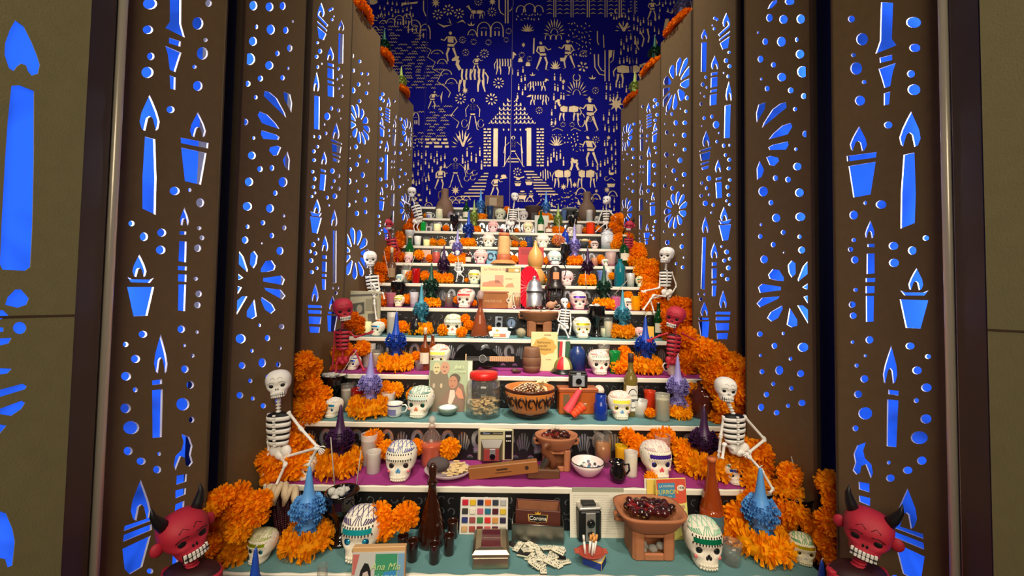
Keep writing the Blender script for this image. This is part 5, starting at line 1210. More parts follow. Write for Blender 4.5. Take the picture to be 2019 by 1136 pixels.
# ---- black incense goblets with pale copal
for n, u, v, wpx, vt, l in ((0, 672, 1072, 66, 958, 'black glazed goblet heaped with white copal, left of the large skull'), (0, 1563, 1062, 76, 962, 'black goblet with incense sticks right of the right blue candle'),
    (2, 655, 804, 52, 733, 'black glazed goblet with white copal at the left end'), (4, 1176, 662, 36, 598, 'black glazed goblet with copal right of the yellow-browed skull'), (5, 784, .7, 30, 552, 'black glazed goblet with copal behind the pink votive'),
    (7, 1115, .5, 22, 478, 'black glazed goblet with white copal below the blue glass ball'), (9, 895, .5, 19, 422, 'squat black goblet above the violet candle tip'), (9, 1129, .7, 20, 424, 'squat black goblet right of the yellow-green candle')):
    stand('incense_cup', 'incense_goblet', 'goblet', l, n, u, v, wpx, vt, group='black incense goblets')
def stick(name, label, cat, n, pts, r, m, group=None):
    P = [at_y(a, b, y) for a, b, y in pts]; mb = MB().tube([p-P[0] for p in P], r, 6); o = part(name, mb, m); o.location = P[0]; tag(o, label, cat, group); return o
INC = mat((170, 160, 150), .7)
for a, b, c, d, y0, y1, l in ((660,962,652,862,.2,.24,'grey incense stick leaning over the left dark purple candle'), (702,962,712,888,.2,.24,'grey incense stick right of the left marigold ring of the second step'), (1576,968,1560,900,.17,.2,'thin incense stick at left in the right front goblet'), (1585,968,1585,908,.17,.2,'thin incense stick at right in the right front goblet'),
    (672,738,704,690,.55,.6,'pale incense stick in the goblet by the red skeleton'), (768,548,757,495,1.25,1.3,'pale stick leaning beside the brown square bottle'), (800,552,818,505,1.3,1.35,'pale incense stick above the goblet of the sixth step'), (1124,478,1135,432,1.72,1.76,'pale incense stick right of the blue glass ball'), (1104,478,1102,432,1.72,1.76,'pale incense stick left of the blue glass ball'), (1212,580,1238,552,1.2,1.25,'pale stick leaning over the right green candle ring'), (1156,572,1154,535,1.2,1.25,'dark incense stick below the right violet candle')):
    stick('incense_stick', l, 'incense stick', 0, ((a, b, y0), (c, d, y1)), .0022, INC, 'incense sticks')

# ---- glasses, votives, bottles and cups
def g_(T, name, cat, l, n, u, v, wpx, vt, **c): return stand(T, name, cat, l, n, u, v, wpx, vt, c.pop('rz', 0), c, {'glass': 'drinking and candle glasses', 'bottle': 'bottles', 'cup': 'cups'}.get(cat))
g_('shot', 'shot_glass', 'glass', 'water glass half full beside the green-topped skull', 0, 1443, 1124, 38, 1068)
for u, v, vt, l in ((813, 1112, 1064, 'small dark brown cup at the front left of the brown bottle'), (856, 1116, 1070, 'small dark brown cup directly in front of the brown bottle'), (885, 1099, 1054, 'small dark brown cup right of the brown bottle'), (794, 1096, 1056, 'small dark brown cup leftmost of the five by the brown bottle'), (892, 1066, 1026, 'small dark brown cup behind the others, right of the brown bottle')):
    g_('browncup', 'brown_cup', 'cup', l, 0, u, v, 22, vt)
g_('tallglass', 'candle_glass', 'glass', 'rim of a clear glass at the bottom edge, left of the portrait box', -1, 631, .7, 20, 1114)
g_('brownbottle', 'glass_bottle', 'bottle', 'tall dark brown tapered bottle with a glass stopper', 0, 850, 1088, 56, 912)
g_('ribbed', 'ribbed_bottle', 'bottle', 'orange ribbed bottle with a blue label, tapering to the neck', 0, 1403, 1062, 45, 902, lab=C(70, 110, 120))
g_('tallglass', 'candle_glass', 'glass', 'tall frosted candle glass right of the left purple candle', 1, 727, 914, 32, 855, glass=FROST, fill=C(214, 200, 190))
g_('votive', 'printed_glass', 'glass', 'short frosted glass with a dark printed sprig', 1, 736, 938, 30, 889, glass=FROST, fill=C(214, 208, 196))
g_('votive', 'green_votive', 'glass', 'small green votive half hidden beside the left purple candle', 1, 648, .75, 22, 868, glass=GREENG, fill=C(20, 150, 70))
g_('decanter', 'liqueur_decanter', 'bottle', 'round decanter of orange liqueur with a ball stopper', 1, 850, 918, 44, 820)
g_('mug', 'beer_mug', 'glass', 'glass beer mug with amber drink and a handle', 1, 1188, 914, 36, 852)
g_('votive', 'yellow_votive', 'glass', 'glowing yellow votive glass beside the white one', 1, 1225, 917, 26, 878, glass=glass((250, 220, 40), .6), fill=mat((250, 214, 10), .5, emit=.15))
g_('votive', 'white_votive', 'glass', 'white frosted glass with a metal rim behind the little black jug', 1, 1244, 944, 27, 890, glass=FROST, fill=WAXLIT)
g_('tallglass', 'pink_candle_glass', 'glass', 'tall pinkish candle glass behind the violet-browed skull', 1, 1306, .75, 31, 858, glass=glass((230, 190, 170), .6), fill=C(214, 160, 130))
g_('tallglass', 'candle_glass', 'glass', 'tall clear candle glass behind the red votive', 2, 684, .7, 26, 757, fill=C(200, 196, 190))
g_('votive', 'red_votive', 'glass', 'dark red votive glass behind the left lilac ring', 2, 704, .6, 26, 766, glass=glass((190, 30, 30), .6), fill=C(180, 24, 24))
g_('votive', 'wax_glass', 'glass', 'small cream wax glass behind the blue-printed cup', 2, 765, .6, 27, 774, glass=FROST, fill=C(232, 222, 206))
g_('cup', 'printed_cup', 'cup', 'white porcelain cup with blue print and handle at right', 2, 778, 826, 32, 794, rz=-.1)
g_('tumbler', 'frosted_tumbler', 'glass', 'low frosted tumbler of white wax right of the golden-eyed skull', 2, 1260, 826, 33, 788, glass=FROST, fill=WAX)
g_('tallglass', 'candle_glass', 'glass', 'tall clear glass with a nub of yellow wax', 2, 1306, 833, 29, 776, glass=glass((240, 240, 230), .75), fill=mat((236, 230, 190), .5))
g_('votive', 'red_orange_votive', 'glass', 'red-orange votive behind the frosted tumbler', 2, 1281, .7, 24, 770, glass=glass((240, 80, 40), .6), fill=C(236, 70, 30))
g_('tequila', 'liquor_bottle', 'bottle', 'amber liquor bottle with an oval black and white label', 2, 1243, .62, 29, 697, lab=C(232, 230, 222))
g_('square', 'blue_glass_bottle', 'bottle', 'square cobalt blue glass carafe with a pressed pattern', 2, 1184, 831, 28, 777)
g_('jugbottle', 'demijohn', 'bottle', 'wide dark red-brown jug of punch at the right end', 2, 1388, 828, 60, 753)
g_('tallglass', 'candle_glass', 'glass', 'tall frosted candle glass right of the left red skeleton', 3, 727, 722, 25, 678, glass=FROST, fill=C(214, 206, 200))
g_('tallglass', 'candle_glass', 'glass', 'tall clear candle glass behind the left royal blue ring', 3, 742, .75, 18, 690)
g_('shot', 'shot_glass', 'glass', 'tiny square-sided shot glass beside the liquor bottle', 3, 827, 732, 20, 711)
g_('whiskey', 'liquor_bottle', 'bottle', 'small brown liquor bottle with a white label and cork', 3, 837, .55, 20, 646)
g_('beer', 'amber_bottle', 'bottle', 'amber bottle behind the small liquor bottle', 3, 852, .8, 20, 660, glass=AMBERG)
g_('flaskblue', 'blue_bottle', 'bottle', 'stout navy blue bottle right of the striped cap', 3, 1138, 734, 33, 682)
g_('votive', 'green_votive', 'glass', 'green votive glass right of the black-frilled skull', 3, 1212, .5, 23, 692, glass=glass((20, 170, 80), .5), fill=C(20, 160, 76))
g_('tallglass', 'candle_glass', 'glass', 'tall clear glass behind the black-frilled skull', 3, 1190, .8, 24, 678)
g_('cup', 'white_cup', 'cup', 'plain white coffee cup below the right red skeleton', 3, 1327, .3, 25, 713, rz=PI, print=WHITE, motif=WHITE)
g_('votive', 'lit_votive', 'glass', 'lit cream votive beside the newspaper', 4, 723, 655, 22, 628, fill=mat((250, 240, 180), .5, emit=.4))
g_('tallglass', 'candle_glass', 'glass', 'tall clear candle glass behind the turquoise-banded skull', 4, 773, .55, 21, 616, glass=FROST, fill=mat((240, 238, 214), .5))
g_('ball', 'black_flask', 'bottle', 'round black clay bottle with a short neck', 4, 820, 662, 26, 628, glass=C(24, 24, 28, .25), fill=BK)
g_('conebottle', 'copper_decanter', 'bottle', 'conical copper-orange pressed glass decanter', 4, 946, .5, 40, 572)
g_('votive', 'lit_votive', 'glass', 'short white wax glass beside the black goblet', 4, 1194, 665, 23, 643, fill=mat((240, 234, 196), .5, emit=.12))
g_('votive', 'wax_glass', 'glass', 'small wax glass behind the short white one', 4, 1199, .75, 20, 626, fill=C(220, 212, 186))
g_('beer', 'green_bottle', 'bottle', 'green beer bottle with a white label left of the red skeleton head', 4, 1298, 663, 19, 597, glass=DKGREENG)
g_('flare', 'pink_votive', 'glass', 'pink votive glass beside the left white skeleton', 5, 770, .4, 22, 577, glass=glass((230, 160, 180), .6), fill=C(224, 150, 170))
g_('tumbler', 'paper_glass', 'glass', 'pale white tumbler between marigolds and the teal tip', 5, 816, .4, 17, 576, glass=glass((226, 222, 230), .4), fill=C(224, 220, 226))
g_('tumbler', 'seed_jar', 'glass', 'clear tumbler of brown spice beside the red-browed skull', 5, 885, .45, 18, 578, fill=C(110, 80, 54))
g_('tumbler', 'amber_tumbler', 'glass', 'amber drink tumbler right of the wooden box', 5, 1018, .35, 18, 577, fill=AMLIQ)
g_('votive', 'pink_lit_votive', 'glass', 'lit pink votive left of the slate teal candle', 5, 1214, .5, 20, 585, glass=glass((236, 150, 200), .6), fill=mat((240, 190, 220), .5, emit=.25))
g_('votive', 'yellow_lit_votive', 'glass', 'glowing yellow votive near the right white skeleton', 5, 1253, .4, 20, 584, glass=glass((250, 210, 20), .6), fill=mat((250, 208, 10), .5, emit=.3))
g_('whiskey', 'square_bottle', 'bottle', 'square brown bottle with a pale label and tall neck', 6, 771, .5, 19, 488, glass=glass((120, 80, 60), .45), lab=C(150, 120, 90))
g_('ball', 'clear_jar', 'bottle', 'clear glass jar behind the turquoise-faced skull', 6, 800, .7, 22, 522, glass=GL, fill=C(210, 210, 200))
g_('votive', 'red_votive', 'glass', 'bright red votive glass between two marigolds', 6, 820, .35, 17, 530, glass=glass((220, 20, 20), .5), fill=mat((224, 20, 20), .4, emit=.08))
g_('flare', 'blue_beaker', 'glass', 'pale blue beaker left of the right green candle', 6, 1186, .55, 20, 534, glass=glass((140, 170, 230), .5), fill=C(150, 176, 220))
g_('tallglass', 'candle_glass', 'glass', 'tall white candle glass behind the right green candle', 6, 1198, .7, 18, 530, glass=FROST, fill=C(220, 212, 200))
g_('jugbottle', 'teal_bottle', 'bottle', 'stout bottle with a teal shoulder and brown wrapper', 6, 1222, .4, 22, 511, glass=TEALG, fill=C(120, 90, 66))
g_('tumbler', 'frosted_tumbler', 'glass', 'frosted tumbler right of the teal-shouldered bottle', 6, 1243, .45, 17, 539, glass=FROST, fill=C(214, 214, 206))
g_('wine', 'green_bottle', 'bottle', 'tall green bottle at the left end', 7, 807, .6, 19, 466, glass=GREENG)
g_('tumbler', 'red_tumbler', 'glass', 'striped red drink tumbler left of the violet candle tip', 7, 860, .45, 18, 490, fill=C(226, 60, 30, .2))
g_('whiskey', 'small_bottle', 'bottle', 'tiny brown bottle with a white label beside the pink skull', 7, 923, .5, 13, 487, glass=glass((90, 50, 36), .4))
g_('tumbler', 'pink_tumbler', 'glass', 'pale pink tumbler left of the dark wine bottle', 7, 1204, .5, 21, 498, glass=glass((232, 205, 200), .5), fill=C(226, 196, 190))
g_('tumbler', 'orange_tumbler', 'glass', 'pale orange tumbler behind the dark violet candle tip', 7, 1172, .7, 18, 502, fill=C(216, 150, 100))
g_('wine', 'wine_bottle', 'bottle', 'dark wine bottle with a cork and cream label', 7, 1231, .45, 20, 463)
g_('tumbler', 'picture_mug', 'cup', 'white tumbler with a blue sketch near the left end', 8, 823, .4, 14, 466, glass=C(236, 234, 226, .3), fill=C(60, 70, 140))
g_('tumbler', 'lit_votive', 'glass', 'glowing cream tumbler near the left end', 8, 841, .4, 15, 468, fill=mat((250, 236, 160), .5, emit=.4))
g_('teardrop', 'clear_bottle', 'bottle', 'clear long-necked bottle above the straw hat', 8, 1000, .5, 20, 452, glass=GL, fill=C(220, 190, 120), cap=BK)
g_('tumbler', 'blue_glass', 'glass', 'dark blue glass left of the plain cream skull', 8, 1042, .7, 17, 468, glass=glass((60, 80, 140), .5), fill=C(40, 50, 90))
g_('votive', 'green_lit_votive', 'glass', 'glowing green votive at the left skeleton feet', 9, 834, .4, 12, 438, glass=glass((20, 200, 90), .5), fill=mat((10, 210, 90), .4, emit=.5))
g_('votive', 'lit_votive', 'glass', 'lit cream votive left of the squat black goblet', 9, 862, .4, 16, 438, fill=mat((250, 240, 180), .5, emit=.4))
g_('beer', 'green_bottle', 'bottle', 'green beer bottle in front of the white card', 9, 1066, .45, 13, 416)
g_('whiskey', 'brown_bottle', 'bottle', 'brown long-necked bottle right of the white card', 9, 1082, .4, 15, 437, glass=glass((180, 110, 80), .5))
g_('votive', 'white_votive', 'glass', 'milky white votive right of the blue glass ball', 9, 1141, .4, 15, 444, fill=C(226, 222, 204), glass=FROST)
g_('votive', 'orange_votive', 'glass', 'glowing orange votive near the right end', 9, 1164, .4, 18, 440, glass=glass((250, 90, 20), .5), fill=mat((250, 90, 20), .4, emit=.4))
g_('cup', 'painted_mug', 'cup', 'small white mug with a dark drawing left of the clay jug', 10, 846, .4, 13, 420)
g_('tallglass', 'lit_candle_glass', 'glass', 'tall lit candle glass in front of the left clay jug', 10, 866, .3, 15, 408, fill=mat((250, 240, 200), .5, emit=.25))
g_('beer', 'green_bottle', 'bottle', 'dark green bottle left of the pale green candle', 10, 919, .5, 14, 396, glass=DKGREENG)
g_('ball', 'pale_glass_bulb', 'glass', 'pinkish glass bulb right of the left clay jug', 10, 888, .4, 14, 418, glass=glass((200, 180, 190), .6), fill=C(150, 110, 120))
g_('tallglass', 'white_cup', 'glass', 'tall milky candle glass in front of the right clay jug', 10, 1162, .3, 14, 415, glass=FROST, fill=WHITE)
g_('flare', 'blue_tumbler', 'glass', 'dark blue pressed tumbler left of the pale green skull', 10, 966, .5, 14, 407, glass=glass((50, 80, 130), .5), fill=C(50, 70, 110))
g_('flare', 'blue_beaker', 'glass', 'slate blue beaker behind the squat black goblet on the right', 10, 1112, .5, 12, 415, glass=glass((110, 140, 190), .5), fill=C(100, 120, 160))

# ---- single marigolds between the things
MG = [(0,766,1042,56,.5,'orange marigold low in the pair behind the cyan-browed skull'),(0,748,1012,54,.6,'orange marigold at the left of the pair behind the cyan-browed skull'),(0,793,1012,56,.6,'orange marigold at the right of the pair behind the cyan-browed skull'),(0,1497,985,40,.85,'orange marigold behind the right sky blue candle'),
 (1,896,886,44,.7,'orange marigold right of the orange decanter'),(1,822,880,34,.8,'orange marigold left of the orange decanter'),(1,740,870,44,.85,'orange marigold behind the tall frosted glass'),(1,760,890,40,.8,'orange marigold left of the striped-top skull'),(1,695,905,40,.7,'orange marigold right of the left purple candle base'),(1,1277,944,30,.25,'orange marigold at the foot of the violet-browed skull'),(1,1262,880,46,.85,'orange marigold behind the white votive'),(1,1292,868,42,.9,'orange marigold behind the violet-browed skull'),(1,1335,885,50,.8,'orange marigold right of the pink candle glass'),(1,1345,915,48,.7,'orange marigold left of the right purple candle'),(1,1320,862,40,.9,'orange marigold above the pink candle glass'),(1,1240,862,34,.9,'orange marigold above the yellow votive'),
 (2,785,770,34,.85,'orange marigold behind the blue-printed cup'),(2,808,778,32,.85,'orange marigold left of the green-eyed skull'),(2,760,765,34,.9,'orange marigold right of the left lilac candle'),(2,1283,816,22,.4,'orange marigold between tumbler and tall glass'),(2,1360,775,40,.8,'orange marigold left of the dark jug'),(2,1350,800,36,.7,'orange marigold beside the right lilac candle'),
 (3,712,688,34,.7,'orange marigold behind the small royal blue-banded skull'),(3,905,718,22,.6,'orange marigold behind the guitar edge'),(3,820,705,24,.7,'orange marigold left of the shot glass'),(3,1225,722,36,.5,'orange marigold right of the green votive'),(3,1243,712,34,.6,'orange marigold left of the right royal blue candle'),(3,1235,695,28,.8,'orange marigold above the green votive'),
 (4,800,645,26,.6,'orange marigold left of the round black bottle'),(4,757,640,26,.7,'orange marigold behind the turquoise-banded skull'),(4,868,652,26,.5,'orange marigold left of the pale green skull'),(4,912,655,24,.3,'orange marigold at the foot of the pale green skull'),(4,922,642,22,.5,'orange marigold right of the pale green skull'),(4,918,630,20,.6,'orange marigold above and right of the pale green skull'),(4,967,648,12,.6,'orange marigold right of the copper decanter'),
 (5,803,590,22,.6,'orange marigold left of the pale white tumbler'),(5,898,592,16,.6,'orange marigold left of the red-browed skull'),(5,937,598,14,.5,'orange marigold right of the red-browed skull'),(5,1237,585,20,.7,'orange marigold above the half hidden skull'),(5,1118,603,13,.4,'orange marigold under the tiny skull'),
 (6,806,545,22,.5,'orange marigold left of the red votive'),(6,834,545,22,.5,'orange marigold right of the red votive'),(6,855,545,24,.6,'orange marigold left of the left violet candle'),(6,1068,550,24,.4,'yellow-orange marigold low beside the gourd'),(6,1207,545,16,.6,'orange marigold left of the teal-shouldered bottle'),(6,921,553,10,.4,'orange marigold at the small skeleton feet'),
 (7,830,503,22,.5,'orange marigold right of the green bottle'),(7,845,510,18,.5,'orange marigold left of the red tumbler'),(7,893,508,20,.5,'orange marigold left of the small skeleton skull'),(7,914,508,20,.5,'orange marigold right of the small skeleton skull'),(7,1013,512,20,.5,'orange marigold right of the straw hat'),(7,1078,515,18,.5,'orange marigold left of the pale mint skull'),(7,1186,512,20,.6,'orange marigold left of the pink tumbler'),
 (8,853,478,18,.5,'orange marigold right of the cream tumbler'),(8,872,480,18,.5,'orange marigold left of the pale lilac tip'),(8,1015,482,16,.5,'orange marigold right of the clear bottle'),(8,1028,482,16,.5,'orange marigold left of the blue glass'),(8,1098,475,24,.5,'orange paper star flower right of the plain cream skull'),(8,1158,482,16,.5,'orange marigold left of the black-browed skull'),
 (9,824,452,14,.5,'orange marigold left of the green votive'),(9,876,450,14,.5,'orange marigold right of the lit votive'),(9,994,455,10,.5,'orange marigold right of the pink skull'),(9,1020,455,12,.5,'orange marigold at the middle skeleton feet'),(9,1152,455,14,.6,'orange marigold left of the orange votive'),(9,1178,452,14,.6,'orange marigold right of the orange votive'),
 (10,838,426,12,.6,'orange marigold left of the painted mug'),(10,874,427,10,.5,'orange marigold right of the lit candle glass'),(10,998,415,16,.7,'orange paper flower right of the pale green skull'),(10,1062,424,16,.6,'orange marigold left of the bright blue candle ring'),(10,1146,430,16,.5,'orange marigold left of the tall milky glass')]
for n, u, v, d, t, l in MG: flower_at(n, u, v, d, t, lab(l, n), 'single marigolds among the offerings')

# ---- skeletons and devils
Y = lambda n, t: (n+t)*STEP_D
skeleton('seated_skeleton', 'white skeleton seated at the left end of the second step, knee raised', Y(1, .12), (549, 756), 46, (549, 815), (549, 876), 46,
  [('arm', [(568, 812), (593, 845), (628, 884, -.03)], 4.4), ('arm', [(531, 815), (530, 868), (529, 928)], 4.2), ('leg', [(560, 902), (626, 883, -.06), (608, 918, -.05)], 4.2), ('leg', [(556, 905), (563, 915, -.05), (541, 965, -.06)], 4.2)], .35, -.0, -.12, pelvis=(553, 893), nrib=5, group='white papier-mache skeletons')
skeleton('seated_skeleton', 'white skeleton seated at the right end of the second step, hand on hip', Y(1, .12), (1431, 767), 40, (1446, 818), (1448, 872), 44,
  [('arm', [(1427, 820), (1421, 860), (1418, 892)], 4.0), ('arm', [(1466, 820), (1508, 867), (1476, 893, -.03)], 4.2), ('leg', [(1448, 888), (1428, 876, -.06), (1424, 905, -.07)], 4.2), ('leg', [(1460, 890), (1478, 902, -.05), (1502, 928, -.07)], 4.0), ('shin', [(1502, 928, -.07), (1524, 965, -.08), (1517, 973, -.09)], 3.6)], -.1, .05, .1, pelvis=(1457, 888), nrib=5, group='white papier-mache skeletons')
skeleton('seated_skeleton', 'white skeleton with crossed arms dangling its legs, left end of the sixth step', Y(5, .1), (730, 510), 26, (732, 542), (736, 576), 24,
  [('arm', [(722, 545), (740, 567, -.03), (730, 588, -.02)], 2.6), ('arm', [(745, 543), (748, 572), (740, 582, -.03)], 2.4), ('leg', [(742, 580), (755, 578, -.06), (758, 590, -.06)], 2.3), ('leg', [(738, 582), (738, 598, -.06), (742, 630, -.07), (750, 632, -.09)], 2.4)], .3, .25, -.1, pelvis=(737, 580), nrib=5, group='white papier-mache skeletons')
skeleton('seated_skeleton', 'white skeleton reclining at the right end of the sixth step, arm reaching left', Y(5, .15), (1314, 503), 28, (1312, 534), (1312, 565), 24,
  [('arm', [(1302, 540), (1300, 568), (1271, 574, -.05)], 2.4), ('arm', [(1324, 536), (1334, 564), (1320, 586)], 2.3), ('leg', [(1312, 585), (1289, 582, -.06), (1268, 612, -.07)], 2.6), ('leg', [(1306, 584), (1282, 590, -.05), (1290, 618, -.06)], 2.3)], -.75, .1, .1, pelvis=(1315, 578), nrib=5, group='white papier-mache skeletons')
skeleton('seated_skeleton', 'small white skeleton sitting with bent legs on the edge of the fifth step', Y(4, .15), (1113, 596, .1), 16, (1115, 608), (1112, 640), 19,
  [('arm', [(1105, 612), (1100, 632), (1116, 644, -.02)], 2.0), ('arm', [(1124, 612), (1126, 640), (1124, 655)], 2.0), ('leg', [(1108, 648), (1103, 640, -.04), (1099, 660, -.05)], 2.0), ('leg', [(1116, 648), (1114, 650, -.04), (1122, 667, -.05)], 2.2)], .1, 0, 0, pelvis=(1112, 646), nrib=6, group='white papier-mache skeletons')
skeleton('seated_skeleton', 'small white skeleton sitting on the seventh step beside the left violet candle', Y(6, .15), (902, 499), 9, (904, 517), (904, 532), 11,
  [('arm', [(898, 517), (897, 532), (904, 540)], 1.4), ('arm', [(911, 517), (914, 532), (908, 540)], 1.4), ('leg', [(902, 540), (901, 548, -.02), (899, 556, -.02)], 1.4), ('leg', [(907, 540), (914, 546, -.02), (913, 556, -.02)], 1.4)], 0, 0, 0, pelvis=(905, 537), nrib=5, group='white papier-mache skeletons')
skeleton('hanging_skeleton', 'white skeleton at the left end of the tenth step, one arm raised', Y(9, .3), (812, 379), 17, (818, 404), (827, 432), 18,
  [('arm', [(809, 404), (800, 399), (790, 392, .03)], 1.9), ('arm', [(829, 406), (831, 420), (831, 434)], 1.7), ('leg', [(818, 440), (815, 448, -.02), (818, 456, -.02)], 1.9), ('leg', [(826, 440), (822, 448, -.02), (826, 456, -.02)], 1.6)], .2, .35, 0, pelvis=(821, 438), nrib=5, group='white papier-mache skeletons')
skeleton('seated_skeleton', 'white skeleton in the middle of the tenth step with a big round head', Y(9, .2), (1015, 388), 15, (1012, 412), (1011, 434), 17,
  [('arm', [(1003, 410), (1000, 432), (995, 452)], 1.7), ('arm', [(1022, 410), (1023, 432), (1025, 452)], 1.7), ('leg', [(1007, 446), (1003, 450, -.02), (1004, 458, -.02)], 1.7), ('leg', [(1012, 446), (1009, 450, -.02), (1011, 458, -.02)], 1.7)], .2, 0, 0, pelvis=(1007, 442), nrib=5, group='white papier-mache skeletons')
skeleton('seated_skeleton', 'white skeleton at the right end of the tenth step with a bent elbow', Y(9, .25), (1196, 395), 16, (1195, 414), (1195, 434), 14,
  [('arm', [(1199, 414), (1215, 430, -.02), (1205, 450)], 2.0), ('arm', [(1188, 416), (1184, 424), (1180, 438)], 1.8), ('leg', [(1196, 442), (1197, 450, -.03), (1190, 456, -.03)], 1.7), ('leg', [(1192, 442), (1180, 452, -.03), (1174, 458, -.03)], 1.7)], -.6, -.15, .15, pelvis=(1194, 440), nrib=4, group='white papier-mache skeletons')
GD = 'red papier-mache devils'
skeleton('devil_figure', 'red horned devil figure with white teeth at the left front corner of the altar', -.17, (365, 1052), 80, (380, 1118), (372, 1215), 110,
  [('arm', [(330, 1122), (318, 1190), (345, 1240, -.05)], 9), ('arm', [(415, 1122), (428, 1190), (400, 1240, -.05)], 9), ('leg', [(360, 1260), (352, 1300, -.1), (352, 1390, -.1)], 9), ('leg', [(385, 1260), (392, 1300, -.1), (392, 1390, -.1)], 9)], 1.1, -.02, -.2, True, (372, 1240), group=GD)
skeleton('devil_figure', 'red horned devil figure with white teeth at the right front corner of the altar', -.17, (1710, 1050), 78, (1690, 1118), (1695, 1215), 110,
  [('arm', [(1640, 1122), (1630, 1190), (1655, 1240, -.05)], 9), ('arm', [(1738, 1122), (1745, 1190), (1720, 1240, -.05)], 9), ('leg', [(1685, 1260), (1680, 1300, -.1), (1680, 1390, -.1)], 9), ('leg', [(1710, 1260), (1716, 1300, -.1), (1716, 1390, -.1)], 9)], -.78, .05, .15, True, (1695, 1240), group=GD)
skeleton('devil_figure', 'red devil skeleton seated at the left end of the fourth step', Y(3, .12), (677, 610), 38, (675, 650), (675, 690), 27,
  [('arm', [(660, 652), (658, 690), (656, 722)], 2.6), ('arm', [(690, 655), (700, 665), (728, 657, -.02)], 2.8), ('leg', [(682, 710), (700, 690, -.04), (718, 732, -.06)], 3.0), ('leg', [(668, 710), (664, 716, -.04), (662, 735, -.05)], 3.0)], .55, .15, -.15, True, (676, 712), nrib=5, group=GD, horns=False)
skeleton('devil_figure', 'red devil skeleton seated at the right end of the fourth step, arms spread', Y(3, .12), (1331, 625), 36, (1330, 660), (1326, 700), 28,
  [('arm', [(1317, 657), (1300, 662), (1283, 670, -.02)], 2.8), ('arm', [(1344, 657), (1372, 672), (1402, 688)], 2.6), ('leg', [(1322, 712), (1318, 716, -.03), (1316, 725, -.03)], 3.0), ('leg', [(1330, 712), (1338, 728, -.04), (1352, 742, -.05)], 3.0)], -.7, .15, .25, True, (1325, 712), nrib=5, group=GD, horns=False)
skeleton('devil_figure', 'red devil skeleton at the left end of the eighth step', Y(7, .4), (764, 442), 19, (770, 470), (775, 496), 19,
  [('arm', [(762, 468), (758, 480), (755, 494)], 1.7), ('arm', [(780, 468), (783, 484), (788, 498)], 1.7), ('leg', [(772, 505), (766, 508, -.02), (766, 518, -.02)], 1.8), ('leg', [(778, 505), (784, 508, -.02), (784, 518, -.02)], 1.8)], .6, .2, -.15, True, (775, 503), nrib=4, group=GD)
skeleton('devil_figure', 'red devil skeleton at the right end of the eighth step', Y(7, .4), (1241, 445), 17, (1239, 470), (1239, 490), 16,
  [('arm', [(1232, 470), (1230, 482), (1228, 494)], 1.6), ('arm', [(1247, 470), (1248, 484), (1248, 496)], 1.6), ('leg', [(1237, 500), (1231, 504, -.02), (1231, 514, -.02)], 1.7), ('leg', [(1242, 500), (1247, 504, -.02), (1247, 514, -.02)], 1.7)], -.5, .2, .1, True, (1239, 497), nrib=4, group=GD)
# ------------------------------------------------------------------ one-off things
def frame(name, label, cat, n, u, v, rz=0., dy=0., dz=0., group=None, tilt=0.):
    loc, k = on_step(u, v, n); loc.y += dy; loc.z += dz
    o = empty(name, lab(label, n), cat, loc, rz, 1, group); o.rotation_euler = (tilt, 0, rz); return o, k
def board(name, label, cat, n, u, v, wpx, vtop, th, m, lean=.12, rz=0., edge=None, cover='cover', group=None):
    """an upright slab (book, card, record sleeve); local x,z on its front face, y = 0 in front"""
    o, k = frame(name, label, cat, n, u, v, rz, 0, 0, group, -lean); W_ = wpx*k; H = (at_y(u, vtop, o.location.y).z-o.location.z)/math.cos(lean)
    part(cover, MB().box((0, th/2, H/2), (W_, th, H), 0, None, min(.002, th*.3)), m, o)
    return o, W_, H
def pr(o, W_, H, name, poly, m, lay=1, s=1.):
    e = .0005*lay; P = [((x-.5)*W_, z*H) for x, z in poly]
    return part(name, MB().prism(P, -e, .0006), m, o)
R4 = lambda x0, z0, x1, z1: [(x0, z0), (x1, z0), (x1, z1), (x0, z1)]
SKIN = C(214, 170, 140); SKIN2 = C(186, 132, 104); GREY = C(120, 116, 104)
# --- first step
o, W_, H = board('portrait_box', 'flat box with a black-haired woman portrait on green and blue, at the bottom edge', 'box', -1, 738, .72, 106, 1090, .02, mat((206, 164, 112), .5), .10, .05)
part('cover_sheet', MB().box((0, -.0006, H*.485), (W_*.97, .0012, H*.93)), C(196, 198, 196), o)
pr(o, W_, H, 'green_field', [(.42, .2), (.85, .2), (.85, .93), (.44, .93)], C(62, 150, 112), 3); pr(o, W_, H, 'blue_field', [(.6, .2), (.83, .2), (.83, .76), (.6, .74)], C(58, 140, 206), 4)
pr(o, W_, H, 'blue_margin', R4(.86, .05, .985, .93), C(120, 168, 204), 3); pr(o, W_, H, 'red_corner', [(.02, .93), (.14, .93), (.06, .72), (.02, .72)], C(196, 110, 104), 4)
pr(o, W_, H, 'hair', [(.1, .3), (.13, .6), (.17, .76), (.24, .84), (.31, .83), (.36, .76), (.38, .6), (.36, .4), (.3, .3)], C(26, 24, 26), 5)
pr(o, W_, H, 'face', [(.2, .4), (.18, .6), (.22, .74), (.3, .76), (.35, .68), (.355, .52), (.32, .42), (.26, .38)], C(206, 190, 184), 6)
for x in (.245, .325): pr(o, W_, H, 'eye', oval(x, .6, .022, .016, 8), C(40, 34, 34), 7)
pr(o, W_, H, 'mouth', oval(.288, .47, .03, .012, 8), C(150, 100, 100), 7); pr(o, W_, H, 'dress', [(.08, .05), (.4, .05), (.36, .3), (.26, .38), (.14, .32)], C(70, 66, 70), 6)
text(o, 'Ana Mia', H*.10, ((.63-.5)*W_, -.0035, .80*H), C(190, 220, 150), shear=.35); text(o, 'el amor', H*.08, ((.62-.5)*W_, -.0035, .70*H), C(170, 210, 200), shear=.35)
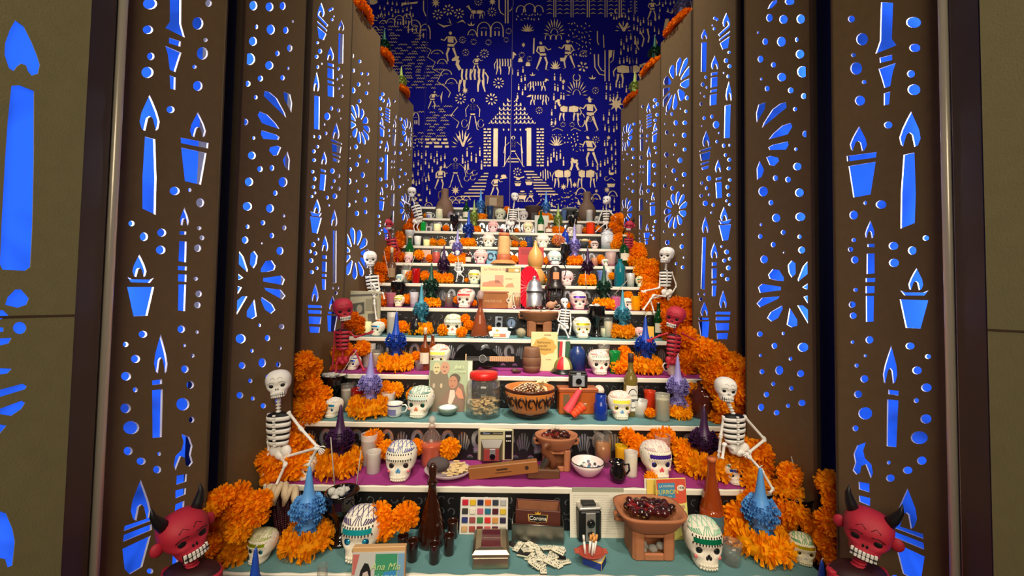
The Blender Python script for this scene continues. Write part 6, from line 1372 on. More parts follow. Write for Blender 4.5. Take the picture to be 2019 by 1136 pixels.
# paint pans
o, W_, H = board('watercolor_set', 'upright white watercolour set with four rows of six colour pans', 'paint set', 0, 953, 1046, 96, 989, .006, C(216, 212, 204), .25)
PC = [(210,40,70),(236,196,50),(40,44,90),(236,120,50),(60,70,80),(190,190,190),(70,70,66),(240,236,220),(206,110,140),(50,120,150),(90,30,50),(226,196,70),(60,70,130),(170,90,90),(80,140,90),(226,60,60),(220,160,90),(60,50,80),(220,180,130),(180,90,80),(140,60,60),(210,110,110),(110,50,70),(206,200,180)]
for i, c in enumerate(PC):
    x = (.105+.158*(i % 6)-.5)*W_; z = H*(.86-.235*(i//6))
    p = part('paint_pan', MB().box((x, -.002, z), (W_*.125, .006, H*.155), 0, None, .0015), C(*[max(0, q-20) for q in c], .35), o)
# cigar box in a tin
o, k = frame('metal_tin', 'scuffed grey metal tin holding the dark cigar box', 'tin', 0, 1062, 1076, -.08, .045); TW = 102*k; TH = .062
mb = MB(); th = .003
for c, d in (((0, -.035, TH/2), (TW, th, TH)), ((0, .035, TH/2), (TW, th, TH)), ((-TW/2, 0, TH/2), (th, .07, TH)), ((TW/2, 0, TH/2), (th, .07, TH)), ((0, 0, .002), (TW, .07, .004))): mb.box(c, d)
part('tin_body', mb, TIN, o); part('rolled_rim', MB().tube([(-TW/2, -.036, TH), (TW/2, -.036, TH), (TW/2, .036, TH), (-TW/2, .036, TH), (-TW/2, -.036, TH)], .0022, 6), TIN, o)
oc = empty('cigar_box', lab('open maroon wooden cigar box lettered Corona, standing in the metal tin', 0), 'box', o.location+Vector((0, .002, .006)), -.08); BW = 90*k; BZ = .103
mb = MB()
for c, d in (((0, -.026, .05), (BW, .005, .1)), ((0, .026, .056), (BW, .005, .11)), ((-BW/2+.0025, 0, .052), (.005, .05, .104)), ((BW/2-.0025, 0, .052), (.005, .05, .104)), ((0, 0, .004), (BW, .05, .006))): mb.box(c, d, 0, None, .001)
part('box_body', mb, mat((86, 38, 30), .45, noise=.2, nscale=8), oc); part('wood_lining', MB().box((0, .022, .062), (BW*.94, .003, .09)), mat((150, 96, 66), .6, noise=.15), oc)
LB = lambda s: [(-.030*s, .076-.012*s), (-.010*s, .076-.013*s), (0, .076-.018*s), (.010*s, .076-.013*s), (.030*s, .076-.012*s), (.033*s, .076+.011*s), (-.033*s, .076+.011*s)]
part('emblem_border', MB().prism(LB(1.05), -.0292, -.028), C(214, 170, 90), oc); part('emblem_field', MB().prism(LB(.95), -.0298, -.028), C(20, 18, 20), oc)
part('crown_emblem', MB().prism([(-.008, .088), (.008, .088), (.011, .096), (.005, .092), (0, .0985), (-.005, .092), (-.011, .096)], -.0298, -.028), C(214, 160, 50), oc)
text(oc, 'Corona', .019, (0, -.0302, .075), C(240, 236, 224))
# silver trinket box
o, k = frame('trinket_box', 'silver lidded box with two dark red glass panes on its lid', 'box', 0, 966, 1128, .03, .062)
BX, BY, BZ = 72*k, .125, .036
part('box_body', MB().box((0, 0, BZ*.5), (BX, BY, BZ), 0, None, .003), mat((176, 166, 140), .32, .9, noise=.1), o)
mb = MB(); vs = []; 
for sx, sy, z in ((1.02, 1.02, BZ+.002), (1.02, 1.02, BZ+.009), (.86, .90, BZ+.019), (.62, .74, BZ+.022)): vs += [(-BX/2*sx, -BY/2*sy, z), (BX/2*sx, -BY/2*sy, z), (BX/2*sx, BY/2*sy, z), (-BX/2*sx, BY/2*sy, z)]
fs = [(3, 2, 1, 0), (12, 13, 14, 15)]+[(4*i+j, 4*i+(j+1) % 4, 4*i+4+(j+1) % 4, 4*i+4+j) for i in range(3) for j in range(4)]
lid = part('lid', mb.add(vs, fs), mat((190, 180, 152), .28, .9, noise=.1), o)
for sg in (-1, 1): part('red_pane', MB().box((0, sg*.024, BZ+.0225), (BX*.54, .042, .003), 0, None, .001), C(88, 20, 40, .12, coat=.5), lid)
# dominoes
DW = mat((236, 232, 206), .35); dq = random.Random(4)
PIPS = {1: [(0, 0)], 2: [(-1, -1), (1, 1)], 3: [(-1, -1), (0, 0), (1, 1)], 4: [(-1, -1), (1, -1), (-1, 1), (1, 1)], 5: [(-1, -1), (1, -1), (0, 0), (-1, 1), (1, 1)], 6: [(-1, -1), (1, -1), (-1, 0), (1, 0), (-1, 1), (1, 1)]}
def domino(p, rz, a, b, face, tilt, label):
    o = empty('domino', label, 'domino', p, rz, 1, 'dominoes scattered on the first step'); o.rotation_euler = (tilt, dq.uniform(-.12, .12), rz)
    l_, w_, t = .042, .021, .0075
    part('tile', MB().box((0, 0, t*.66), (w_, l_, t*.68), 0, None, .001), DW, o); part('black_back', MB().box((0, 0, t*.16), (w_, l_, t*.33), 0, None, .001), INK, o)
    if face:
        m = MB()
        for h, nn in ((-1, a), (1, b)):
            for x, y in PIPS[nn]: m.add([(x*.0062+.0021*math.cos(j*PI/3), h*l_*.25+y*.0062+.0021*math.sin(j*PI/3), t+.0003) for j in range(6)], [range(6)])
        m.box((0, 0, t+.0001), (w_*.8, .0008, .0006)); q = part('pips', m, INK, o)
    else: o.rotation_euler[1] += PI; o.location.z += t*1.0
DSP = [(1012,1078,.9,0),(1022,1085,-.6,1),(1035,1078,1.9,1),(1048,1072,.3,0),(1050,1083,1.2,1),(1062,1090,.2,1),(1032,1100,1.0,0),(1045,1100,-.5,1),(1060,1104,1.4,1),(1078,1088,2.0,1),(1090,1092,-.4,1),(1102,1090,1.7,1),(1075,1104,.6,1),(1088,1106,2.2,1),(1103,1104,1.5,0),(1052,1112,.2,1),(1068,1116,-.9,1),(1085,1116,1.1,1),(1098,1114,.5,1),(1112,1112,1.9,1),(1070,1126,.05,1),(1054,1120,.9,1),(1100,1098,1.1,1),(1040,1092,2.0,1)]
for i, (u, v, rz, f) in enumerate(DSP):
    p, k = on_step(u, v, 0); lvl = (0, 1, 0, 0, 1, 0, 1, 0, 0, 1, 0, 1, 0, 1, 0, 0, 0, 1, 0, 0, 0, 1, 2, 1)[i]; p.z += .008*lvl
    where = 'ivory domino with black pips in the scattered pile before the tin' if f else 'domino lying black side up in the pile before the tin'
    domino(p, rz, dq.randint(1, 6), dq.randint(1, 6), f, .18 if lvl else 0, where)
# box camera, letter, folder
o, W_, H = board('folder', 'pale grey-green folder with a rounded top behind the handwritten letter', 'folder', 0, 1180, .93, 104, 966, .003, C(160, 160, 140), .10)
o2, W_, H = board('handwritten_letter', 'sheet of paper with handwriting leaning on the riser', 'letter', 0, 1180, .84, 112, 976, .0012, C(224, 220, 204), .12)
ink = C(120, 116, 112); lq = random.Random(2)
mb = MB()
for i in range(17):
    z = H*(.93-.052*i); x = -W_*.44
    while x < W_*(.42 if i % 5 else .2):
        L = lq.uniform(.004, .012); mb.tube([(x+L*j/5, -.0006, z+lq.uniform(-.0012, .0014)) for j in range(6)], .0003, 3); x += L+.002
hw = part('handwriting', mb, ink, o2); hw['kind'] = 'stuff'
o, k = frame('box_camera', 'black and silver box camera with two lenses, before the letter', 'camera', 0, 1163, 1072, .1, .035); w_, d_, h_ = 46*k, .062, 62*k
part('body', MB().box((0, 0, h_/2), (w_, d_, h_), 0, None, .008), C(24, 23, 24, .4), o); part('front_plate', MB().box((0, -d_/2-.001, h_*.48), (w_*.44, .003, h_*.9), 0, None, .001), mat((176, 172, 166), .35, .6), o)
part('top_plate', MB().box((0, 0, h_+.004), (w_*.98, d_*.96, .010), 0, None, .003), mat((196, 192, 186), .3, .7), o); part('finder_hood', MB().box((0, .002, h_+.012), (w_*.6, d_*.6, .01), 0, None, .002), C(20, 20, 20), o)
for z, r in ((.62, .014), (.28, .010)):
    L_ = part('lens_ring', MB().tube([(0, -d_/2, h_*z), (0, -d_/2-.008, h_*z)], r, 16), C(30, 30, 30, .3), o); part('lens', MB().ell((0, -d_/2-.008, h_*z), (r*.7, .004, r*.7), 12, 6), C(10, 10, 14, .05, coat=1), L_)
# matchbox, ashtray, cigarettes
o, k = frame('matchbox', 'yellow, white and blue matchbox under the clay ashtray', 'matchbox', 0, 1176, 1126, -.55, .03); part('sleeve', MB().box((0, 0, .012), (.062, .046, .024), 0, None, .001), C(228, 196, 60), o)
part('blue_side', MB().box((.0, -.0231, .012), (.060, .0008, .021)), C(40, 60, 150), o); part('blue_end', MB().box((.0311, 0, .012), (.0008, .044, .021)), C(30, 44, 120), o); part('printed_top', MB().box((0.006, 0, .0242), (.044, .04, .0006)), C(224, 222, 214), o)
for x in (-.004, .006, .016): part('print_stripe', MB().box((x, .004, .0247), (.004, .026, .0005)), C(60, 90, 170), o)
z0 = o.location.z+.0245
oa = empty('ashtray', lab('small red clay ashtray with notched rim holding cigarettes', 0), 'ashtray', Vector((o.location.x-.012, o.location.y-.004, z0)))
mb = MB().lathe([(.001, 0), (.02, 0), (.03, .004), (.042, .014), (.045, .018), (.040, .018), (.028, .008), (.001, .006)], 24, 0, None, True, .8, False); part('dish', mb, mat((176, 74, 56), .6, bump=.2), oa)
for a in (0, 1, 2):
    for sg in (-1, 1): part('rim_ear', MB().box((sg*.045, -.008+.008*a, .018), (.014, .004, .006), 0, None, .001), mat((186, 84, 62), .6), oa)
for i, (dx, dy, tx, ty) in enumerate(((-.018, 0, -.004, .010), (-.004, .004, .006, .008), (.002, -.006, .010, .010), (.010, .002, .012, .012), (.008, .008, .004, .012))):
    b = oa.location+Vector((dx, dy, .009)); t = Vector((tx, ty, .052)); oc = empty('cigarette', lab('white cigarette standing in the ashtray', 0), 'cigarette', b, 0, 1, 'cigarettes in the ashtray')
    part('paper_tube', MB().tube([(0, 0, 0), t*.68], .0038, 10), WHITE, oc)
    part('filter', MB().tube([t*.68, t], .0039, 10), C(232, 160, 80) if i else WHITE, oc)
# comic books
for i, (u, wp, vt, c, l, dy) in enumerate(((1304, 60, 950, (226, 222, 206), 'white-backed thin booklet behind the burro comic', .93), (1308, 58, 952, (232, 200, 90), 'yellow booklet between the white one and the burro comic', .89))):
    board('booklet', l, 'book', 0, u, dy, wp, vt, .003, C(*c), .12)
o, W_, H = board('comic_book', 'bright comic book lettered BURRON on a blue panel, leaning behind the clay brazier', 'book', 0, 1330, .80, 64, 951, .005, C(226, 220, 120), .14, .1)
pr(o, W_, H, 'red_field', [(.02, .56), (.2, .60), (.4, .57), (.6, .6), (.8, .58), (.98, .6), (.98, .99), (.02, .99)], C(214, 84, 60), 1); pr(o, W_, H, 'title_panel', R4(.06, .68, .62, .93), C(70, 140, 180), 2)
text(o, 'LA FAMILIA', H*.055, ((.34-.5)*W_, -.0022, .875*H), C(226, 226, 200)); text(o, 'BURRON', H*.105, ((.34-.5)*W_, -.0022, .78*H), C(226, 214, 90)); text(o, 'cada semana', H*.035, ((.34-.5)*W_, -.0022, .705*H), C(210, 216, 190))
pr(o, W_, H, 'price_tag', oval(.82, .84, .13, .05, 12), C(236, 230, 214), 2); text(o, '1978', H*.055, ((.82-.5)*W_, -.0022, .84*H), C(70, 60, 60))
for x in (.26, .44, .66, .76, .86): pr(o, W_, H, 'head_spot', oval(x, .53 if x > .5 else .49, .055, .035, 10), C(190, 150, 120), 3)
pr(o, W_, H, 'yellow_shape', [(.3, .2), (.62, .2), (.66, .4), (.56, .54), (.45, .46), (.36, .4)], C(236, 222, 70), 3); pr(o, W_, H, 'grey_shape', [(.66, .2), (.95, .2), (.95, .46), (.7, .48)], C(196, 206, 190), 3)
# braziers
def brazier(n, u, v, wpx, vtop, label, m, square=.0, chil=None, rz=0., win=.5):
    o, k = frame('clay_brazier', label, 'brazier', n, u, v, rz); W_ = wpx*k; o.location.y = min(o.location.y+W_*.32, (n+1)*STEP_D-W_*.30); H = at_y(u, vtop, o.location.y).z-o.location.z; o.location.x = on_step(u, (o.location.y-n*STEP_D)/STEP_D, n)[0].x
    e = 3.6 if square else 2.0; seg = 36
    def sup(r, a, ky=.78): ca, sa = math.cos(a), math.sin(a); return (r*math.copysign(abs(ca)**(2/e), ca), r*ky*math.copysign(abs(sa)**(2/e), sa))
    def ringlist(prof): 
        mb = MB(); vs = []
        for r, z in prof: vs += [(*sup(r, 2*PI*j/seg), z) for j in range(seg)]
        fs = [(i*seg+j, i*seg+(j+1) % seg, (i+1)*seg+(j+1) % seg, (i+1)*seg+j) for i in range(len(prof)-1) for j in range(seg)]
        return mb.add(vs, fs, 0, True)
    R = W_/2
    part('dish', ringlist([(.001, H*.58), (R*.60, H*.58), (R*.72, H*.66), (R*.9, H*.86), (R*.97, H*.94), (R, H), (R*.9, H*1.0), (R*.8, H*.9), (R*.66, H*.78), (.001, H*.76)]), m, o)
    # foot: four walls with an arched window in front
    fw = R*1.12; fd = R*.82; fh = H*.62; mb = MB(); t = R*.1; wx = fw*.5*win; 
    for c, d in (((-(fw/2+wx)/2, -fd/2, fh/2), (fw/2-wx, t, fh)), (((fw/2+wx)/2, -fd/2, fh/2), (fw/2-wx, t, fh)), ((0, -fd/2, fh*.13), (wx*2.02, t, fh*.26)), ((0, -fd/2, fh*.9), (wx*2.02, t, fh*.2)),
        ((-fw/2, 0, fh/2), (t, fd, fh)), ((fw/2, 0, fh/2), (t, fd, fh)), ((0, fd/2, fh/2), (fw, t, fh)), ((0, 0, .004), (fw, fd, .008))): mb.box(c, d, 0, None, .004)
    part('foot', mb, m, o)
    for sg in (-1, 1): part('ear_handle', MB().tube([(sg*R*.8, 0, H*.92), (sg*R*1.02, 0, H*.86), (sg*R*1.0, 0, H*.74), (sg*R*.74, 0, H*.72)], R*.07, 8), m, o)
    return o, R, H
o, R, H = brazier(0, 1279, 1116, 140, 1000, 'large square terracotta brazier piled with dried chilies', CLAY, 1.)
cq = random.Random(8)
for i in range(5):
    part('charcoal', MB().ell((cq.uniform(-.3, .3)*R, -R*.1+cq.uniform(-.1, .1)*R, H*.12+.012*(i % 2)), (R*.16, R*.13, R*.11), 7, 5), STONE, o)
CH = [mat((40, 14, 12), .12, coat=.6), mat((66, 16, 14), .12, coat=.6), mat((120, 18, 20), .18, coat=.4)]
def chilies(o, R, H, n, size, where, seed, ky=.7, long=False, up=0.):
    q = random.Random(seed); g = 'dried chilies in '+where
    for i in range(n):
        a = i*2.39996; r = R*.68*math.sqrt((i+.4)/n); c = o.location+Vector((r*math.cos(a), r*ky*math.sin(a), H*(.93+up+.12*(1-r/R))+q.uniform(0, .006)))
        red = i % 5 == 2; ob = empty('dried_chili', ('dark red ' if red else 'glossy black-brown ')+'dried chili in '+where, 'chili', c, q.uniform(0, 6.28), 1, g); ob.rotation_euler = (q.uniform(-.4, .4), q.uniform(-.3, .3), q.uniform(0, 6.28))
        L = size*(1.7 if long or red else 1.0); r0 = size*(.28 if long or red else .52)
        part('pod', MB().tube([(-L*.5, 0, 0), (-L*.4, 0, 0), (-L*.1, L*.04, 0), (L*.25, 0, .0), (L*.5, -L*.06, 0)], [r0*.3, r0*.8, r0, r0*.8, r0*.15], 9), CH[2 if red else i % 2], ob)
        part('stem', MB().tube([(-L*.48, 0, 0), (-L*.65, 0, .002), (-L*.78, L*.06, .006)], [r0*.22, r0*.12, r0*.1], 5), C(150, 120, 70), ob)
chilies(o, R, H, 36, .027, 'the square front brazier', 1)
# corn, bowls, cup
o, k = frame('seed_bowl', 'small pottery bowl heaped with pale pumpkin seeds beside the left heap', 'bowl', 0, 492, 1078, 0, .03)
part('bowl_body', MB().lathe([(.001, 0), (.018, 0), (.032, .016), (.038, .026), (.035, .026), (.02, .012), (.001, .01)], 20, 0, None, True, 1, False), CLAYD, o)
mb = MB(); q = random.Random(3)
for i in range(60): a = q.uniform(0, 6.28); r = .032*math.sqrt(q.random()); mb.ell((r*math.cos(a), r*math.sin(a), .027+(.032-r)*.25), (.006, .0038, .002), 6, 4)
s_ = part('seeds', mb, C(214, 196, 130), o); s_['kind'] = 'stuff'
for i, (u0, v0, u1, v1, l) in enumerate(((545, 966, 556, 1055, 'left dark purple corn cob with tied husk'), (566, 962, 566, 1062, 'middle dark purple corn cob with tied husk'), (585, 968, 578, 1052, 'right dark purple corn cob with tied husk'))):
    a = at_y(u0, v0, .196); b = at_y(u1, v1, .165); ob = empty('corn_cob', lab(l+' leaning on the riser', 0), 'corn cob', b, 0, 1, 'purple corn cobs'); d = a-b
    mb = MB().tube([d*t for t in (0, .05, .3, .7, .95, 1)], [.004, .011, .017, .018, .014, .008], 10); ax = d.normalized(); s1 = ax.orthogonal().normalized(); s2 = ax.cross(s1)
    part('cob', mb, C(44, 12, 22, .4), ob); kb = MB()
    for r in range(22):
        t = .04+.92*r/22; rr_ = .0165*(math.sin(PI*(.2+.65*t))**.5)
        for j in range(12): an = 2*PI*j/12; kb.ell(d*t+s1*rr_*math.cos(an)+s2*rr_*math.sin(an), .0044, 5, 4)
    kk = part('kernels', kb, C(58, 16, 28, .3), ob); kk['kind'] = 'stuff'
    for sg in (-1, 1): part('husk', MB().tube([d*.98, d*1.08+Vector((sg*.008, -.022, .01)), d*1.0+Vector((sg*.016, -.04, -.004)), d*.86+Vector((sg*.018, -.046, -.01))], [.007, .010, .013, .004], 7), mat((206, 184, 150), .7, noise=.1, bump=.4), ob)
# tall cones on the lower step in front
for u, v, wp, l in ((497, 1074, 26, 'deep blue candle tip rising at the bottom left edge'), (1622, 1100, 26, 'deep blue candle tip rising at the bottom right edge')):
    p = on_step(u, .7, -1)[0]; kk = proj(p)[2]; h = at_y(u, v, p.y).z-p.z; put('candle', 'wax_candle', l, 'candle', p, (.22, .22, h/1.03), 0, dict(wax=CDBLUE), 'ornate wax candles')
# --- second step
o, k = frame('seed_plate', 'shallow dish of pale chips and a grey stone beside the decanter', 'plate', 1, 879, 950, 0, .045); R = 48*k
part('dish', MB().lathe([(.001, 0), (R*.5, 0), (R*.86, .014), (R*1.0, .028), (R*.96, .029), (R*.8, .018), (.001, .008)], 28, 0, None, True, .8, False), C(190, 170, 176, .4), o)
mb = MB(); q = random.Random(5)
for i in range(46): a = q.uniform(-1.5, 1.2); r = R*.8*math.sqrt(q.random()); mb.box((r*math.cos(a), r*.75*math.sin(a), .026+q.uniform(0, .014)), (.022, .009, .002), 0, Matrix.Rotation(q.uniform(-.5, .5), 4, 'Z'))
c_ = part('chips', mb, C(232, 206, 150), o); c_['kind'] = 'stuff'
r_ = part('rock', MB().ell((0, 0, 0), (R*.5, R*.36, .026), 9, 7), mat((84, 74, 74), .9, bump=.6), None); r_.location = o.location+Vector((-R*.42, .006, .042)); tag(r_, lab('dark grey rock lying in the dish of chips', 1), 'stone')
# instant camera
o, k = frame('instant_camera', 'beige instant camera with a brown hood and black side panel', 'camera', 1, 976, 910, .04, .05); W_ = 71*k; H = 65*k
part('body', MB().box((0, 0, H/2), (W_, .06, H), 0, None, .007), C(196, 190, 152, .45), o)
part('black_panel', MB().box((W_*.355, -.031, H*.5), (W_*.2, .003, H*.86), 0, None, .001), C(18, 17, 18, .3), o); part('name_strip', MB().box((-W_*.12, -.031, H*.86), (W_*.64, .003, H*.075)), C(26, 24, 24), o)
text(o, 'Pleaser', H*.075, (-W_*.26, -.033, H*.86), C(150, 170, 220)); text(o, 'INSTANT CAMERA', H*.035, (W_*.05, -.033, H*.86), C(200, 196, 170))
hood = part('hood', MB().add([(-W_*.42, -.03, H*.04), (W_*.2, -.03, H*.04), (W_*.2, -.03, H*.68), (-W_*.42, -.03, H*.68), (-W_*.34, -.062, H*.1), (W_*.1, -.062, H*.1), (W_*.1, -.062, H*.5), (-W_*.34, -.062, H*.5)], [(0, 1, 5, 4), (1, 2, 6, 5), (2, 3, 7, 6), (3, 0, 4, 7), (4, 5, 6, 7)]), C(96, 84, 62, .3), o)
fp = part('front_plate', MB().box((-W_*.12, -.064, H*.3), (W_*.42, .004, H*.36), 0, None, .001), C(150, 60, 56, .4), o); part('silver_strip', MB().box((-W_*.09, -.0665, H*.33), (W_*.16, .002, H*.3), 0, None, .0008), mat((180, 180, 186), .3, .6), fp)
part('lens', MB().tube([(-W_*.09, -.066, H*.26), (-W_*.09, -.072, H*.26)], .0115, 16), C(16, 16, 18, .1, coat=1), fp); part('flash_window', MB().box((W_*.355, -.033, H*.78), (W_*.14, .002, H*.06)), C(196, 196, 196), o)
for x in (-.05, 0, .05): part('button', MB().box((W_*(.355+x), -.033, H*.63), (W_*.03, .003, H*.03)), WHITE, o)
# spirit level and its wooden support, horn-handled plane
o, k = frame('spirit_level', 'long wooden spirit level with a brass slot plate and a round hole', 'tool', 1, 992, 948, .0, .02); L = 138*k
Mr = Matrix.Rotation(-.12, 4, 'Y'); Mr = Matrix.Translation((0, 0, .034)) @ Mr
part('bar', MB().box((0, 0, 0), (L, .03, .045), 0, Mr, .003), mat((156, 98, 48), .5, noise=.2, nscale=7), o)
part('brass_plate', MB().box((-.004, 0, .0225), (L*.26, .018, .002), 0, Mr), BRASS, o); part('vial', MB().box((-.004, -.0152, .006), (L*.16, .001, .006), 0, Mr), C(60, 40, 20), o); part('slot', MB().box((0, -.0152, -.005), (L*.24, .001, .003), 0, Mr), C(90, 52, 24), o)
part('round_hole', MB().tube([Mr @ Vector((L*.34, -.0145, .002)), Mr @ Vector((L*.34, -.0158, .002))], .0075, 14), C(60, 34, 18), o)
o, k = frame('wood_plane', 'dark wooden hand plane with an S-shaped horn handle', 'tool', 1, 1072, 952, .1, .048)
part('stock', MB().box((.0, 0, .018), (.125, .046, .036), 0, Matrix.Rotation(.06, 4, 'Y'), .004), WOODD, o)
hp = [(.038, 0, .034), (.042, 0, .060), (.022, 0, .080), (.004, 0, .098), (.008, 0, .118), (.028, 0, .124)]
part('horn_handle', MB().tube(hp, [.016, .0155, .015, .014, .013, .009], 10), mat((110, 62, 34), .45, noise=.15), o); part('iron_wedge', MB().box((-.02, 0, .045), (.012, .03, .05), 0, Matrix.Rotation(.5, 4, 'Y'), .001), TIN, o)
o, R, H = brazier(1, 1096, 935, 88, 856, 'round terracotta brazier with dark chilies beside the spirit level', CLAY, 0, win=.55); chilies(o, R, H, 20, .022, 'the round brazier of the second step', 2, long=True)
# marbles
o = stand('bowl', 'enamel_bowl', 'bowl', 'pale pink enamel bowl with a black rim full of marbles', 1, 1158, 950, 68, 908); s = o.scale
MC = [(60, 100, 110), (230, 230, 226), (70, 130, 170), (120, 90, 100), (40, 80, 70), (210, 220, 226), (90, 130, 120), (150, 160, 150), (60, 70, 80), (236, 236, 230), (80, 110, 100), (110, 120, 150), (220, 210, 200), (50, 90, 120)]
for i, c in enumerate(MC):
    a = i*2.4; r = s[0]*.34*math.sqrt((i+.3)/len(MC)); m = part('marble', MB().ell((0, 0, 0), .0062, 10, 8), mat(c, .06, coat=.8, noise=.3, nscale=90)); m.location = o.location+Vector((r*math.cos(a), r*math.sin(a), s[2]*.27+.002*(i % 3)))
    tag(m, 'glass marble in the pink enamel bowl', 'marble', 'marbles in the enamel bowl')
o, k = frame('clay_jug', 'tiny glossy black jug with a handle, right of the marbles', 'jug', 1, 1222, 958, 0, .025); w_ = 33*k; h_ = 42*k
part('jug_body', MB().lathe([(.001, 0), (w_*.3, 0), (w_*.46, h_*.2), (w_*.5, h_*.42), (w_*.42, h_*.66), (w_*.34, h_*.8), (w_*.42, h_), (w_*.38, h_), (w_*.3, h_*.82), (.001, h_*.7)], 20, 0, None, True, 1, False), BLACKGLAZE, o)
part('handle', MB().tube([(w_*.36, 0, h_*.82), (w_*.66, 0, h_*.84), (w_*.7, 0, h_*.55), (w_*.46, 0, h_*.3)], w_*.06, 7), BLACKGLAZE, o); part('spout', MB().tube([(-w_*.3, 0, h_*.88), (-w_*.52, 0, h_*.97)], [w_*.14, w_*.07], 7), BLACKGLAZE, o)
# --- third step
o, W_, H = board('portrait_book', 'pale green book with three painted portraits of men on its cover', 'book', 2, 886, .72, 86, 713, .012, C(168, 182, 148), .14, .02)
pr(o, W_, H, 'cover_edge', R4(.9, .0, .99, .98), C(214, 220, 204), 1)
for nm, pl, c, ly in (('robe', [(.02, 0), (.5, 0), (.5, .5), (.42, .74), (.3, .78), (.02, .8)], (128, 116, 96), 2), ('coat', [(.12, 0), (.84, 0), (.86, .3), (.8, .52), (.66, .58), (.5, .48), (.4, .36), (.26, .2)], (134, 108, 92), 4), ('shirt', [(.46, .18), (.5, .42), (.6, .42), (.62, .3), (.52, .1)], (226, 196, 180), 5),
    ('head', oval(.17, .84, .085, .12, 12), (206, 196, 150), 3), ('head', oval(.36, .85, .11, .13, 12), (198, 150, 122), 4), ('hair', oval(.6, .64, .13, .10, 12), (96, 86, 72), 5), ('head', oval(.56, .57, .105, .125, 12), (186, 132, 104), 6), ('sleeve', [(.62, .36), (.68, .48), (.76, .42), (.82, .25), (.7, .26)], (220, 142, 110), 6), ('hand', oval(.29, .5, .03, .05, 8), (200, 180, 150), 5), ('hand', oval(.12, .5, .03, .05, 8), (190, 172, 146), 5)): pr(o, W_, H, nm, pl, C(*c), ly)
for x, z in ((.33, .87), (.40, .87), (.52, .6), (.6, .6), (.145, .86), (.2, .86)): pr(o, W_, H, 'eye', oval(x, z, .017, .008, 6), C(90, 60, 50), 7)
for x, z in ((.36, .79), (.55, .5), (.17, .78)): pr(o, W_, H, 'mouth', oval(x, z, .03, .008, 6), C(150, 90, 80), 7)
text(o, 'Juan', H*.11, (.19*W_, -.004, .875*H), C(226, 236, 196), shear=.3); text(o, 'y los suyos', H*.07, (.17*W_, -.004, .78*H), C(216, 230, 190), shear=.3)
o, k = frame('salt_bowl', 'small green-grey pottery bowl heaped with white salt', 'bowl', 2, 880, 822, 0, .035); R = 21*k
part('bowl_body', MB().lathe([(.001, 0), (R*.55, 0), (R*.85, .016), (R, .034), (R*.93, .034), (R*.7, .016), (.001, .01)], 24, 0, None, True, 1, False), C(110, 130, 118, .4), o)
part('salt', MB().lathe([(R*.9, .030), (R*.7, .036), (R*.3, .042), (.001, .043)], 20), mat((246, 244, 240), .9, bump=.3), o)
# peanut jar
o, k = frame('peanut_jar', 'big glass jar of peanuts with a red lid', 'jar', 2, 951, 826, 0, .052); R = 35*k; H = 88*k; o.location.y = 2*STEP_D+.11
part('glass_jar', MB().lathe([(.001, 0), (R*.86, 0), (R, .012), (R, H*.66), (R*.93, H*.78), (R*.76, H*.84), (R*.76, H*.88), (R*.73, H*.88), (R*.73, H*.83), (R*.90, H*.76), (R*.96, H*.66), (R*.96, .016), (.001, .01)], 28, 0, None, True, 1, False), glass((252, 253, 252), .975), o)
part('red_lid', MB().lathe([(.001, H*.85), (R*.8, H*.85), (R*.82, H*.86), (R*.82, H*.96), (R*.76, H), (.001, H)], 28, 0, None, True, 1, False), C(206, 34, 26, .35), o)
mb = MB(); q = random.Random(6)
for i in range(110):
    a = q.uniform(0, 6.28); r = R*.86*math.sqrt(q.random()); z = .016+q.random()*H*.30; M = Matrix.Translation((r*math.cos(a), r*math.sin(a), z)) @ Matrix.Rotation(q.uniform(0, 6), 4, 'Z') @ Matrix.Rotation(q.uniform(-.6, .6), 4, 'Y')
    mb.lathe([(.001, -.012), (.0055, -.009), (.0042, 0), (.006, .008), (.001, .013)], 7, 0, M @ Matrix.Rotation(PI/2, 4, 'X'), True, 1, False)
p_ = part('peanuts', mb, mat((218, 186, 130), .7, bump=.3), o); p_['kind'] = 'stuff'
# painted bowl with nut brittle and husk bundle
o, k = frame('painted_bowl', 'large orange clay bowl painted with black swirls', 'bowl', 2, 1044, 822, 0, .07); R = 50*k; o.location.y = 2*STEP_D+.112; H = 58*k
prof = [(.001, 0), (R*.5, 0), (R*.62, H*.08), (R*.84, H*.34), (R*.96, H*.66), (R, H*.98), (R*.98, H), (R*.92, H*.96), (R*.86, H*.66), (R*.6, H*.2), (.001, H*.12)]
part('bowl_body', MB().lathe(prof, 36, 0, None, True, 1, False), mat((196, 118, 52), .25, noise=.08, coat=.3), o)
part('dark_rim', MB().lathe([(R*.925, H*.955), (R*.985, H*1.005), (R*1.008, H*.97), (R*.992, H*.90), (R*.985, H*.90)], 36, 0, None, True, 1, False), C(70, 32, 20, .25), o); part('dark_foot', MB().lathe([(R*.501, .0), (R*.625, H*.08), (R*.76, H*.23), (R*.74, H*.23)], 36, 0, None, True, 1, False), C(40, 24, 20, .25), o)
def on_bowl(a, t): 
    z = H*(.26+.62*t); r = R*(.80+.19*t**.6)+.0012; return Vector((r*math.sin(a), -r*math.cos(a), z))
for i in range(7):
    a0 = -1.25+.42*i; sw = MB().tube([on_bowl(a0+.16*math.cos(s)*(1-s/9), .5+.34*math.sin(s)*(1-s/9)) for s in [j*.5 for j in range(13)]], [.0015, .004, .0055, .006, .006, .0055, .005, .0045, .004, .0035, .003, .002, .001], 6)
    part('painted_swirl', sw, C(44, 26, 20, .25), o)
    part('painted_leaf', MB().tube([on_bowl(a0+.2, .95), on_bowl(a0+.23, .7), on_bowl(a0+.2, .45), on_bowl(a0+.24, .2)], [.001, .005, .004, .001], 6), C(44, 26, 20, .25), o)
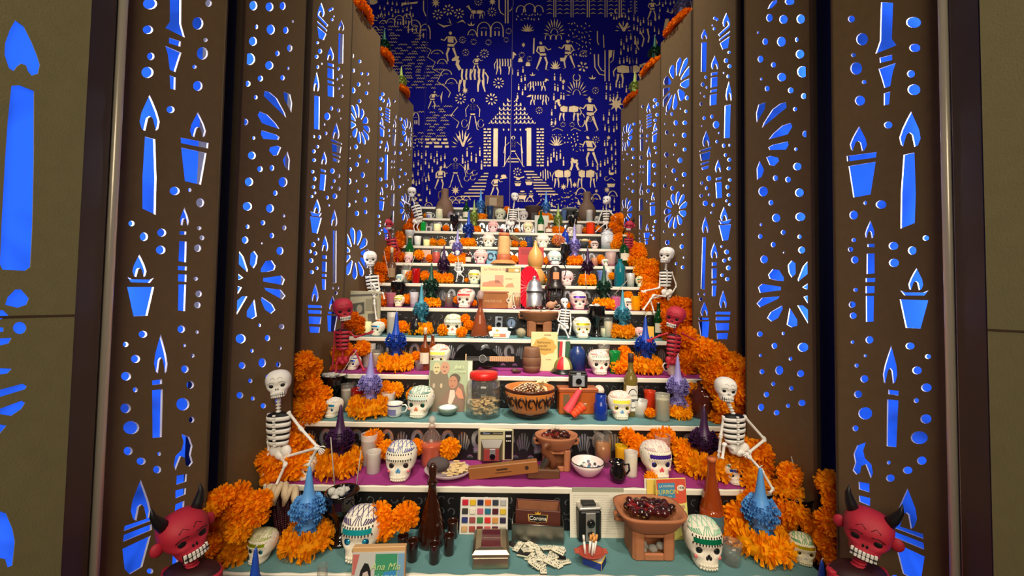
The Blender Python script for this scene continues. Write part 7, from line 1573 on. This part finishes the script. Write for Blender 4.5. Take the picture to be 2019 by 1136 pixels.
q = random.Random(11); bo = o.location
for i, (dx, dy, rr_) in enumerate(((-.05, -.01, .026), (-.025, .02, .026), (.005, -.015, .026), (.04, -.005, .026), (.02, .03, .026), (.0, .01, .025))):
    ob = empty('nut_brittle', 'rough lump of peanut brittle in the painted clay bowl', 'sweet', bo+Vector((dx, dy, H*.86+.008*(i % 3))), 0, 1, 'nut brittle in the painted bowl')
    part('sugar_core', MB().ell((0, 0, 0), (rr_, rr_*.85, rr_*.7), 10, 7), C(96, 56, 32, .4), ob); mb = MB()
    for j in range(34): z = 1-2*(j+.5)/34; r = math.sqrt(1-z*z); an = j*2.4; mb.ell((rr_*r*math.cos(an), rr_*.85*r*math.sin(an), rr_*.7*z), (.0045, .004, .0035), 5, 4)
    n_ = part('nuts', mb, C(226, 206, 170), ob); n_['kind'] = 'stuff'
ob = empty('husk_bundle', lab('cream corn husk bundle with frayed ends on the rim of the painted bowl', 2), 'corn husk', bo+Vector((.052, 0, H+.012)))
for i in range(9):
    a = i*.7; part('husk_strip', MB().tube([(0, 0, 0), (.012*math.cos(a), .012*math.sin(a)-.008, .012), (.034*math.cos(a), .02*math.sin(a)-.014, .016+.01*math.sin(i*2.1))], [.004, .006, .0015], 5), mat((232, 214, 170), .7), ob)
for sg in (-1, 1): part('husk_leg', MB().tube([(0, 0, 0), (sg*.018, -.012, -.016), (sg*.026, -.022, -.042)], [.005, .009, .004], 6), mat((226, 204, 158), .7), ob)
# tin, camera on top, spools
o, k = frame('orange_tin', 'worn orange tin box with white letters, carrying the small camera', 'tin', 2, 1137, .80, .03); W_ = 78*k; H = 50*k
part('tin_body', MB().box((0, 0, H*.44), (W_*.96, .075, H*.88), 0, None, .004), mat((200, 100, 40), .4, .3, noise=.12, nscale=12), o); part('tin_lid', MB().box((0, 0, H*.92), (W_, .08, H*.16), 0, None, .004), mat((176, 96, 56), .4, .4, noise=.12), o)
part('picture', MB().box((-W_*.3, -.0378, H*.55), (W_*.16, .001, H*.45)), C(110, 90, 60), o); text(o, 'OT', H*.24, (W_*.1, -.0383, H*.34), C(240, 226, 196)); text(o, 'PIL', H*.24, (-W_*.13, -.0383, H*.34), C(240, 226, 196))
tp = o.location.z+H
oc = empty('folding_camera', lab('black camera with a silver square face on the orange tin', 2), 'camera', Vector((o.location.x+.002, o.location.y-.012, tp))); w_ = 36*k; h_ = 27*k
part('body', MB().box((0, 0, h_*.5), (w_, .035, h_), 0, None, .005), C(18, 18, 18, .4), oc); part('top_housing', MB().box((0, 0, h_*1.06), (w_*.9, .03, h_*.2), 0, None, .003), C(24, 24, 24, .4), oc)
part('silver_face', MB().box((0, -.0185, h_*.5), (w_*.66, .003, h_*.76), 0, None, .001), mat((186, 194, 206), .35, .5), oc); part('viewfinder', MB().box((0, -.0185, h_*.98), (w_*.24, .003, h_*.22), 0, None, .001), mat((186, 194, 206), .35, .5), oc)
part('lens', MB().tube([(0, -.019, h_*.5), (0, -.027, h_*.5)], w_*.16, 16), C(14, 14, 16, .12, coat=1), oc)
for nm, u, v, du, dv, c, l, dy in (('thread_spool', 1118, 812, 26, -44, (226, 70, 82), 'pink cone spool of thread leaning on the orange tin', .11), ('thread_spool', 1128, 828, 22, -28, (240, 74, 24), 'red-orange cone spool of thread lying before the orange tin', .06)):
    a = at_y(u, v, 2*STEP_D+dy); a.z = max(a.z, step_z(2)+.018); b = at_y(u+du, v+dv, 2*STEP_D+dy+.015); ob = empty(nm, lab(l, 2), 'thread spool', a); d = b-a; n_ = 26
    if 'pink' in l: pts = [d*(i/n_) for i in range(n_+1)]; rd = [(.022-.011*i/n_)+(.0006 if i % 2 else 0) for i in range(n_+1)]
    else: pts = [d*(i/n_) for i in range(n_+1)]; rd = [(.013+.009*i/n_)+(.0018 if (i//3) % 2 else 0) for i in range(n_+1)]
    part('thread', MB().tube(pts, rd, 14), C(*c, .6), ob); e = d.normalized()
    part('cone_core', MB().tube([-e*.003, d*.0, d*1.0, d*1.07], [rd[0]*.8, rd[0]*.8, rd[-1]*.6, rd[-1]*.5], 12), C(226, 190, 130) if 'pink' in l else C(40, 34, 30), ob)
o = part('porcelain_ball', MB().ell((0, 0, 0), .026, 14, 10), mat((214, 196, 180), .3, noise=.2, nscale=30)); o.location = at_y(1181, 763, 3*STEP_D-.035); tag(o, 'small pale round ornament behind the orange tin on the third step', 'ornament'); o.location.z = step_z(2)+.1
# --- fourth step
o, k = frame('toy_guitar', 'black toy guitar lying on its side with a pale fretboard', 'guitar', 3, 940, .55, 0, 0, 0); z = .062
def gout(s, n=40):
    p = []
    for i in range(n):
        a = 2*PI*i/n; x = math.cos(a); r = 1+.0*x; w = (.066 if x < 0 else .052)*(1-.30*math.exp(-((x-.12)/.26)**2)); p.append((.112*x*s, 1.12*w*math.sin(a)*s*(1.08 if abs(x) > .3 else 1.0)))
    return p
gm = Matrix.Rotation(-.12, 4, 'X') @ Matrix.Translation((0, 0, z))
part('body', MB().prism(gout(1.0), -.022, .022, 0, gm), C(10, 10, 11, .12, coat=.8), o); part('sound_hole_ring', MB().lathe([(.017, -.0005), (.0195, -.0005), (.0195, .0008), (.017, .0008), (.017, -.0005)], 24, 0, gm @ Matrix.Translation((.03, -.0226, 0)) @ Matrix.Rotation(PI/2, 4, 'X'), True, 1, False), C(170, 170, 170, .4), o)
part('sound_hole', MB().lathe([(.001, 0), (.0165, 0)], 24, 0, gm @ Matrix.Translation((.03, -.0228, 0)) @ Matrix.Rotation(PI/2, 4, 'X'), True, 1, False), C(30, 30, 32), o)
part('bridge', MB().box((-.055, -.024, 0), (.006, .005, .046), 0, gm), C(214, 180, 130), o); fb = part('fretboard', MB().box((.128, -.024, 0), (.125, .006, .026), 0, gm, .001), C(214, 160, 104), o)
for i in range(11): part('fret', MB().box((.074+.0105*i, -.0275, 0), (.0016, .0014, .026), 0, gm), C(120, 84, 50), fb)
for i in range(6): part('string', MB().tube([gm @ Vector((-.055, -.0275, -.010+.004*i)), gm @ Vector((.19, -.0285, -.010+.004*i))], .0004, 4), C(190, 190, 186, .3), o)
part('headstock', MB().box((.205, -.018, 0), (.032, .012, .034), 0, gm, .002), C(14, 14, 14, .2), o)
o, k = frame('clay_whistle', 'dark carved bird whistle in front of the guitar neck', 'whistle', 3, 1016, 738, .3, .02); part('whistle_body', MB().tube([(-.022, 0, .016), (-.006, 0, .015), (.014, 0, .010), (.03, 0, .007)], [.005, .013, .010, .004], 9), C(84, 56, 50, .5), o)
o, k = frame('small_barrel', 'small wooden barrel with dark hoop grooves', 'barrel', 3, 1049, 737, 0, .045); R = 19*k; H = 50*k
part('staves', MB().lathe([(.001, 0), (R*.8, 0), (R*.95, H*.2), (R*.96, H*.28), (R*.93, H*.29), (R*.97, H*.31), (R, H*.5), (R*.97, H*.62), (R*.94, H*.64), (R*.95, H*.66), (R*.84, H*.92), (R*.78, H), (.001, H)], 28, 0, None, True, 1, False), mat((126, 88, 62), .6, noise=.25, nscale=14), o)
for z in (.285, .64): part('hoop', MB().lathe([(R*.95, H*(z-.012)), (R*.985, H*z), (R*.95, H*(z+.012))], 28, 0, None, True, 1, False), C(60, 40, 30), o)
part('bung', MB().lathe([(.004, H), (.004, H+.004), (.001, H+.004)], 10), WOODD, o)
o, W_, H = board('paperback', 'cream paperback titled Refranero popular mexicano with an ochre cloud shape', 'book', 3, 1073, .62, 53, 655, .010, C(228, 206, 152), .08, -.02)
cl = []
for i in range(36): a = 2*PI*i/36; cl.append((.5+.44*math.cos(a)*(1+.06*math.cos(8*a)), .62+.2*math.sin(a)*(1+.08*math.cos(8*a)+.15*(math.sin(a) > .7))))
pr(o, W_, H, 'cloud_panel', cl, C(202, 160, 76), 1)
for i, tx in enumerate(('Refranero', 'popular', 'mexicano')): text(o, tx, H*.085, ((-.02-.05*(i == 1)+.04*(i == 2))*W_, -.0014, H*(.73-.085*i)), C(110, 84, 44))
text(o, 'JOSE PEREZ', H*.035, (.12*W_, -.0014, H*.92), C(70, 60, 46)); text(o, 'ed. popular', H*.03, (.16*W_, -.0014, H*.30), C(90, 80, 60)); pr(o, W_, H, 'publisher_mark', oval(.9, .07, .03, .02, 8), C(120, 70, 50), 1)
o, k = frame('jockey_cap', 'little striped jockey cap with a red front and black brim', 'cap', 3, 1113, 738, -.25, .05); R = 19*k
CR = [C(206, 30, 44), C(226, 214, 160), C(120, 120, 60), C(226, 214, 160), C(120, 110, 56), C(60, 110, 60), C(226, 214, 160), C(120, 120, 60)]
for i in range(8):
    mb = MB(); vs = []; fs = []; a0 = -PI/2-PI/8*1.6+i*2*PI/8
    wA = 2*PI/8
    for j in range(7):
        t = j/6*PI/2; r = R*math.cos(t); zz = .02+R*1.25*math.sin(t)
        for q_ in range(5): a = a0+wA*q_/4; vs.append((r*math.cos(a), r*math.sin(a), zz))
    for j in range(6):
        for q_ in range(4): fs.append((j*5+q_, j*5+q_+1, j*5+q_+6, j*5+q_+5))
    part('cap_panel', mb.add(vs, fs, 0, True), CR[i], o)
part('brim', MB().lathe([(R*.96, .022), (R*1.2, .012), (R*1.38, .002), (R*1.38, .0), (R*1.1, .006), (R*.9, .016)], 28, 0, None, True, 1.15, False), C(20, 20, 18, .3), o)
o, W_, H = board('striped_booklet', 'red, white and green striped card behind the jockey cap', 'card', 3, 1112, .80, 26, 674, .003, C(40, 84, 56), .1)
pr(o, W_, H, 'red_stripe', [(.02, 0), (.28, 0), (.4, 1), (.2, 1)], C(190, 30, 46), 1); pr(o, W_, H, 'white_stripe', [(.3, 0), (.52, 0), (.62, 1), (.42, 1)], C(234, 226, 214), 1)
# --- fifth step
o, W_, H = board('newspaper', 'crumpled old newspaper folded at the left end, behind the red devil', 'newspaper', 4, 716, .85, 62, 574, .02, mat((176, 172, 148), .8, noise=.08, bump=.3, bscale=14), .05, .2)
for nm, pl, c in (('news_photo', [(.2, .42), (.52, .46), (.5, .74), (.16, .70)], (70, 70, 64)), ('news_photo', [(.62, .2), (.9, .24), (.9, .48), (.62, .46)], (96, 92, 84)), ('headline_bar', [(.06, .86), (.9, .9), (.9, .95), (.06, .91)], (84, 82, 78)), ('news_face', oval(.36, .58, .09, .1, 10), (150, 144, 128))): pr(o, W_, H, nm, pl, C(*c), 2 if nm == 'news_face' else 1)
mb = MB()
for i in range(16): mb.box(((.72-.5)*W_, -.0004, H*(.54+.018*i)), (W_*.36, .0008, H*.007))
tx = part('newsprint', mb, C(120, 116, 104), o); tx['kind'] = 'stuff'
o, k = frame('mini_camera', 'tiny silver and black camera propped on the riser', 'camera', 4, 983, .8, 0, 0, .045); w_ = 15*k; h_ = 22*k
part('body', MB().box((0, 0, h_*.5), (w_, .02, h_), 0, None, .003), mat((150, 160, 176), .35, .4), o); part('lens', MB().tube([(0, -.01, h_*.32), (0, -.016, h_*.32)], w_*.3, 12), C(20, 20, 24, .1), o); part('viewfinder', MB().box((.1*w_, -.0105, h_*.82), (w_*.5, .002, h_*.25)), C(16, 16, 18), o)
o, k = frame('compass', 'round dark tin compass with a blue dial leaning on the riser', 'compass', 4, 1008, .85, 0, 0, .075); R = 11.5*k; M = Matrix.Rotation(PI/2, 4, 'X')
part('case', MB().lathe([(.001, 0), (R, 0), (R, .012), (R*.86, .014), (R*.8, .010), (.001, .010)], 24, 0, M, True, 1, False), mat((90, 96, 104), .3, .8), o); part('dial', MB().lathe([(.001, .0105), (R*.7, .0105)], 20, 0, M, True, 1, False), C(110, 130, 160, .3), o); part('needle', MB().prism([(-.003, 0), (0, R*.5), (.003, 0), (0, -R*.5)], -.0125, -.011), C(20, 24, 40), o)
q = random.Random(12)
for i in range(9):
    p, k = on_step(938+i*4.4, .08+.1*(i % 3), 4); ob = empty('tiny_domino', lab('tiny black domino with white dots before the copper decanter', 4), 'domino', p+Vector((0, 0, .002*(i % 3))), q.uniform(0, 3), 1, 'tiny black dominoes'); part('tile', MB().box((0, 0, .003), (.024, .012, .005), 0, None, .0008), C(24, 26, 40, .3), ob)
    mb = MB(); 
    for x in (-.007, .007): mb.box((x, .002, .0057), (.003, .003, .0006)); mb.box((x*.6, -.003, .0057), (.003, .003, .0006))
    part('dots', mb, WHITE, ob)
o, W_, H = board('lottery_cards', 'fan of little white cards with a red and yellow printed panel', 'card', 4, 985, .15, 31, 646, .002, C(232, 226, 206), .3)
for a, dx in ((-.35, -.012), (.3, .014)): c = part('side_card', MB().box((0, .003, H*.45), (W_*.8, .0015, H*.75)), C(228, 222, 204), o); c.location = (dx, .001, 0); c.rotation_euler = (0, a, 0)
pr(o, W_, H, 'red_panel', R4(.1, .08, .9, .40), C(206, 100, 70), 1); pr(o, W_, H, 'yellow_panel', R4(.14, .13, .5, .34), C(226, 196, 130), 2); pr(o, W_, H, 'sprig', oval(.34, .7, .1, .12, 8), C(170, 150, 70), 1)
o = part('stone_ball', MB().ell((0, 0, 0), .0275, 18, 12), mat((150, 140, 112), .7, noise=.2, nscale=60, bump=.4)); p, k = on_step(1027, .35, 4); o.location = p+Vector((0, 0, .0265)); tag(o, lab('round grey-brown stone ball left of the clay brazier', 4), 'stone')
o, R, H = brazier(4, 1062, 664, 78, 614, 'wide clay brazier heaped with black dried chilies', mat((150, 96, 62), .8, noise=.1, bump=.3), 0, win=.3); chilies(o, R, H, 16, .026, 'the wide brazier of the fifth step', 4, long=True, up=.12)
ob, W_, H = board('yellow_paper', 'small yellow paper beside the green beer bottle', 'paper', 4, 1281, .6, 16, 644, .002, C(236, 180, 60), .2, -.3)
# --- sixth step
o, k = frame('wooden_box', 'small old wooden box with worn stencil letters', 'box', 5, 972, .45, .05); W_ = 58*k; H = 33*k
part('box_body', MB().box((0, 0, H*.46), (W_, .07, H*.92), 0, None, .002), mat((156, 96, 44), .55, noise=.3, nscale=9), o); part('box_lid', MB().box((0, 0, H*.95), (W_*1.03, .074, H*.12), 0, None, .002), mat((150, 88, 50), .55, noise=.2), o); text(o, 'MEXICOS', H*.2, (0, -.0356, H*.42), C(206, 170, 130), xs=1.2)
o, W_, H = board('poster_sleeve', 'large cream record sleeve with pink title and town sketch', 'record sleeve', 5, 986, .72, 80, 524, .005, C(228, 206, 160), .06)
text(o, 'La Tienda el Sur', H*.085, (-.13*W_, -.0008, H*.92), C(214, 110, 100)); pr(o, W_, H, 'label_frame', R4(.62, .85, .98, .95), C(90, 70, 44), 1); pr(o, W_, H, 'label_field', R4(.69, .86, .97, .94), C(200, 160, 80), 2); pr(o, W_, H, 'label_oval', oval(.9, .90, .06, .03, 10), C(240, 230, 210), 3)
for nm, pl, c in (('sky_patch', R4(.02, .56, .5, .78), (206, 204, 168)), ('pink_house', R4(.36, .58, .57, .78), (214, 150, 126)), ('pink_roofs', [(.04, .5), (.06, .6), (.2, .62), (.22, .64), (.44, .66), (.58, .54), (.58, .5)], (206, 138, 106)), ('pink_roofs', [(.6, .5), (.68, .58), (.8, .6), (.84, .5)], (206, 146, 110)), ('road_line', R4(.02, .44, .62, .5), (238, 214, 140)), ('ground_line', R4(.02, .36, .7, .4), (222, 160, 130))): pr(o, W_, H, nm, pl, C(*c), 1 if nm in ('sky_patch',) else 2)
text(o, 'discos Mexico', H*.03, (.2*W_, -.0018, H*.70), C(120, 100, 80))
o, k = frame('toy_tricycle', 'tiny white wire toy tricycle on the wooden box corner', 'toy', 5, 1004, .12, 0)
part('wheel', MB().lathe([(.010, -.002), (.014, -.002), (.014, .002), (.010, .002), (.010, -.002)], 18, 0, Matrix.Translation((-.004, 0, .05)) @ Matrix.Rotation(PI/2, 4, 'X'), True, 1, False), WHITE, o); part('hub', MB().ell((-.004, 0, .05), .005, 8, 6), C(110, 90, 70), o)
part('frame', MB().tube([(-.004, .0, .05), (.006, 0, .082), (.022, 0, .086), (.03, 0, .03), (.03, 0, .012)], .003, 6), CREAM, o); part('handlebar', MB().tube([(-.014, 0, .094), (.006, 0, .084), (.02, 0, .1)], .0025, 6), CREAM, o); part('rear_wheel', MB().lathe([(.007, -.002), (.011, -.002), (.011, .002), (.007, .002), (.007, -.002)], 14, 0, Matrix.Translation((.03, 0, .0115)) @ Matrix.Rotation(PI/2, 4, 'X'), True, 1, False), WHITE, o)
o, k = frame('paper_fan', 'big red paper fan disc behind the aluminium flask', 'fan', 5, 1042, .86, 0, 0, .0)
H = at_y(1042, 525, o.location.y).z-o.location.z; vs = [(0, 0, H*.5)]; mb = MB()
for i in range(49): a = 2*PI*i/48; vs.append((.075*math.cos(a), -.004 if i % 2 else .004, H*.5+H*.5*math.sin(a)))
part('fan_leaf', mb.add(vs, [(0, i+1, i+2) for i in range(48)]), C(226, 20, 50, .5), o); part('fan_stick', MB().box((0, .007, H*.4), (.008, .004, H*.8)), C(170, 20, 36), o); part('pink_rosette', MB().lathe([(.001, 0), (.022, 0), (.024, .004), (.001, .006)], 20, 0, Matrix.Translation((-.075, -.012, H*.35)) @ Matrix.Rotation(PI/2, 4, 'X'), True, 1, False), C(236, 140, 160), o)
ALU2 = mat((200, 200, 204), .42, .9)
o, k = frame('aluminium_flask', 'brushed aluminium canister with a domed lid', 'canister', 5, 1053, .22, 0); R = 16*k; H = 66*k
part('can_body', MB().lathe([(.001, 0), (R*.92, 0), (R*.96, H*.04), (R*.96, H*.53), (.001, H*.53)], 28, 0, None, True, 1, False), ALU2, o); part('domed_lid', MB().lathe([(R*1.1, H*.53), (R*1.1, H*.56), (R*.97, H*.58), (R*.92, H*.68), (R*.78, H*.78), (R*.5, H*.86), (R*.22, H*.89), (R*.2, H*.92), (R*.24, H*.93), (R*.22, H*.98), (R*.1, H), (.001, H)], 28, 0, None, True, 1, False), ALU2, o)
o, k = frame('lantern', 'black iron railway lantern with a ring handle and orange window', 'lantern', 5, 1094, .55, 0); R = 19*k; H = 88*k; BI = C(36, 28, 26, .35)
part('base', MB().lathe([(.001, 0), (R*1.0, 0), (R*1.0, H*.08), (R*.7, H*.13), (.001, H*.13)], 20, 0, None, True, 1, False), BI, o); part('globe', MB().lathe([(R*.6, H*.13), (R*.74, H*.22), (R*.74, H*.36), (R*.6, H*.44)], 20, 0, None, True, 1, False), glass((80, 80, 84), .5), o)
for i in range(6): a = PI/6+i*PI/3; part('guard_rod', MB().tube([(R*.98*math.cos(a), R*.98*math.sin(a), H*.06), (R*1.02*math.cos(a), R*1.02*math.sin(a), H*.47)], .003, 6), BI, o)
part('guard_ring', MB().tube([(R*1.0*math.cos(i*PI/12), R*1.0*math.sin(i*PI/12), H*.28) for i in range(25)], .0025, 5), BI, o)
part('hood', MB().lathe([(R*1.05, H*.45), (R*1.12, H*.50), (R*.74, H*.56), (R*.68, H*.62), (R*.66, H*.84), (R*.56, H*.92), (R*.3, H*.97), (.001, H*.98)], 20, 0, None, True, 1, False), BI, o); part('orange_window', MB().box((0, -R*.67, H*.74), (R*.62, .006, H*.16), 0, None, .003), C(236, 140, 90, .3), o)
part('ring_handle', MB().tube([(R*1.1*math.cos(a), 0, H*.86+R*1.15*math.sin(a)) for a in [i*PI/14-.5 for i in range(22)]], .0032, 6), BI, o)
o, k = frame('gourd', 'tall tan bottle gourd with a tied waist and narrow neck', 'gourd', 6, 1055, .4, 0); R = 18*k; H = 88*k
part('gourd_body', MB().lathe([(.001, 0), (R*.8, .004), (R*1.05, H*.12), (R*1.0, H*.27), (R*.72, H*.36), (R*.62, H*.39), (R*.74, H*.43), (R*.86, H*.54), (R*.84, H*.64), (R*.66, H*.76), (R*.36, H*.84), (R*.2, H*.91), (R*.13, H)], 26), mat((216, 160, 88), .35, noise=.08, nscale=8), o); part('waist_cord', MB().lathe([(R*.66, H*.37), (R*.74, H*.385), (R*.66, H*.40)], 22, 0, None, True, 1, False), C(170, 120, 66), o)
o, k = frame('clay_pitcher', 'small clay pitcher tipped on its side beside the lantern', 'pitcher', 5, 1086, .12, 0); M = Matrix.Translation((0, 0, .026)) @ Matrix.Rotation(1.1, 4, 'Y')
part('pitcher_body', MB().lathe([(.001, -.03), (.016, -.028), (.026, -.008), (.024, .01), (.012, .022), (.010, .032), (.016, .04), (.012, .04), (.006, .03)], 18, 0, M, True, 1, False), mat((176, 130, 100), .6), o); part('handle', MB().tube([(.034, -.006, .02), (.05, -.006, .03), (.058, -.006, .016), (.046, -.006, .006)], .003, 6), C(220, 210, 190), o); part('saucer', MB().lathe([(.001, 0), (.04, .001), (.046, .006), (.044, .007), (.001, .003)], 20, 0, None, True, .7, False), C(214, 190, 170), o)
# --- eighth step and above
o, k = frame('straw_hat', 'tall-crowned straw hat with a rust band', 'hat', 7, 993, .2, 0); R = 27*k; H = 62*k
part('brim', MB().lathe([(R*.5, H*.10), (R*.72, H*.13), (R*.95, H*.04), (R*1.0, 0), (R*.9, H*.0), (R*.7, H*.06), (R*.48, H*.06)], 28, 0, None, True, .9, False), mat((206, 140, 84), .7, noise=.3, nscale=60), o); part('crown', MB().lathe([(R*.5, H*.1), (R*.46, H*.4), (R*.42, H*.8), (R*.38, H*.96), (.001, H*1.0)], 28, 0, None, True, .9), mat((216, 168, 110), .7, noise=.15, nscale=80), o)
part('hat_band', MB().lathe([(R*.505, H*.12), (R*.515, H*.2), (R*.49, H*.32), (R*.48, H*.32)], 28, 0, None, True, .9, False), C(180, 96, 56), o); part('crown_top', MB().lathe([(R*.40, H*.9), (R*.41, H*.95), (R*.39, H*1.005), (.001, H*1.01)], 28, 0, None, True, .9), C(206, 120, 74), o)
o, W_, H = board('red_book', 'red hardback book with faint lettering behind the gourd', 'book', 7, 1047, .5, 50, 487, .014, C(176, 34, 40), .06); pr(o, W_, H, 'title_panel', R4(.1, .6, .5, .88), C(150, 24, 34), 1)
o, W_, H = board('blue_tile', 'pale blue and navy patterned tile beside the pink skull', 'tile', 7, 972, .75, 26, 494, .006, C(110, 170, 196), .1); pr(o, W_, H, 'navy_figure', stroke(arc(.3, .6, .2, 0, 330, 12, .22), .12), C(20, 40, 70), 1); pr(o, W_, H, 'navy_figure', stroke([(.6, .2), (.8, .5), (.65, .8)], .12), C(20, 40, 70), 1)
o, W_, H = board('small_notice', 'small pale printed card between marigolds near the left end', 'card', 7, 839, .7, 18, 492, .002, C(206, 170, 150), .2); pr(o, W_, H, 'dark_picture', R4(.1, .1, .6, .5), C(90, 60, 60), 1)
o, k = frame('white_canister', 'white enamel canister with a pointed lid and small grey mark', 'canister', 8, 1197, .35, 0); R = 12*k; H = 39*k; EN = C(206, 210, 214, .3)
part('can_body', MB().lathe([(.001, 0), (R, 0), (R, H*.78), (.001, H*.78)], 24, 0, None, True, .8, False), EN, o); part('lid', MB().lathe([(R*1.03, H*.77), (R*1.03, H*.81), (R*.7, H*.92), (R*.4, H*.95), (R*.36, H), (.001, H)], 24, 0, None, True, .8, False), EN, o); text(o, 'CAFE', H*.09, (0, -R*.8-.001, H*.36), C(110, 110, 116))
o, k = frame('tall_canister', 'grey-white tall can with a flared rim at the left end', 'canister', 8, 807, .6, 0); R = 9.5*k; H = 34*k; part('can_body', MB().lathe([(.001, 0), (R*.8, 0), (R*.8, H*.7), (R, H*.8), (R, H*.95), (R*.9, H), (.001, H)], 20, 0, None, True, .9, False), C(196, 198, 200, .4), o)
o, k = frame('wooden_toy', 'dark carved wooden toy with a green wing, tilted above the straw hat', 'toy', 8, 1012, .55, .2)
part('hull', MB().box((0, 0, .05), (.11, .03, .03), 0, Matrix.Translation((0, 0, .03)) @ Matrix.Rotation(.55, 4, 'Y'), .004), WOODD, o); part('green_plate', MB().box((-.01, -.004, .068), (.07, .02, .012), 0, Matrix.Translation((0, 0, .03)) @ Matrix.Rotation(.55, 4, 'Y'), .002), C(110, 116, 70), o); part('support', MB().box((.02, .01, .03), (.02, .02, .06)), WOODD, o)
stand('balloon', 'glass_float', 'ornament', 'deep blue glass ball with a short neck right of the plain cream skull', 8, 1114, .55, 17, 452)
o = flower_at(8, 1098, 476, 24, .25, lab('pale orange tissue star right of the plain cream skull', 8), 'tissue stars', petal_mat((240, 160, 110)), 'tissue_star')
o, k = frame('stone_mortar', 'dark stone mortar with a pale disc left of the black-browed skull', 'mortar', 8, 1150, .5, 0); part('mortar_body', MB().lathe([(.001, 0), (.03, 0), (.045, .03), (.05, .06), (.04, .06), (.02, .03), (.001, .02)], 18, 0, None, True, 1, False), C(40, 42, 44, .7), o); part('pale_disc', MB().ell((.01, -.01, .075), (.036, .03, .016), 14, 8), C(230, 206, 160), o)
o, W_, H = board('white_card', 'blank white card behind the green beer bottle', 'card', 9, 1068, .75, 28, 424, .004, C(206, 206, 194), .08)
o, W_, H = board('photo_card', 'framed grey card between the green votive and the lit votive', 'card', 9, 845, .3, 11, 446, .003, C(210, 206, 200), .15); pr(o, W_, H, 'photo', R4(.2, .2, .8, .8), C(60, 60, 60), 1)
o, k = frame('red_gourd_cup', 'small dark red gourd cup right of the pink skull', 'cup', 9, 990, .3, 0); part('cup_body', MB().lathe([(.001, 0), (.014, .004), (.026, .022), (.022, .04), (.016, .04), (.001, .03)], 16, 0, None, True, 1, False), C(120, 40, 36, .4), o)
# --- eleventh step
for u, wp, vt, l, m, lift in ((876, 36, 373, 'large brown clay water jug at the left', mat((112, 84, 66), .7, noise=.12, bump=.3), 0), (1157, 36, 379, 'large brown clay water jug at the right', mat((100, 76, 60), .7, noise=.12, bump=.3), 0)):
    o, k = frame('clay_jug', l, 'jug', 10, u, .55, 0); R = wp*k/2; H = at_y(u, vt, o.location.y).z-o.location.z
    part('jug_body', MB().lathe([(.001, 0), (R*.6, 0), (R*.95, H*.2), (R*1.0, H*.38), (R*.8, H*.56), (R*.48, H*.68), (R*.44, H*.76), (R*.4, H*.8), (R*.42, H*.96), (R*.4, H), (R*.32, H), (R*.3, H*.84), (.001, H*.7)], 26, 0, None, True, .8, False), m, o)
    sg = -1 if u < 1000 else 1; part('handle', MB().tube([(sg*R*.42, 0, H*.93), (sg*R*.66, 0, H*.9), (sg*R*.7, 0, H*.74), (sg*R*.5, 0, H*.64)], R*.07, 7), m, o)
o, k = frame('small_crate', 'brown patterned cardboard crate behind the bright blue candle', 'crate', 10, 974, .75, 0, 0, 0); W_ = 36*k; H = at_y(974, 388, o.location.y).z-o.location.z
part('lower_box', MB().box((0, 0, H*.28), (W_*.9, .09, H*.56), 0, None, .002), C(90, 76, 66), o); part('crate_body', MB().box((0, 0, H*.78), (W_, .1, H*.44), 0, None, .002), mat((112, 84, 58), .7, noise=.25, nscale=30), o); part('crate_label', MB().box((-W_*.06, -.051, H*.76), (W_*.4, .001, H*.3)), C(150, 130, 104), o)
o, k = frame('silver_pot', 'dull silver pot left of the dark green bottle', 'pot', 10, 903, .6, 0); part('pot_body', MB().lathe([(.001, 0), (.026, 0), (.03, .02), (.026, .05), (.034, .08), (.03, .08), (.001, .05)], 18, 0, None, True, 1, False), mat((130, 130, 136), .4, .6), o)
o, k = frame('dark_stove', 'dark brown clay stove with a black mouth right of the middle skeleton', 'stove', 10, 1052, .6, 0); R = 18*k; H = at_y(1052, 408, o.location.y).z-o.location.z
part('stove_body', MB().lathe([(.001, 0), (R*.8, 0), (R*.75, H*.7), (R*1.0, H*.92), (R, H), (R*.85, H), (R*.6, H*.75), (.001, H*.7)], 22, 0, None, True, .8, False), C(58, 36, 28, .7), o); part('mouth', MB().box((0, -R*.62, H*.35), (R*.6, .01, H*.4)), INK, o); part('wooden_spoon', MB().tube([(-R*.3, 0, H*.8), (R*.2, 0, H*1.05), (R*.7, -.01, H*1.3)], [.006, .004, .008], 6), WOOD, o)
o, k = frame('grey_lamp', 'grey flat-topped lamp stand left of the right clay jug', 'lamp', 10, 1123, .7, 0); H = at_y(1123, 412, o.location.y).z-o.location.z
part('stand', MB().lathe([(.001, 0), (.03, 0), (.03, .02), (.02, .04), (.03, H*.8)], 16), C(90, 92, 96, .5), o); part('flat_top', MB().lathe([(.03, H*.8), (.075, H*.9), (.075, H), (.001, H)], 20), C(130, 132, 128, .5), o)
DUP = {k: v for k, v in LABELS.items() if len(v) > 1 and (any(g is None for _, g in v) or len(set(g for _, g in v)) > 1)}

for o in [x for x in bpy.data.objects if x.name.startswith('liquor_bottle') and x.get('label', '').startswith('amber liquor')]:
    for nm, a, b, c, ly in (('label_rim', .125, .155, INK, .184), ('label_oval', .112, .142, C(226, 226, 220), .186), ('label_band', .108, .022, C(90, 96, 104), .1875)):
        part(nm, MB().prism(oval(0, .30, a, b, 24) if nm != 'label_band' else [(-a, .27-b), (a, .27-b), (a, .27+b), (-a, .27+b)], -ly, -ly+.02), c, o)
    text(o, 'Cuervo', .055, (0, -.1885, .355), C(40, 44, 50), ext=.001)
